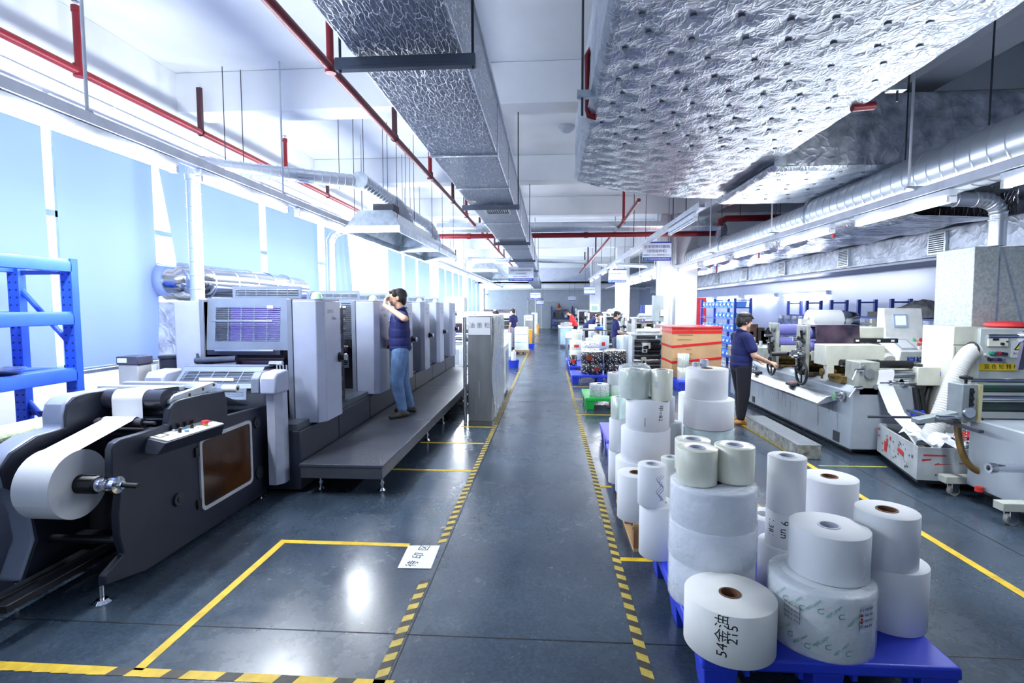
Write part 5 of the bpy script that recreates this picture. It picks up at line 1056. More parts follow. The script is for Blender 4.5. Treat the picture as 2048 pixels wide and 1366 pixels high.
# feed unit at the near end
f = MB().box(3.68, 3.90, 6.2, 6.5, .70, 1.08).build('feed_frame', OILY, t, bevel=.01)
mb = MB(); mb.cyl((3.78, 6.2, .95), (3.78, 6.17, .95), .055, n=24).cyl((3.86, 6.2, .8), (3.86, 6.18, .8), .03, n=16).cyl((3.72, 6.2, 1.03), (3.72, 6.18, 1.03), .02, n=14); mb.build('frame_dial', M('dial_grey', (150, 156, 162), .3, .5), f)
for z, dx in ((.99, -.04), (.79, -.06)): MB().cyl((3.70, 6.18, z), (3.62, 6.16, z), .022, n=14).cyl((3.62, 6.16, z), (3.62+dx*1.5, 6.12, z-.1), .009, n=8).build('clamp_handle', CHROME, f)
mb = MB(); mb.cyl((3.9, 6.3, 1.045), (4.3, 6.3, 1.045), .045, n=24); mb.build('black_roller', BLACK, f)
mb = MB(); mb.cyl((3.9, 6.25, .94), (4.28, 6.25, .94), .05, n=26); mb.build('steel_roller', STEEL, f); mb = MB(); mb.cyl((3.9, 6.2, .845), (4.3, 6.2, .845), .014, n=12)
mb.cyl((3.99, 6.2, .845), (4.02, 6.2, .845), .035, n=22).cyl((4.14, 6.2, .845), (4.19, 6.2, .845), .045, n=22); mb.build('guide_shaft', CHROME, f)
MB().box(4.30, 4.36, 6.2, 6.5, .78, 1.06).build('far_frame', M('dark_frame', (70, 70, 72), .4, .3), f, bevel=.004)
g = MB().box(4.36, 4.70, 6.18, 6.6, .82, 1.03).build('gear_cover', CREAM, t, bevel=.008); MB().box(4.60, 4.63, 6.175, 6.181, .93, .98).build('violet_sticker', M('violet_sticker', (130, 80, 220), .5), g)
for pts in ([(4.28, 6.2, .8), (4.32, 6.15, .5), (4.3, 6.1, .2)], [(4.36, 6.25, .82), (4.42, 6.2, .5), (4.38, 6.15, .15)], [(4.52, 6.3, .82), (4.42, 6.25, .7), (4.40, 6.2, .2)]):
    MB().tube([Vector(pts[0]).lerp(Vector(pts[1]), k/6).lerp(Vector(pts[1]).lerp(Vector(pts[2]), k/6), k/6) for k in range(7)], .03, 10).build('cable_hose', BLACK, f)
MB().box(4.24, 4.36, 6.12, 6.2, .1, .55).build('blue_bag', M('deep_blue_bag', (24, 74, 220), .35, bump=.4, bs=14), f, bevel=.02)
# web hanging into the waste bin
pth = [(3.99, 6.33, .99), (4.0, 6.20, .99), (4.0, 6.195, .94), (3.98, 6.19, .83), (4.0, 6.0, .55), (4.06, 5.8, .40), (4.16, 5.65, .36), (4.3, 5.45, .33)]
vs = []
for x, y, z in pth: vs += [(x-.07, y, z), (x+.1, y, z)]
MB().add(vs, [(2*i, 2*i+1, 2*i+3, 2*i+2) for i in range(len(pth)-1)]).build('paper_web', PAPER, t)
# far head of the press behind the worker
h = MB().box(3.3, 4.0, 9.3, 10.0, .8, 1.0).build('rear_head', OILY, t, bevel=.01)
mb = MB(); rr = random.Random(8)
for k in range(14): x = rr.uniform(3.3, 4.0); y = rr.uniform(9.3, 10); mb.cyl((x, y, 1.0), (x, y, 1.0+rr.uniform(.04, .16)), rr.uniform(.015, .04), n=12)
for k in range(3): mb.tube([(3.2, 9.2+.2*k, .95), (3.4, 9.0, 1.1), (3.6, 9.1, .85)], .008, 6)
mb.build('rear_fittings', M('pale_fittings', (176, 182, 186), .35, .5), h)
r_ = thing('paper_roll', 'big white paper roll mounted high behind the rotary press', 'paper roll', (4.6, 9.0, 1.46))
MB().lathe([(.05, -.24), (.17, -.24), (.17, .24), (.05, .24), (.05, -.24)], (4.68, 9.0, 1.48), 48, 'x').build('body', PAPER, r_, angle=40); MB().lathe([(0, .24), (.14, .25), (.16, .3), (.13, .5), (0, .52)], (4.68, 9.0, 1.48), 36, 'x').build('film_end', CHROME, r_); MB().cyl((5.2, 9.0, 1.42), (5.75, 9.0, 1.42), .02, n=14).box(5.42, 5.48, 8.97, 9.03, .8, 1.5).box(4.3, 4.4, 8.95, 9.05, .80, 1.5).build('roll_stand', CREAM, r_)
# step bar in front of the press
o = tag(MB().box(2.80, 3.04, 6.03, 7.62, .0, .155).build('step_bar', M('worn_step_grey', (140, 144, 142), .5, .2, var=.2, vs=14, bump=.2, bs=40, var2=(96, 96, 86)), bevel=.006), 'long low grey step bar on the floor in front of the rotary press', 'step')
MB().box(2.79, 3.05, 6.03, 7.63, .148, .162).build('tread_plate', M('tread_plate', (130, 136, 142), .35, .4, bump=.3, bs=90), o, bevel=.003)
# ---- operator console
t = thing('operator_console', 'white operator console with a small screen and sloping button desk', 'console', (5.2, 7.6, 0))
MB().prism([(7.50, 0), (8.0, 0), (8.0, 1.68), (7.86, 1.68), (7.78, 1.27), (7.44, 1.10), (7.50, .9)], 'x', 5.0, 5.52).build('cabinet', M('console_white', (226, 230, 230), .4), t, bevel=.01)
def sl(x, f, h=0.0): return Vector((x, 7.78-.08*0+(7.86-7.78)*f-h, 1.27+.41*f))
s = MB().hexa([sl(5.12, .34, .001), sl(5.30, .34, .001), sl(5.30, .80, .001), sl(5.12, .80, .001), sl(5.12, .34, .015), sl(5.30, .34, .015), sl(5.30, .80, .015), sl(5.12, .80, .015)]).build('screen', M('screen_bezel', (172, 190, 218), .4), t)
MB().add([sl(5.14, .42, .017), sl(5.28, .42, .017), sl(5.28, .74, .017), sl(5.14, .74, .017)], [(0, 1, 2, 3)]).build('screen_glass', M('screen_glow', (168, 196, 236), .3, var=.08, vs=30, emit=.5), s)
def dk(x, f, h=0.0): return Vector((x, 7.44+.34*f-h*.45, 1.10+.17*f+h))
k = MB().hexa([dk(5.03, .12), dk(5.24, .12), dk(5.24, .85), dk(5.03, .85), dk(5.03, .12, .008), dk(5.24, .12, .008), dk(5.24, .85, .008), dk(5.03, .85, .008)]).build('desk_tablet', M('tablet_frame', (168, 178, 196), .4), t); MB().add([dk(5.05, .2, .01), dk(5.22, .2, .01), dk(5.22, .78, .01), dk(5.05, .78, .01)], [(0, 1, 2, 3)]).build('tablet_page', PAPER, k)
for x, f, c in ((5.32, .75, (130, 190, 150)), (5.41, .75, (214, 40, 60)), (5.36, .5, (220, 150, 130)), (5.31, .42, (200, 110, 90)), (5.28, .2, (236, 226, 220)), (5.36, .2, (240, 240, 238))): MB().cyl(dk(x, f), dk(x, f, .03), .02, n=16).build('push_button', M('console_btn_%d%d' % c[:2], c, .4), t)
for x0, c in ((5.10, (50, 84, 190)), (5.22, (34, 60, 120))):
    l = MB().box(x0, x0+.10, 7.462, 7.466, .965, 1.05).build('blue_label', M('console_lab%d' % c[0], c, .4), t); mb = MB(); text_flat(mb, 'BCO', .035, (x0+.05, 7.461, 1.02), (1, 0, 0), (0, 0, 1)); text_flat(mb, '机械', .022, (x0+.05, 7.461, .985), (1, 0, 0), (0, 0, 1)); mb.build('label_print', WHITE, l, smooth=False)
o = thing('logo_board', 'white machine side panel with a green double-ring logo', 'panel', (5.08, 8.22, 0))
MB().box(4.95, 5.22, 8.2, 8.24, 0, 1.35).build('panel', M('panel_offwhite', (222, 228, 226), .4), o, bevel=.005); mb = MB(); mb.ring((5.10, 8.195, 1.265), .035, .008, 'y', 24, 6).ring((5.155, 8.195, 1.265), .035, .008, 'y', 24, 6); mb.build('logo_rings', M('logo_green', (60, 178, 120), .4, var=0), o); mb = MB(); text_flat(mb, 'DIHAO MACHINE', .026, (5.10, 8.197, 1.17), (1, 0, 0), (0, 0, 1), sx=.8); mb.build('lettering', M('logo_grey', (150, 170, 172), .5, var=0), o, smooth=False)
o = thing('flexible_duct', 'pale flexible hose leaning from the press covers', 'hose', (4.2, 7.3, 1.0))
mb = MB(); pts = []; rs = []
a, b, c = pY(1742, 690, 7.4), pY(1762, 705, 7.2), pY(1778, 722, 7.0)
for k in range(31): s_ = k/30; pts.append(a*(1-s_)**2+b*2*s_*(1-s_)+c*s_*s_); rs.append(.075+.006*(k % 2))
mb.tube(pts, rs, 18); mb.build('hose', M('pale_hose', (214, 212, 208), .5, var=.05), o)
# ---- green rolled tubes
for px, c, r, lb in ((1880, (24, 110, 62), .042, 'dark green rolled sheet standing by the control cabinet'), (1898, (150, 200, 214), .03, 'pale blue-green rolled film standing left of the control cabinet'), (1907, (70, 190, 130), .03, 'mint green rolled film standing right against the control cabinet')):
    p = pY(px, 690, 6.6); tag(MB().cyl((p.x, 6.6, .90), (p.x, 6.6, 1.22 if px == 1880 else 1.18), r, n=22).build('rolled_sheet', M('sheet_%d' % px, c, .3)), lb, 'rolled sheet')
t = thing('work_bench', 'cluttered metal bench behind the waste bin', 'bench', (5.0, 6.6, 0))
MB().box(4.70, 5.2, 6.45, 7.1, .85, .90).build('bench_top', M('bench_top', (170, 172, 168), .5, var=.1), t); 
for x in (4.74, 5.16):
    for y in (6.49, 7.06): MB().box(x-.02, x+.02, y-.02, y+.02, 0, .85).build('leg', STEEL, t)
MB().box(4.70, 5.2, 6.45, 7.1, .45, .48).build('bench_shelf', M('bench_shelf', (130, 132, 128), .5, var=.1), t)
tag(MB().box(4.76, 4.98, 6.5, 6.7, .48, .58).build('blue_case', M('case_blue', (90, 130, 220), .4), bevel=.01), 'light blue case on the lower shelf of the bench', 'case')
rr = random.Random(11); mb = MB()
for k in range(7): mb.sphere((rr.uniform(4.78, 5.1), rr.uniform(6.55, 6.9), .53), rr.uniform(.04, .08), 10, 0, .7)
tag(mb.build('rag_heap', M('grey_rags', (128, 126, 124), .9, var=.2, vs=20)), 'heap of grey rags on the lower shelf of the bench', 'rags')
# ---- waste bin with scraps
t = thing('waste_bin', 'grey metal waste bin with red scrap stuck on its sides', 'bin', (4.0, 5.5, 0))
ca_, cb_, cc_, cd_ = (3.44, 5.1), (3.69, 6.12), (4.6, 5.95), (4.36, 4.96)
mb = MB(); H_ = .40
def wall(p, q, th=.012):
    d = Vector((q[0]-p[0], q[1]-p[1])).normalized(); n_ = Vector((-d.y, d.x))*th
    mb.hexa([(p[0], p[1], .09), (q[0], q[1], .09), (q[0]-n_.x, q[1]-n_.y, .09), (p[0]-n_.x, p[1]-n_.y, .09), (p[0], p[1], H_), (q[0], q[1], H_), (q[0]-n_.x, q[1]-n_.y, H_), (p[0]-n_.x, p[1]-n_.y, H_)])
wall(ca_, cb_); wall(cb_, cc_); wall(cc_, cd_); wall(cd_, ca_)
mb.build('bin_sides', M('bin_grey', (182, 188, 192), .45, .1, var=.05, vs=6, var2=(160, 166, 170)), t, smooth=False)
MB().prism([(ca_[0]+.03, ca_[1]+.03), (cd_[0]-.03, cd_[1]+.04), (cc_[0]-.04, cc_[1]-.03), (cb_[0]+.03, cb_[1]-.03)], 'z', .05, .10).build('bin_floor', M('bin_dark', (44, 46, 52), .6), t)
RS = M('red_scrap', (200, 42, 40), .5); mb = MB(); mk = MB(); rr = random.Random(6)
def side_patch(m_, p, q, u, w, z0, z1, sk=0.0):
    P0 = Vector((*p, 0)).lerp(Vector((*q, 0)), u); P1 = Vector((*p, 0)).lerp(Vector((*q, 0)), u+w); d = (P1-P0).normalized(); n_ = Vector((d.y, -d.x, 0))*.004
    m_.add([P0+n_+Vector((0, 0, z0)), P1+n_+Vector((0, 0, z0+sk)), P1+n_+Vector((0, 0, z1+sk*.4)), P0+n_+Vector((0, 0, z1))], [(0, 1, 2, 3)])
def sp2(m_, p, q, u, w, z0, z1, sk=0.0):
    P0 = Vector((*p, 0)).lerp(Vector((*q, 0)), u); P1 = Vector((*p, 0)).lerp(Vector((*q, 0)), u+w); d = (P1-P0).normalized(); n_ = Vector((d.y, -d.x, 0))*-.004
    m_.add([P0-n_+Vector((0, 0, z0)), P1-n_+Vector((0, 0, z0+sk)), P1-n_+Vector((0, 0, z1+sk*.4)), P0-n_+Vector((0, 0, z1))], [(0, 1, 2, 3)])
for u, w, z0, z1 in ((.93, .05, .33, .36), (.92, .06, .26, .28), (.72, .07, .15, .26), (.70, .04, .22, .30), (.3, .14, .24, .28), (.62, .03, .3, .34)): side_patch(mb, cb_, ca_, 1-u-w, w, z0, z1, rr.uniform(-.02, .02))
for u, w, z0, z1 in ((.05, .2, .32, .335), (.15, .15, .24, .25), (.36, .1, .26, .27), (.04, .08, .27, .29)): side_patch(mb, ca_, cd_, u, w, z0, z1, rr.uniform(-.01, .02))
mb.build('red_scrap_patch', RS, t, smooth=False)
for k in range(34): side_patch(mk, cb_, ca_, rr.uniform(.05, .9), rr.uniform(.005, .03), z_ := rr.uniform(.12, .34), z_+rr.uniform(.005, .03))
for k in range(14): side_patch(mk, ca_, cd_, rr.uniform(.05, .9), rr.uniform(.005, .02), z_ := rr.uniform(.12, .34), z_+rr.uniform(.005, .02))
mk.build('scuff_marks', M('scuff_dark', (74, 80, 86), .6), t, smooth=False)
def crumple(name, label, c, s_, mat, seed, z, flat=.35):
    rr = random.Random(seed); n, m = 9, 9; vs = []
    for i in range(n):
        for j in range(m): vs.append((c[0]+s_[0]*(i/(n-1)-.5)+rr.uniform(-.02, .02), c[1]+s_[1]*(j/(m-1)-.5)+rr.uniform(-.02, .02), z+flat*s_[0]*abs(math.sin(i*1.3+j*.8))*.5+rr.uniform(-.015, .02)))
    o = MB().add(vs, [(i*m+j, (i+1)*m+j, (i+1)*m+j+1, i*m+j+1) for i in range(n-1) for j in range(m-1)]).build(name, mat, smooth=False); return tag(o, label, 'scrap')
crumple('waste_paper', 'crumpled white and grey waste web filling the grey bin', (3.93, 5.42), (.62, .6), M('scrap_white', (206, 212, 218), .5, var=.12, vs=12), 3, .32)
crumple('plastic_scrap', 'grey plastic sheet heaped at the front of the grey waste bin', (4.13, 5.28), (.34, .36), M('scrap_grey', (98, 104, 116), .35, var=.2, vs=14), 5, .36)
crumple('red_waste', 'red scrap strip sticking up out of the grey waste bin', (4.02, 5.3), (.16, .1), RS, 8, .42, .9)
o = tag(MB().box(4.58, 4.80, 6.2, 6.5, .3, .5).build('cardboard_box', M('carton_brown', (170, 126, 84), .8, var=.06), bevel=.005), 'small brown cardboard box behind the waste bin', 'box')
MB().box(4.60, 4.78, 6.22, 6.48, 0, .3).build('box_support', M('box_support_grey', (90, 94, 100), .6), o)
MB().box(4.66, 4.72, 6.196, 6.2, .34, .38).build('box_label', PAPER, o)
# ---- control cabinet
t = thing('control_cabinet', 'tall cream control cabinet with dials, buttons and a yellow name plate', 'cabinet', (5.2, 6.0, 0))
MB().box(4.66, 4.90, 6.02, 6.5, .1, 1.49).build('door_section', CREAM, t, bevel=.006)
MB().box(4.90, 5.9, 5.98, 6.5, .1, 1.47).build('panel_section', M('panel_grey', (190, 200, 200), .4, var=.04), t, bevel=.006)
mb = MB(); mb.box(4.66, 4.90, 6.015, 6.02, 1.29, 1.296).box(4.68, 4.684, 6.015, 6.02, .4, 1.27).box(4.68, 4.9, 6.015, 6.02, .92, .926); mb.build('door_gap', M('gap_dark', (90, 96, 96), .6), t)
MB().sphere((4.82, 6.015, 1.285), .022, 12).build('door_lock', STEEL, t)
mb = MB(); mb.box(4.78, 4.83, 6.015, 6.018, .66, .70); mb.build('door_square', M('square_dark', (70, 76, 74), .6), t)
m_ = MB().box(4.97, 5.17, 5.955, 5.98, 1.28, 1.41).build('meter_box', M('meter_cream', (224, 226, 214), .4), t, bevel=.004); MB().box(5.01, 5.07, 5.951, 5.956, 1.345, 1.375).build('meter_display', BLACK, m_); MB().cyl((5.1, 5.955, 1.31), (5.1, 5.93, 1.31), .014, n=12).cyl((5.15, 5.955, 1.335), (5.15, 5.94, 1.335), .008, n=10).build('meter_knob', BLACK, m_)
for x, z, c in ((4.96, 1.19, (200, 205, 205)), (5.01, 1.21, (40, 170, 130)), (5.05, 1.205, (70, 80, 100)), (5.08, 1.21, (190, 50, 60)), (5.12, 1.205, (40, 44, 60)), (5.15, 1.20, (44, 48, 64)), (5.0, 1.14, (30, 32, 40)), (5.05, 1.14, (90, 60, 120)), (5.09, 1.14, (40, 44, 54)), (5.13, 1.135, (120, 120, 160))): MB().cyl((x, 5.98, z), (x, 5.945, z), .018, n=16).build('push_button', M('cab_btn_%d_%d' % c[:2], c, .35), t)
y_ = MB().box(4.90, 5.29, 5.965, 5.98, 1.02, 1.10).build('name_plate', M('plate_yellow', (236, 206, 40), .45, var=.03), t, bevel=.003); mb = MB(); text_flat(mb, '双 色 轮 转 机', .058, (5.12, 5.963, 1.06), (1, 0, 0), (0, 0, 1)); mb.build('plate_writing', INKBLK, y_, smooth=False)
w_ = MB().box(5.22, 5.40, 5.972, 5.98, 1.16, 1.34).build('warning_notice', PAPER, t); MB().prism([(5.24, 1.245), (5.38, 1.245), (5.31, 1.345)], 'y', 5.966, 5.972).build('warning_triangle', BLACK, w_); MB().prism([(5.258, 1.253), (5.362, 1.253), (5.31, 1.327)], 'y', 5.962, 5.966).build('triangle_face', M('warn_yellow', (232, 222, 60), .5, var=0), w_)
mb = MB(); text_flat(mb, '当心', .034, (5.31, 5.961, 1.272), (1, 0, 0), (0, 0, 1)); text_flat(mb, '当心机械伤人', .03, (5.31, 5.971, 1.205), (1, 0, 0), (0, 0, 1), sx=.85); mb.build('notice_writing', INKBLK, w_, smooth=False)
tag(MB().lathe([(0, 0), (.16, 0), (.2, .02), (.19, .05), (.1, .07), (0, .075)], (5.42, 6.3, 1.47), 22).build('red_cloth', M('red_cloth', (226, 60, 66), .7, bump=.4, bs=18)), 'red cloth lying on top of the control cabinet', 'cloth')
# flexible white hose
t = thing('flexible_duct', 'ribbed white flexible hose curving down from the control cabinet', 'hose', (4.6, 5.9, .3))
ctl = [pY(1950, 702, 5.9), pY(1925, 705, 5.85), pY(1905, 760, 5.8), pY(1893, 815, 5.75), pY(1868, 868, 5.7), pY(1850, 885, 5.68)]
def bez(P, n):
    out = []
    for k in range(n+1):
        s_ = k/n; Q = list(P)
        while len(Q) > 1: Q = [a*(1-s_)+b*s_ for a, b in zip(Q, Q[1:])]
        out.append(Q[0])
    return out
pts = bez(ctl, 100); MB().tube(pts, [.082+(.006 if k % 2 else 0) for k in range(101)], 20).build('hose', M('hose_white', (196, 198, 196), .5, var=.03), t); MB().ring(ctl[0]+Vector((-.03, 0, 0)), .088, .012, 'x', 26, 8).build('hose_clip', BLACK, t)
# ---- winder at the right edge
t = thing('winder', 'grey rewinder machine with chrome rollers at the right edge', 'winder', (4.4, 4.6, 0))
MB().prism([(3.05, .12), (4.9, .12), (4.9, .72), (3.05, .72)], 'x', 3.93, 4.6).build('body', GREYP, t, bevel=.012)
MB().box(4.0, 4.5, 3.2, 4.7, .05, .12).build('underside', BLACK, t)
f = MB().box(3.80, 3.92, 4.82, 5.0, .70, 1.03).build('roller_frame', M('frame_grey', (128, 138, 144), .4, .2, var=.08), t, bevel=.006); MB().box(3.92, 3.95, 4.8, 5.0, .70, 1.03).build('brass_edge', M('pale_brass', (186, 180, 140), .4, .3), f)
mb = MB(); 
for z in (.97, .91, .86): mb.cyl((3.87, 4.82, z), (3.87, 4.80, z), .016, n=14)
mb.box(3.855, 3.885, 4.812, 4.82, .84, 1.0); mb.build('frame_slot', BLACK, f); MB().cyl((3.85, 4.82, .79), (3.85, 4.79, .79), .045, n=24).build('frame_dial', STEEL, f); MB().lathe([(.045, 0), (.05, .02), (.012, .03), (.012, -.04)], (3.88, 4.9, 1.07), 18).build('clamp_screw', BLACK, f)
mb = MB(); mb.cyl((3.95, 4.9, .985), (4.95, 4.9, .985), .032, n=24).cyl((3.95, 4.92, .82), (4.95, 4.92, .82), .045, n=24); mb.build('dark_roller', M('roller_dark_green', (34, 40, 46), .25, var=.2, vs=4, var2=(24, 60, 40)), f)
mb = MB(); mb.cyl((3.95, 4.88, .905), (4.95, 4.88, .905), .024, n=22).cyl((3.97, 4.86, .70), (4.95, 4.86, .70), .03, n=22).cyl((3.95, 4.95, 1.05), (4.95, 4.95, 1.05), .018, n=18); mb.build('chrome_roller', CHROME, f)
MB().cyl((3.95, 4.86, .70), (3.99, 4.86, .70), .042, n=22).build('roller_hub', BLACK, f)
p = pY(1840, 828, 5.0); MB().hexa([(3.5, 4.9, .66), (3.80, 4.86, .70), (3.80, 4.96, .70), (3.5, 5.0, .66), (3.5, 4.9, .70), (3.80, 4.86, .78), (3.80, 4.96, .78), (3.5, 5.0, .70)]).build('side_arm', M('arm_grey', (136, 146, 150), .4, .2), t, bevel=.004); MB().cyl((3.62, 4.85, .735), (3.80, 4.85, .735), .022, n=18).build('arm_roller', CHROME, t); MB().box(3.78, 3.82, 4.6, 5.5, .655, .68).cyl((3.3, 5.3, .64), (3.9, 5.3, .64), .012, n=10).build('arm_rail', M('rail_dark', (60, 62, 74), .4), t)
pts = bez([pY(1914, 836, 4.9), pY(1916, 890, 4.85), pY(1925, 935, 4.8), pY(1962, 944, 4.78)], 30); MB().tube(pts, .028, 12).build('oil_hose', M('brown_hose', (112, 88, 44), .35, var=.15, vs=14), t)
mb = MB()
for k in range(11): mb.ring((3.93, 4.95, .42+.025*k), .02, .003, 'z', 12, 5)
mb.build('spring', STEEL, t)
a = pY(1990, 936, 4.3); s_ = MB().cyl((a.x, 4.3, a.z), (4.4, 4.3, a.z), .033, n=24).build('lower_roller', CHROME, t); MB().lathe([(.02, -.05), (.04, -.05), (.043, -.03), (.04, 0), (.028, .005), (.028, .05)], (a.x-.0, 4.3, a.z), 24, 'x').build('roller_end', STEEL, s_)
for y in (4.95, 4.30):
    x0 = 3.56 if y > 4.5 else 3.52
    l = MB().box(x0, 4.2, y-.05, y+.05, .12, .185).build('cross_beam', M('beam_pale', (180, 184, 176), .45, var=.06), t, bevel=.004)
    for x in (x0+.1, x0+.42):
        MB().cyl((x, y-.02, .045), (x, y+.02, .045), .045, n=24).build('caster_wheel', M('caster_grey', (140, 142, 140), .5), l); mb = MB(); mb.box(x-.03, x+.03, y-.032, y-.024, .04, .12).box(x-.03, x+.03, y+.024, y+.032, .04, .12).box(x-.035, x+.035, y-.035, y+.035, .11, .122); mb.build('caster_fork', STEEL, l)
MB().box(4.05, 4.22, 4.88, 4.892, .50, .66).build('clear_pouch', M('pouch', (190, 196, 190), .25, var=.15, vs=30), t)
MB().cyl((3.9, 4.72, .12), (3.9, 4.72, .16), .03, n=10).build('red_cap', M('scrap_red2', (210, 50, 40), .5), t)
mb = MB(); mb.lathe([(0, -.3), (.02, -.3), (.022, -.22), (.02, -.2), (.02, 0), (.05, .0), (.055, .12), (.0, .12)], (4.95, 5.4, 1.42), 26, 'x'); mb.cyl((5.05, 5.4, 1.42), (6.0, 5.4, 1.40), .045, n=26); mb.build('top_roller', CHROME, t)
MB().prism([(4.93, 1.1), (4.98, 1.1), (5.04, 1.42), (4.98, 1.44)], 'y', 5.38, 5.42).build('roller_support', M('support_dark', (60, 60, 84), .4), t)
# ---- carton bound with red tape on a pallet
t = thing('carton', 'large brown carton bound with red tape in front of the white column', 'carton', (3.15, 11.8, .2))
K = M('carton_kraft', (196, 158, 116), .8, var=.05, vs=3)
MB().box(2.66, 3.68, 11.3, 12.3, .2, 1.26).build('box', K, t, bevel=.008)
RT = M('red_packing_tape', (206, 34, 40), .35, var=.05); mb = MB()
for z0, z1, h in ((1.13, 1.19, .015), (1.20, 1.255, .02), (.83, .88, .1), (.5, .55, .1)):
    mb.hexa([(2.655, 11.293, z0), (3.685, 11.293, z0+h), (3.685, 12.305, z0+h), (2.655, 12.305, z0), (2.655, 11.293, z1), (3.685, 11.293, z1+h), (3.685, 12.305, z1+h), (2.655, 12.305, z1)])
mb.build('tape_band', RT, t, smooth=False)
MB().box(2.64, 3.70, 11.28, 12.32, 1.245, 1.285).build('lid', M('red_film', (216, 52, 50), .3, var=.1), t, bevel=.01)
mb = MB(); rr = random.Random(4)
for k in range(9): z = .4+.1*k; mb.box(2.72+rr.uniform(0, .3), 2.75+rr.uniform(.3, .34), 11.297, 11.3, z, z+.012)
mb.build('carton_print', M('carton_print', (110, 84, 64), .8, var=0), t)
plastic_pallet(2.62, 3.7, 11.25, 12.35, .20, PLASTIC_BLUE, 'blue plastic pallet under the brown carton')
for z0, z1, lb in ((.2, .46, 'lower'), (.46, .74, 'upper')): roll('clear green-tinted film roll in front of the carton, %s one' % lb, (2.76, 11.02), .115, z0, z1, HOLO, CORE_W, .04, name='film_roll', group='film rolls by the carton', n=32, cat='film roll')
plastic_pallet(2.6, 3.4, 10.75, 11.2, .20, PLASTIC_BLUE, 'blue plastic pallet under the two green-tinted film rolls')
# ---- racks along the right wall, under plastic sheet
for i, Y in enumerate((8.73, 10.05, 11.07, 12.1, 13.2, 14.2)):
    t = thing('pallet_rack', 'dark blue steel rack frame by the right wall, %s from the galvanised box' % ORD[i], 'rack', (6.35, Y, 0), 'dark blue rack frames along the right wall')
    for x in (6.2, 6.52): MB().box(x-.03, x+.03, Y-.03, Y+.03, 0, 1.84).build('post', NAVY_STEEL, t, bevel=.003)
    for z in (1.78, 1.2, .5): MB().box(6.2, 6.52, Y-.012, Y+.012, z-.015, z+.015).build('cross_bar', NAVY_STEEL, t)
    if i < 5:
        Y2 = (8.73, 10.05, 11.07, 12.1, 13.2, 14.2)[i+1]
        for x in (6.19, 6.53): MB().box(x-.015, x+.015, Y+.03, Y2-.03, 1.45, 1.50).build('beam', NAVY_STEEL, t)
        MB().box(6.18, 6.54, Y+.03, Y2-.03, .3, .9).build('rack_goods', M('rack_goods', (170, 176, 190), .5, var=.1), t)
n, m = 10, 90; vs = []
for i in range(n+1):
    for j in range(m+1): vs.append((6.08+.03*math.sin(j*1.3+i*.5)+.02*math.sin(j*.41), 7.8+6.6*j/m, 1.47-.75*i/n))
tag(MB().add(vs, [(i*(m+1)+j, i*(m+1)+j+1, (i+1)*(m+1)+j+1, (i+1)*(m+1)+j) for i in range(n) for j in range(m)]).build('plastic_sheet', M('dusty_plastic_sheet', (118, 128, 150), .15, var=.25, vs=6, bump=.6, bs=14, var2=(60, 70, 96), coat=.4), angle=180), 'long creased clear plastic sheet hung in front of the wall racks', 'plastic sheet')
rr = random.Random(21); vs = []
for i in range(15):
    for j in range(7):
        h = .30*math.sin(PI*i/14)**.7*math.sin(PI*j/6)**.5+rr.uniform(-.02, .02); vs.append((6.16+.4*j/6, 8.75+1.5*i/14, 1.51+max(0, h)))
tag(MB().add(vs, [(i*7+j, (i+1)*7+j, (i+1)*7+j+1, i*7+j+1) for i in range(14) for j in range(6)]).build('dark_tarpaulin', M('tarp_grey', (70, 72, 78), .7, var=.2, vs=8), smooth=False), 'dark grey tarpaulin heaped on top of the racks behind the console', 'tarpaulin')
tag(MB().box(6.22, 6.5, 10.5, 10.8, 1.505, 1.6).build('dark_box', M('dark_olive_box', (58, 56, 50), .6)), 'small dark box on the rack beam behind the logo board', 'box')
# ---- blue bin shelf and red cabinet beyond the worker
t = thing('bin_shelf', 'blue shelf full of light blue plastic bins beyond the standing worker', 'shelf', (5.2, 15.4, 0))
BSH = M('bin_shelf_blue', (40, 76, 170), .45)
for x in (5.0, 5.4):
    for y in (14.2, 15.9, 17.2): MB().box(x-.03, x+.03, y-.03, y+.03, 0, 1.92).build('post', BSH, t)
ZS = (.35, .7, 1.05, 1.38, 1.68)
for z in ZS: MB().box(4.98, 5.42, 14.2, 17.2, z-.03, z).build('shelf_board', BSH, t)
for z in (1.85,): MB().box(5.0, 5.4, 14.19, 14.22, z, z+.025).box(5.0, 5.4, 15.88, 15.91, z, z+.025).build('cross_bar', BSH, t)
BIN = M('light_blue_bin', (92, 148, 240), .4); proto = None
for s_, z in enumerate(ZS):
    for k in range(9 if s_ != 3 else 5):
        y = 14.3+.32*k
        if proto is None:
            proto = thing('parts_bin', '', 'bin', (5.13, y, z), 'light blue bins on the blue shelf')
            mb = MB(); mb.prism([(5.0, z), (5.26, z), (5.30, z+.15), (4.97, z+.15)], 'y', y-.12, y+.12); mb.build('bin_body', BIN, proto); MB().box(4.96, 4.97, y-.06, y+.06, z+.05, z+.1).build('bin_card', PAPER, proto); q = proto
        else: q = dup(proto, (5.13, y, z))
        q['label'] = 'light blue bin, %s from the near end, %s board of the blue bin shelf' % (ORD[k], ('lowest', 'second lowest', 'middle', 'second highest', 'top')[s_])
rr = random.Random(13)
for k, (y, z, c) in enumerate(((14.5, 1.535, (90, 84, 86)), (15.2, 1.54, (150, 140, 140)), (15.8, 1.54, (120, 124, 140)))):
    pass
t = thing('red_cabinet', 'red cabinet panel standing just right of the white column', 'cabinet', (5.15, 18.2, 0))
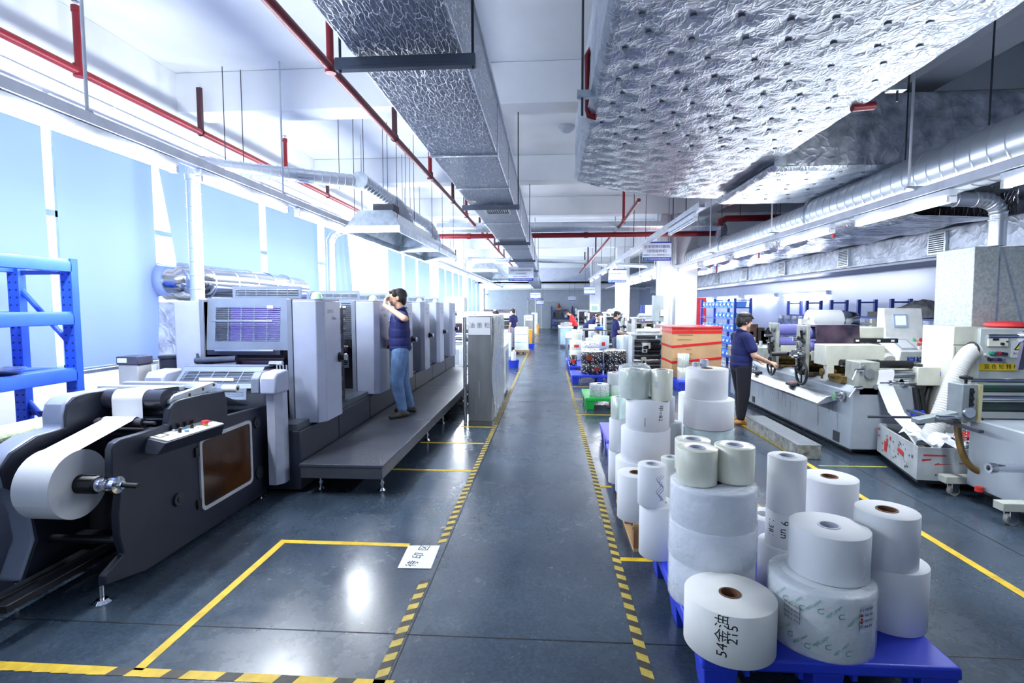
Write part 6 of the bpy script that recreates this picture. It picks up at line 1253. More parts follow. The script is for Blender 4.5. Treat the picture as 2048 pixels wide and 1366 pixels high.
MB().box(4.95, 5.35, 18.0, 18.5, .05, 1.98).build('body', M('cabinet_red', (214, 50, 56), .35, var=.1, vs=3), t, bevel=.01); mb = MB(); text_flat(mb, '火', .16, (5.24, 17.995, 1.35), (1, 0, 0), (0, 0, 1)); mb.build('door_mark', M('mark_gold', (236, 190, 160), .5, var=0), t, smooth=False)
cols = ((96, 74, 62), (62, 56, 56), (44, 42, 46), (120, 92, 72), (54, 50, 48), (70, 66, 66))
for k, (px, y0, y1, c) in enumerate(((1505, 648, 700, 0), (1518, 655, 690, 1), (1527, 660, 690, 2), (1496, 662, 690, 3), (1533, 668, 690, 4), (1540, 672, 695, 5))):
    p = pY(px, y0, 13.2); q = pY(px, y1, 13.2); w = .1
    tag(MB().box(p.x-w, p.x+w, 13.1, 13.4, .8, p.z).build('stored_box', M('stored_%d' % k, cols[c], .7, var=.12), bevel=.01), 'dark brown stored box behind the press head, %s from the left' % ORD[(3, 0, 1, 2, 4, 5).index(k)], 'box')
t = thing('storage_table', 'low grey table carrying the dark stored boxes', 'table', (5.2, 13.2, 0)); MB().box(4.6, 6.0, 13.0, 13.6, .74, .8).build('table_top', M('storage_table_grey', (130, 134, 140), .5), t); MB().box(4.65, 5.95, 13.05, 13.55, 0, .74).build('table_body', M('storage_table_body', (150, 154, 160), .6), t)

# ---- settle the pieces that stand far to the right where they belong
for o in list(COL.objects):
    n = o.name.split('.')[0]
    if o.parent is None and o.get('category'):
        if n in ('control_cabinet', 'red_cloth'): o.location.x -= .29
        elif n == 'operator_console' or n in ('work_bench', 'blue_case', 'rag_heap') or (n == 'cardboard_box'): o.location.x -= .26
        elif n in ('bin_shelf', 'parts_bin'): o.location.x -= .15
        elif n == 'red_cabinet': o.location.x -= .12
        elif n == 'carton': o.location.x -= .07
    elif o.parent is not None:
        pn = o.parent.name.split('.')[0]
        if pn == 'rotary_press' and n not in ('base', 'side_tray', 'tray_switch', 'switch_button', 'handwheel', 'adjusting_knob', 'rear_head'):
            c = sum((Vector(b) for b in o.bound_box), Vector())/8+o.location+o.parent.location; o.location.x += fx(c.x, c.y)
        elif pn == 'winder' and n not in ('cross_beam', 'oil_hose', 'lower_roller', 'roller_end'): o.location.x -= (.42 if n in ('top_roller', 'roller_support') else .2)
[o for o in COL.objects if o.get('label', '').startswith('big white paper roll mounted high')][0].location.x -= .18
# ================================================================== people
def capsule(mb, p0, r0, p1, r1, n=14):
    p0, p1 = Vector(p0), Vector(p1); d = p1-p0
    if d.length < 1e-5: d = Vector((0, 0, 1e-4))
    d.normalize(); pts, rs = [], []
    for a in (-85, -55, -25): pts.append(p0+d*(r0*math.sin(math.radians(a)))); rs.append(r0*math.cos(math.radians(a)))
    for f in (0, .33, .66, 1): pts.append(p0.lerp(p1, f)); rs.append(r0+(r1-r0)*f)
    for a in (25, 55, 85): pts.append(p1+d*(r1*math.sin(math.radians(a)))); rs.append(r1*math.cos(math.radians(a)))
    return mb.tube(pts, rs, n)
def ellip(mb, c, r, tilt=0.0, n=18):
    vs, fs = [], []; o = len(mb.v); k = n//2
    tmp = MB().sphere((0, 0, 0), 1, n)
    ct, st = math.cos(tilt), math.sin(tilt)
    pts = []
    for x, y, z in tmp.v:
        x, y, z = x*r[0], y*r[1], z*r[2]; y, z = y*ct-z*st, y*st+z*ct; pts.append((c[0]+x, c[1]+y, c[2]+z))
    return mb.add(pts, tmp.f)
def blob(mb, name, mat, parent, xf, voxel=.008, smooth=3):
    me = bpy.data.meshes.new('tmp'); me.from_pydata([xf(v) for v in mb.v], [], mb.f); o = bpy.data.objects.new('tmp', me); COL.objects.link(o)
    r = o.modifiers.new('r', 'REMESH'); r.mode = 'VOXEL'; r.voxel_size = voxel; r.adaptivity = 0
    if smooth: s = o.modifiers.new('s', 'SMOOTH'); s.iterations = smooth; s.factor = .5
    dg = bpy.context.evaluated_depsgraph_get(); m2 = bpy.data.meshes.new_from_object(o.evaluated_get(dg)); bpy.data.objects.remove(o)
    vs = [tuple(v.co) for v in m2.vertices]; fs = [tuple(p.vertices) for p in m2.polygons]; bpy.data.meshes.remove(m2)
    return MB().add(vs, fs).build(name, mat, parent, angle=180)
SKIN = M('skin', (214, 170, 142), .5, var=.04, vs=12); HAIR = M('black_hair', (24, 21, 22), .45, var=.2, vs=60, bump=.5, bs=120); NAVY = M('navy_polo', (26, 34, 92), .8, var=.08, vs=10, bump=.15, bs=40)
JEANS = M('faded_denim', (92, 122, 164), .85, var=.16, vs=7, bump=.2, bs=30); BLKT = M('black_trousers', (22, 23, 32), .8, var=.1, vs=8, bump=.15, bs=20); SHOE_D = M('dark_work_shoe', (54, 50, 46), .6, var=.1); SHOE_T = M('tan_sneaker', (190, 136, 74), .6, var=.1); REDS = M('red_shirt', (206, 34, 46), .8, var=.06)
def hand(mb, w, d, n, curl=.5, s=1.0, side=1):
    """palm, five fingers of different length and a thumb leaving the side of the palm"""
    d = Vector(d).normalized(); n = Vector(n); n = (n-d*n.dot(d)).normalized(); a = d.cross(n)*side; w = Vector(w)
    for k in (-1, 0, 1): capsule(mb, w+a*(.018*k*s), .017*s, w+d*(.085*s)+a*(.024*k*s), .015*s, 10)
    for k, L in enumerate((.066, .078, .072, .056)):
        b = w+d*(.09*s)+a*((-.031+.0205*k)*s); c1, c2 = curl*(.9+.08*k), curl*(1.9+.12*k)
        q = b+(d*math.cos(c1)+n*math.sin(c1))*(L*.55*s); e = q+(d*math.cos(c2)+n*math.sin(c2))*(L*.5*s)
        capsule(mb, b-d*.01, .0095*s, q, .0088*s, 8); capsule(mb, q, .0088*s, e, .0074*s, 8)
    b = w+d*(.03*s)-a*(.028*s); q = b+(d*.6-a*.62+n*.35).normalized()*(.042*s); e = q+(d*.85-a*.1+n*.45).normalized()*(.034*s)
    capsule(mb, b, .0125*s, q, .0105*s, 8); capsule(mb, q, .0105*s, e, .0088*s, 8)
def person(label, pos, fwd, height, J, shirt, trousers, shoes, voxel=.008, group=None, loose=1.0, bend=0.0, hand_curl=.5, head_tilt=0.0, girth=1.0):
    """local frame: x to the person's right, y forward, z up, for a body 1.70 m tall; bend leans everything above the hips forward"""
    s = height/1.70; f = Vector((fwd[0], fwd[1], 0)).normalized(); r = Vector((f.y, -f.x, 0)); P0 = Vector(pos); cb, sb = math.cos(bend), math.sin(bend)
    def lean(p):
        p = Vector(p)
        if bend and p.z > .9: k = min(1, (p.z-.9)/.12); y, z = p.y, p.z-.95; q = Vector((p.x, y*cb+z*sb, .95+z*cb-y*sb)); return p.lerp(q, k)
        return p
    def xf(p): p = lean(p); return tuple(P0+r*(p.x*s*girth)+f*(p.y*s*girth)+Vector((0, 0, p.z*s)))
    t = thing('person', label, 'person', pos, group); mb = MB(); g = J.get
    hx, hy, hz = g('head', (0, .03, 1.585)); ht = -head_tilt
    def H(x, y, z): ct, st = math.cos(ht), math.sin(ht); return (hx+x, hy+y*ct-z*st, hz+y*st+z*ct)
    ellip(mb, H(0, -.012, .02), (.074, .092, .096)); ellip(mb, H(0, .02, -.05), (.058, .064, .066)); ellip(mb, H(0, .05, -.085), (.03, .03, .026))
    capsule(mb, H(0, .085, .0), .010, H(0, .1, -.03), .014, 8); ellip(mb, H(0, .078, -.062), (.024, .014, .007))
    for k in (-1, 1): ellip(mb, H(.074*k, -.01, -.008), (.012, .02, .032))
    capsule(mb, (0, -.005, 1.37), .062, H(0, -.015, -.06), .052)
    ellip(mb, (0, 0, 1.22), (.145, .09, .2)); ellip(mb, (0, 0, .95), (.13, .09, .14)); capsule(mb, (-.15, 0, 1.355), .05, (.15, 0, 1.355), .05)
    LH, RH = (-.085, 0, .88), (.085, 0, .88)
    LK, LA, RK, RA = g('lk', (-.09, .02, .47)), g('la', (-.095, 0, .09)), g('rk', (.09, .02, .47)), g('ra', (.095, 0, .09))
    for a, b, c in ((LH, LK, LA), (RH, RK, RA)): capsule(mb, a, .075, b, .05); capsule(mb, b, .05, c, .036)
    arms = []
    for k, sh in ((-1, 'l'), (1, 'r')):
        S = (.185*k, 0, 1.345); E = g(sh+'e', (.22*k, -.02, 1.07)); W = g(sh+'w', (.22*k, .06, .84)); arms.append((S, E, W))
        capsule(mb, S, .05, E, .041); capsule(mb, E, .041, W, .027); d = Vector(g(sh+'hd', Vector(W)-Vector(E))).normalized()
        hand(mb, Vector(W)+d*.01, d, g(sh+'hn', (-k, .2, 0)), g(sh+'curl', hand_curl), 1.0, k)
    body = blob(mb, 'body', SKIN, t, xf, voxel, 2)
    # shirt
    mb = MB(); ellip(mb, (0, .005, 1.23), (.175, .118, .21)); ellip(mb, (0, .008, 1.12), (.166*loose, .121*loose, .2)); ellip(mb, (0, .005, 1.0), (.165*loose, .124*loose, .17)); capsule(mb, (0, .0, .91), .105*loose, (0, .0, .99), .105*loose); ellip(mb, (0, 0, .92), (.165*loose, .125*loose, .085)); capsule(mb, (-.155, -.005, 1.352), .066, (.155, -.005, 1.352), .066); capsule(mb, (0, -.015, 1.36), .085, (0, -.01, 1.42), .066)
    for S, E, W in arms: capsule(mb, S, .068, Vector(S).lerp(Vector(E), .64), .064*loose)
    sh = blob(mb, 'shirt', shirt, t, xf, voxel, 9)
    mb = MB(); n = 24; vs = []
    for i in range(n): a = 2*PI*i/n; vs.append((.069*math.cos(a), -.012+.066*math.sin(a), 1.438-.014*math.sin(a)))
    tmp = MB().tube(vs, .010, 8, closed=True); MB().add([xf(v) for v in tmp.v], tmp.f).build('collar', shirt, sh)
    # trousers
    mb = MB(); ellip(mb, (0, 0, .90), (.155, .112, .13)); q = .012*(loose-1)*10
    for a, b, c in ((LH, LK, LA), (RH, RK, RA)): capsule(mb, a, .092+q, b, .07+q); capsule(mb, b, .07+q, Vector(c)+Vector((0, 0, .02)), .056)
    tr = blob(mb, 'trousers', trousers, t, xf, voxel, 3)
    # shoes
    for c, kx in ((LA, 'lf'), (RA, 'rf')):
        mb = MB(); dx = g(kx, (0, 1)); d = Vector((dx[0], dx[1], 0)).normalized(); c = Vector(c); h = Vector((c.x, c.y, c.z-.09))
        capsule(mb, h-d*.05+Vector((0, 0, .04)), .038, h+d*.02+Vector((0, 0, .055)), .045); capsule(mb, h+d*.02+Vector((0, 0, .04)), .04, h+d*.15+Vector((0, 0, .03)), .036); capsule(mb, h+Vector((0, 0, .06)), .042, h+Vector((0, 0, .10)), .04)
        so = blob(mb, 'shoe', shoes, t, lambda p: (lambda q: (q[0], q[1], max(q[2], P0.z+.004)))(xf(p)), voxel, 2)
    # hair, face
    mb = MB(); ellip(mb, H(0, -.028, .04), (.080, .092, .092)); ellip(mb, H(0, .028, .078), (.062, .068, .042)); ellip(mb, H(0, -.07, -.02), (.064, .042, .085))
    for k in (-1, 1): ellip(mb, H(.068*k, -.03, -.005), (.014, .045, .055)); ellip(mb, H(.066*k, .03, .04), (.013, .03, .035))
    if g('fringe'):
        ellip(mb, H(0, -.02, .085), (.086, .1, .062)); ellip(mb, H(0, -.08, .0), (.074, .05, .09))
        for k in range(7): a = (k-3)*.022; capsule(mb, H(a*.8, .03, .11), .022, H(a*1.1, .092-.004*abs(k-3), .052+.006*(k % 2)), .011, 8)
        for k in (-1, 1): ellip(mb, H(.072*k, -.005, .02), (.016, .045, .06))
    blob(mb, 'hair', HAIR, t, xf, voxel, 1)
    if voxel < .012:
        mb = MB()
        for k in (-1, 1): ellip(mb, H(.03*k, .080, .012), (.011, .007, .006), 0, 10); ellip(mb, H(.03*k, .083, .034), (.018, .006, .004), 0, 10)
        MB().add([xf(v) for v in mb.v], mb.f).build('eyes', M('dark_eye', (28, 22, 22), .3, var=0), body)
        mb = MB(); ellip(mb, H(0, .0835, -.062), (.02, .0085, .0035), 0, 10); MB().add([xf(v) for v in mb.v], mb.f).build('mouth', M('lip', (164, 96, 88), .5, var=0), body)
    return t, xf
t, xf = person('man in a navy polo and blue jeans on the step, hand to his eyes', (-1.92, 6.70, .30), (-.96, -.28), 1.64,
    dict(le=(-.37, -.05, 1.315), lw=(-.165, .165, 1.485), lhd=(.55, -.02, .5), lhn=(.3, -1, 0), lcurl=.45, re=(.24, .03, 1.09), rw=(.20, .2, .90), rhd=(-.1, .7, -.5), rhn=(-1, 0, -.2), rcurl=.9, lk=(-.09, .05, .48), la=(-.11, -.01, .09), rk=(.10, -.02, .47), ra=(.12, -.10, .09), lf=(-.5, .7), rf=(.2, 1)), NAVY, JEANS, SHOE_D, .0065, loose=1.06, girth=1.15)
mb = MB(); q = xf((-.05, .13, 1.60)); mb.cyl(q, (q[0]-.03, q[1]-.01, q[2]), .022, n=16); o = mb.build('magnifier', M('loupe_green', (160, 190, 150), .3), None); tag(o, 'small pale magnifier held to the eye of the man on the step', 'magnifier')
mb = MB(); q = [xf((-.075+.012*k, .122, 1.28+.006*k)) for k in range(3)]; mb.tube(q, .006, 6); mb.build('shirt_badge', WHITE, [c for c in t.children if c.name.startswith('shirt')][0])
person('young man in navy polo and loose black trousers turning a press handwheel', (2.79, 7.86, 0), (1, .12), 1.61,
    dict(re=(.23, .07, 1.07), rw=(.13, .34, .955), rhd=(-.02, 1, -.25), rhn=(-.6, .2, -1), rcurl=.85, le=(-.22, .06, 1.06), lw=(-.12, .3, .97), lhd=(.1, 1, -.2), lcurl=.8, lk=(-.09, .06, .48), la=(-.10, .06, .09), rk=(.10, .0, .47), ra=(.10, -.03, .09), fringe=1, head=(0, .04, 1.575)), NAVY, BLKT, SHOE_T, .0065, loose=1.12, head_tilt=.1, girth=1.1)
person('man in navy polo and grey trousers working at the pale machine', (1.86, 15.0, 0), (1, .1), 1.58, dict(re=(.23, .06, 1.06), rw=(.15, .32, 1.03), le=(-.22, .08, 1.06), lw=(-.14, .32, 1.03), head=(0, .05, 1.57)), NAVY, M('grey_trousers', (92, 98, 112), .8), SHOE_D, .013, head_tilt=.35)
person('person in a navy shirt bending over the machine beyond the striped rolls', (1.42, 20.5, 0), (1, 0), 1.66, dict(re=(.22, .1, 1.06), rw=(.18, .34, 1.1), le=(-.22, .1, 1.06), lw=(-.16, .34, 1.1)), NAVY, BLKT, SHOE_D, .016, bend=.85)
person('person in a red shirt leaning over a white table far along the aisle', (1.12, 22.5, 0), (-1, .15), 1.62, dict(re=(.22, .12, 1.06), rw=(.18, .34, .95), le=(-.22, .12, 1.06), lw=(-.16, .34, .95)), REDS, BLKT, SHOE_D, .016, bend=.45)
person('person in a navy shirt standing by the far machines on the window side', (-1.42, 21.0, 0), (-.8, .5), 1.62, dict(), NAVY, M('grey_trousers2', (150, 150, 168), .8), SHOE_D, .016)
person('dark haired person mostly hidden behind the stainless ink cabinet', (-1.5, 15.0, 0), (-1, 0), 1.58, dict(), M('pale_shirt', (206, 210, 220), .8), BLKT, SHOE_D, .016)
# ================================================================== hanging signs, background machines and goods
SIGNB = M('sign_board_white', (220, 226, 242), .4, var=0); SBLUE = M('sign_blue', (44, 62, 160), .4, var=0); SINK = M('sign_dark_blue_ink', (30, 38, 100), .5, var=0)
def sign(label, x0, y0, x1, y1, Y, l1, l2, l3, foot, top=True, zmax=4.5, size=.19):
    a, b = pY(x0, y1, Y), pY(x1, y0, Y); w, h = b.x-a.x, b.z-a.z; t = thing('hanging_sign', label, 'sign', ((a.x+b.x)/2, Y, a.z))
    MB().box(a.x, b.x, Y, Y+.02, a.z, b.z).build('board', SIGNB, t)
    mb = MB(); mb.box(a.x, b.x, Y-.004, Y, a.z, a.z+h*.19)
    if top: mb.box(a.x, b.x, Y-.004, Y, b.z-h*.08, b.z)
    s = mb.build('blue_band', SBLUE, t); cx = (a.x+b.x)/2; R, U = (1, 0, 0), (0, 0, 1); mb = MB()
    k = min(size, w*.9/max(1, len(l1))); text_flat(mb, l1, k*1.02, (cx, Y-.006, b.z-h*(.27 if l2 else .36)), R, U)
    if l2: text_flat(mb, l2, k*.95, (cx, Y-.006, b.z-h*.50), R, U)
    if l3: text_flat(mb, l3, h*.085, (cx, Y-.006, b.z-h*.70), R, U)
    mb.build('writing', SINK, t, smooth=False)
    if foot:
        mb = MB(); text_flat(mb, foot, min(h*.13, w*.8/len(foot)), (cx+w*.04, Y-.006, a.z+h*.095), R, U); mb.build('band_writing', SIGNB, s, smooth=False)
        MB().ring((a.x+w*.1, Y-.006, a.z+h*.095), h*.05, h*.018, 'y', 16, 6).build('band_logo', M('logo_teal', (90, 190, 150), .4, var=0), s)
    mb = MB()
    for x in (a.x+w*.1, b.x-w*.1): mb.cyl((x, Y+.01, b.z), (x, Y+.01, zmax), .006, n=6)
    mb.build('hanging_wire', ROD, t)
sign('white and blue hanging machine sign in front of the white column', 1285, 483, 1343, 522, 12.0, '奈本轮转印刷机', '（双色轮转机）', '设备型号：PS-250 卷筒纸印刷 DIHAO', '广东省包装彩印股份有限公司')
sign('white and blue hanging machine sign just below the square duct', 1017, 533, 1067, 562, 17.0, '间歇式PS版商标印刷机', '（六色轮转机）', '设备型号：PS-6 商标印刷 六色', '广东省包装彩印股份有限公司', top=False, zmax=2.95)
sign('white and blue hanging machine sign in front of the second column', 1217, 538, 1253, 565, 20.0, '研邦高速模切机', '', '设备型号 模切机', '广东省包装彩印股份有限公司')
sign('small blue and white hanging sign in front of the third column', 1168, 573, 1190, 590, 27.5, '高速商标模切机', '', '', '包装彩印有限公司')
sign('tiny white hanging sign furthest along on the right of the aisle', 1137, 593, 1151, 601, 33.0, '检品区', '', '', '', top=False, zmax=3.12)
sign('white hanging sign beyond the first one under the square duct', 1061, 586, 1081, 598, 27.0, '商标轮转印刷机', '（四色）', '', '彩印有限公司', top=False, zmax=2.75)
sign('white hanging sign furthest under the long duct', 1073, 602, 1087, 609, 33.0, '打样机', '', '', '', top=False, zmax=3.1)
# electrical box on the column casing
t = thing('electrical_box', 'grey electrical box on the white column casing', 'electrical box', (2.95, 13.6, 2)); a, b = pY(1306, 643, 13.55), pY(1327, 591, 13.55)
MB().box(a.x, b.x, 13.5, 13.75, a.z, b.z).build('case', M('box_grey', (150, 164, 168), .4), t, bevel=.01); a, b = pY(1320, 632, 13.5), pY(1329, 620, 13.5); MB().box(a.x, b.x, 13.45, 13.5, a.z, b.z).build('socket', WHITE, t, bevel=.006)
mb = MB()
for x in (2.72, 2.80): mb.cyl((x, 13.65, 2.0), (x, 13.65, 4.03), .02, n=8)
mb.build('cable_pipe', WHITE, t)
def machine(label, x0, x1, y0, y1, seed, h=1.5, cat='machine', towers=3, tone=(206, 212, 220), screen=False):
    rr = random.Random(seed); t = thing('label_machine', label, cat, ((x0+x1)/2, (y0+y1)/2, 0)); mt = M('machine_%d_%d' % tone[:2], tone, .4, .05, var=.05); w, d = x1-x0, y1-y0
    b = MB().box(x0, x1, y0, y1, .06, .62).build('base', mt, t, bevel=.012); MB().box(x0+.04, x1-.04, y0+.04, y1-.04, 0, .06).build('plinth', BLACK, b)
    mb = MB()
    for k in range(4): xx = x0+w*(.12+.2*k); mb.box(xx, xx+w*.14, y0-.006, y0, .14, .54)
    mb.build('base_door', M('machine_door', (176, 186, 196), .4), b)
    for k in range(towers):
        ya = y0+d*(k+.1)/towers; yb = ya+d*.42/towers; z1 = h*(.82+.18*rr.random())
        MB().box(x1-.07, x1-.02, ya, yb, .62, z1).build('tower_frame', OILY if k % 2 else mt, t, bevel=.006); u = MB().box(x0+.02, x0+.07, ya, yb, .62, z1).build('tower_frame', OILY if k % 2 else mt, t, bevel=.006)
        mb = MB()
        for q in range(4): z = .72+(z1-.8)*q/3.4; mb.cyl((x0+.07, ya+.06+.1*rr.random(), z), (x1-.07, ya+.06, z), rr.uniform(.03, .07), n=16)
        mb.build('rollers', (STEEL, BLACK, PURP, M('dark_roller', (52, 54, 66)))[rr.randrange(4)], u)
        MB().box(x0+.07, x1-.07, ya-.01, ya+.01, z1-.3, z1-.06).build('front_cover', (CREAM, SMOKED, mt)[rr.randrange(3)], u, bevel=.004)
        mb = MB()
        for q in range(5): z = rr.uniform(.7, z1-.1); mb.cyl((x0+.02, rr.uniform(ya, yb), z), (x0-.06, rr.uniform(ya, yb), z), rr.uniform(.015, .04), n=12)
        mb.build('hand_knob', BLACK, u)
        if k < towers-1: MB().box(x0+.05, x1-.05, yb, ya+d/towers, .84, .87).build('web_table', STEEL, u)
    if screen: s = MB().box(x0+.1, x0+.45, y0-.1, y0+.02, h*.9, h*1.12).build('screen_box', CREAM, t, bevel=.01); MB().box(x0+.14, x0+.40, y0-.104, y0-.1, h*.95, h*1.08).build('screen', M('green_screen', (130, 160, 150), .2), s)
    return t
machine('white label machine next after the grey press on the window side', -3.4, -2.3, 14.2, 17.2, 1, 1.55, tone=(222, 226, 234), screen=True)
machine('white label machine second after the grey press on the window side', -3.3, -1.9, 18.6, 22.0, 2, 1.6, tone=(222, 226, 234))
machine('white label machine third after the grey press on the window side', -3.2, -1.7, 24.0, 28.5, 3, 1.7, tone=(222, 226, 234), towers=4)
def open_machine(label, x0, x1, y0, y1, seed, h, tone):
    """a machine seen from its open end: posts, side plates and the rollers and drives between them"""
    rr = random.Random(seed); t = thing('label_machine', label, 'machine', ((x0+x1)/2, (y0+y1)/2, 0)); mt = M('machine_%d_%d' % tone[:2], tone, .4, .05, var=.05)
    for x in (x0, x1-.05):
        MB().box(x, x+.05, y0, y1, .0, h).build('side_plate', mt, t, bevel=.006)
        MB().box(x+.01, x+.04, y0-.03, y0, .1, h-.1).build('edge_rail', STEEL, t)
    MB().box(x0+.05, x1-.05, y0+.28, y1, .05, h-.12).build('rear_body', M('machine_shade', (126, 136, 142), .5), t)
    for k in range(7):
        z = .18+(h-.34)*k/6; y = y0+rr.uniform(.05, .2); r = rr.uniform(.02, .055)
        MB().cyl((x0+.05, y, z), (x1-.05, y, z), r, n=20).build('roller', (STEEL, BLACK, M('dark_roller'), CHROME, GOLDEN)[rr.randrange(5)], t)
    for k in range(5):
        x = rr.uniform(x0+.12, x1-.2); z = rr.uniform(.2, h-.25); q = MB().box(x, x+rr.uniform(.08, .2), y0+.02, y0+.2, z, z+rr.uniform(.06, .16)).build('drive_box', (mt, M('machine_shade'), CREAM, DARKIN)[k % 4], t, bevel=.008); MB().cyl((x+.05, y0+.02, z+.05), (x+.05, y0-.04, z+.05), .025, n=14).build('drive_knob', BLACK, q)
    MB().box(x0-.04, x1+.04, y0-.05, y1+.05, h, h+.05).build('top_plate', mt, t, bevel=.008)
    MB().cyl((x0+.1, y0, h+.11), (x1-.1, y0, h+.11), .05, n=22).build('top_roller', PAPER, t); MB().box(x1-.3, x1+.15, y0, y0+.3, h+.05, h+.16).build('top_box', CREAM, t, bevel=.006)
    pts = [(x1+.06, y0-.05, h-.1), (x1+.1, y0-.1, h*.6), (x1+.05, y0-.08, h*.3), (x1+.02, y0-.05, .02)]
    MB().tube(bez([Vector(p) for p in pts], 16), .012, 8).build('cable', BLACK, t)
    for k in range(3): MB().box(x0+.1+.22*k, x0+.24+.22*k, y0+.1, y0+.3, h+.05, h+.12+.07*k).build('fitting', (OILY, mt, STEEL)[k], t, bevel=.006)
    return t
open_machine('pale grey machine with open rollers below the electrical box', 1.98, 2.72, 12.7, 13.3, 4, 1.02, (196, 206, 208))
open_machine('pale open machine just behind the electrical box machine', 2.34, 3.0, 14.6, 15.2, 14, 1.35, (208, 214, 214))
open_machine('white open machine near the bending person', 1.95, 2.6, 18.6, 19.3, 15, 1.45, (222, 226, 228))
machine('pale machine with a tall front cabinet where the man in navy works', 2.25, 3.3, 15.6, 18.2, 5, 1.35, towers=3, tone=(214, 220, 226))
machine('white machine where the bending person works', 1.9, 2.9, 19.8, 22.6, 6, 1.4, towers=3, tone=(224, 228, 232))
machine('white machine just beyond the second column', 1.75, 2.8, 23.8, 27.2, 7, 1.6, towers=3, tone=(226, 230, 234), screen=True)
machine('white machine deepest along the right of the aisle', 1.6, 2.6, 29.5, 33.5, 8, 1.7, towers=3, tone=(224, 228, 234))
machine('pale machine deep behind the first column on the right', 3.9, 5.2, 20.5, 24, 9, 1.5, tone=(216, 222, 228))
t = thing('steel_drum', 'tall pale grey bin standing beside the man in navy', 'bin', (2.02, 14.3, 0)); MB().lathe([(0, 0), (.2, 0), (.21, .9), (.2, .93), (0, .93)], (2.02, 14.3, 0), 28).build('drum', M('drum_pale', (196, 208, 216), .35, .2), t)
# goods on shelves behind the right-hand machines
t = thing('goods_shelf', 'shelf of pale boxes between the first and second columns', 'shelf', (4.0, 19.5, 0))
for x in (3.4, 4.8):
    for y in (19.2, 19.8): MB().box(x-.03, x+.03, y-.03, y+.03, 0, 1.75).build('post', NAVY_STEEL, t)
for z in (.5, 1.0, 1.45): MB().box(3.4, 4.8, 19.2, 19.8, z-.03, z).build('shelf_board', WHITE, t)
rr = random.Random(17); names = 'white pale-green cream blue white grey cream pale-green'.split(); colr = {'white': (228, 232, 236), 'pale-green': (196, 220, 190), 'cream': (226, 220, 196), 'blue': (70, 110, 210), 'grey': (150, 158, 166)}
for k, nm in enumerate(names):
    z = (1.45, 1.0)[k // 4]; x = 3.5+.33*(k % 4); h = rr.uniform(.2, .38)
    tag(MB().box(x, x+.27, 19.25, 19.6, z, z+h).build('goods_box', M('goods_'+nm, colr[nm], .6, var=.03), bevel=.01), '%s box, %s along the %s board of the shelf between the columns' % (nm, ORD[k % 4], ('top', 'middle')[k // 4]), 'box', 'boxes on the shelf between the columns')
# tables and cartons along the right of the aisle
def table(label, x0, x1, y0, y1, h, top, skirt=None):
    t = thing('packing_table', label, 'table', ((x0+x1)/2, (y0+y1)/2, 0)); MB().box(x0, x1, y0, y1, h-.04, h).build('table_top', top, t, bevel=.006)
    for x in (x0+.04, x1-.04):
        for y in (y0+.04, y1-.04): MB().box(x-.025, x+.025, y-.025, y+.025, 0, h-.04).build('leg', STEEL, t)
    if skirt: MB().box(x0+.02, x1-.02, y0+.02, y0+.03, .15, h-.04).build('front_panel', skirt, t)
    return t
table('white packing table with a pale blue front panel by the person in red', .40, 1.0, 21.6, 23.8, .86, WHITE, M('pale_blue_panel', (170, 200, 240), .5))
table('dark topped work table beyond the grid patterned rolls', 1.1, 1.9, 17.2, 18.6, .95, M('table_dark', (70, 72, 70), .5))
table('white sorting table behind the grid patterned rolls', .55, 1.0, 17.0, 18.2, .72, WHITE)
for k, (x, y, z, c) in enumerate(((.7, 17.4, .72, (226, 210, 190)), (.62, 22.2, .86, (150, 150, 156)), (.8, 23.0, .86, (190, 196, 206)), (1.45, 17.6, .95, (214, 218, 228)))):
    tag(MB().lathe([(.03, 0), (.14, 0), (.14, .16), (.03, .16), (.03, 0)], (x, y, z), 24).build('label_reel', M('reel_%d' % k, c, .5)), ('cream reel on the white sorting table', 'grey reel at the near end of the pale blue table', 'pale reel at the far end of the pale blue table', 'white reel on the dark topped table')[k], 'reel')
tag(MB().box(1.52, 1.76, 17.25, 17.5, .95, 1.05).build('blue_bag', M('sky_blue_bag', (60, 100, 220), .5), bevel=.03), 'blue bag on the dark topped table', 'bag')
# left of the aisle, beyond the ink cabinet
t = thing('pale_cabinet', 'pale grey low cabinet just beyond the ink cabinet', 'cabinet', (-1.0, 10.2, 0)); MB().box(-1.25, -.835, 9.62, 10.9, .06, .96).build('body', M('cabinet_pale', (206, 214, 222), .45), t, bevel=.006); MB().box(-1.22, -.86, 9.65, 10.87, 0, .06).build('plinth', M('plinth_dark', (70, 74, 80), .6), t); MB().box(-.834, -.828, 10.2, 10.8, .2, .85).build('door', STEEL, t)
tag(MB().lathe([(0, 0), (.13, 0), (.16, .22), (.15, .22), (.12, .01), (0, .01)], (-.98, 14.6, 0), 26).build('tub', M('tub_blue', (44, 70, 214), .4)), 'blue tub on the floor beyond the pale cabinet', 'tub')
tag(MB().cyl((-.98, 14.6, .012), (-.98, 14.6, .45), .07, n=18).cyl((-.98, 14.6, .45), (-.98, 14.6, .5), .025, n=12).build('bottle', M('bottle_white', (226, 230, 236), .4)), 'white canister standing in the blue tub', 'canister')
wood_pallet(-1.28, -.72, 18.9, 19.8, .12, 'flat wooden pallet under the white bundles left of the aisle')
for k, (z0, z1) in enumerate(((.12, .40), (.40, .68), (.68, .95))): tag(MB().box(-1.24, -.76, 18.95, 19.7, z0+.002, z1-.002).build('paper_bundle', M('bundle_white', (224, 236, 236), .35, var=.05, vs=5, bump=.3, bs=14), bevel=.02), 'white shrink-wrapped bundle on the wooden pallet, %s of three' % ('bottom', 'middle', 'top')[k], 'bundle', 'bundles on the wooden pallet')
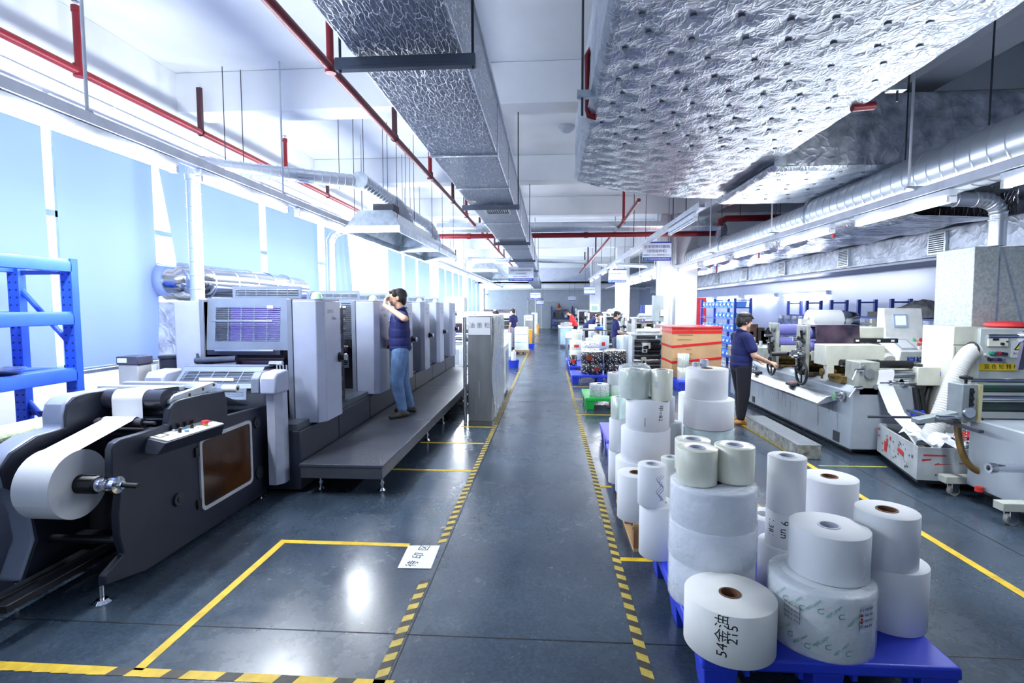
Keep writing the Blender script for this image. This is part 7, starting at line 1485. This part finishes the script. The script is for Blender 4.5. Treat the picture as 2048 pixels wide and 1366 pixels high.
tag(MB().box(-1.75, -1.3, 17.6, 18.3, 0, .78).build('paper_stack', M('stack_white', (226, 232, 240), .5), bevel=.01), 'tall stack of white paper left of the white bundles', 'paper stack')
t = thing('ink_cabinet', 'second stainless cabinet with a white sign, further along the aisle', 'cabinet', (-.85, 23, 0)); MB().box(-1.02, -.68, 22.7, 24.6, 0, 1.34).build('body', M('stainless_brushed'), t, bevel=.006); MB().box(-1.0, -.70, 22.69, 22.7, 1.1, 1.32).build('paper_sign', PAPER, t); mb = MB(); text_flat(mb, '油 墨 柜', .08, (-.85, 22.685, 1.21), (1, 0, 0), (0, 0, 1)); mb.build('writing', M('sign_grey_ink'), t, smooth=False)
YB = M('bin_yellow', (236, 168, 30), .45)
for k, (x, y, h, z) in enumerate(((-.74, 21.2, .55, .2), (-.66, 31.0, .6, 0))):
    t = thing('yellow_bin', ('yellow bin standing on a blue tub before the second stainless cabinet', 'yellow bin on the floor deep along the aisle')[k], 'bin', (x, y, z)); MB().hexa([(x-.05, y-.1, z), (x+.05, y-.1, z), (x+.05, y+.1, z), (x-.05, y+.1, z), (x-.07, y-.13, z+h), (x+.07, y-.13, z+h), (x+.07, y+.13, z+h), (x-.07, y+.13, z+h)]).build('body', YB, t, bevel=.01); MB().box(x-.075, x+.075, y-.14, y+.14, z+h, z+h+.04).build('lid', YB, t, bevel=.01)
tag(MB().lathe([(0, 0), (.14, 0), (.17, .2), (0, .2)], (-.74, 21.2, 0), 24).build('tub', M('tub_blue')), 'blue tub under the yellow bin', 'tub')
tag(MB().box(-1.25, -.75, 26.4, 27.2, 0, 1.25).build('metal_locker', M('locker_pale', (206, 214, 224), .45), bevel=.01), 'pale locker deep along the left of the aisle', 'locker')
tag(MB().box(-1.1, -.7, 33, 33.8, 0, 1.3).build('metal_locker', M('locker_pale'), bevel=.01), 'pale locker furthest along the left of the aisle', 'locker')
mb = MB()
tag(MB().box(-1.2, -.75, 30.2, 30.8, 0, .12).build('wood_block', WOOD, bevel=.01), 'low wooden block on the floor near the yellow bin deep along the aisle', 'wood block')
tag(MB().box(-3.0, -2.4, 14.9, 15.5, 1.56, 1.98).build('monitor_box', M('monitor_pale', (206, 216, 206), .4), bevel=.02), 'pale control box on top of the machine after the press', 'control box')
# far wall shelf
t = thing('storage_rack', 'dark blue shelf unit against the far end wall', 'shelf', (.9, 39.9, 0))
for x in (.2, 1.75):
    for y in (39.6, 40.2): MB().box(x-.04, x+.04, y-.04, y+.04, 0, 1.7).build('post', NAVY_STEEL, t)
for z in (.3, .85, 1.4): MB().box(.2, 1.75, 39.6, 40.2, z-.06, z).build('shelf_board', NAVY_STEEL, t)
rr = random.Random(23); nm = ('black', 'brown', 'dark grey', 'white', 'black')
for k in range(5): x = .32+.28*k; tag(MB().box(x, x+.2, 39.65, 39.95, .85, .85+rr.uniform(.25, .42)).build('stored_box', M('far_%d' % k, ((30, 30, 36), (90, 70, 60), (60, 64, 70), (210, 214, 218), (34, 34, 40))[k], .6)), '%s item on the middle shelf of the far wall rack, %s from the left' % (nm[k], ORD[k]), 'box')
for k in range(4): x = .34+.34*k; tag(MB().box(x, x+.26, 39.65, 39.95, .3, .3+rr.uniform(.2, .35)).build('stored_box', M('far_low_%d' % k, ((60, 84, 170), (120, 110, 100), (60, 84, 170), (150, 156, 164))[k], .6)), '%s crate on the lowest shelf of the far wall rack' % ('first blue', 'brown', 'second blue', 'grey')[k], 'crate')
t = thing('ornament', 'small golden ornament with a red top on the far wall rack', 'ornament', (.75, 39.9, 1.4)); MB().box(.6, .9, 39.75, 40.05, 1.4, 1.58).build('base', M('ornament_gold', (190, 150, 70), .4), t, bevel=.02); MB().lathe([(.1, 1.58), (.12, 1.68), (.05, 1.85), (0, 1.98)], (.75, 39.9, 0), 16).build('figure', M('ornament_red', (180, 60, 50), .5), t)
tag(MB().box(1.05, 1.4, 39.7, 40.0, 1.4, 1.5).build('red_box', M('red_box', (190, 60, 60), .5)), 'flat red box beside the golden ornament', 'box')
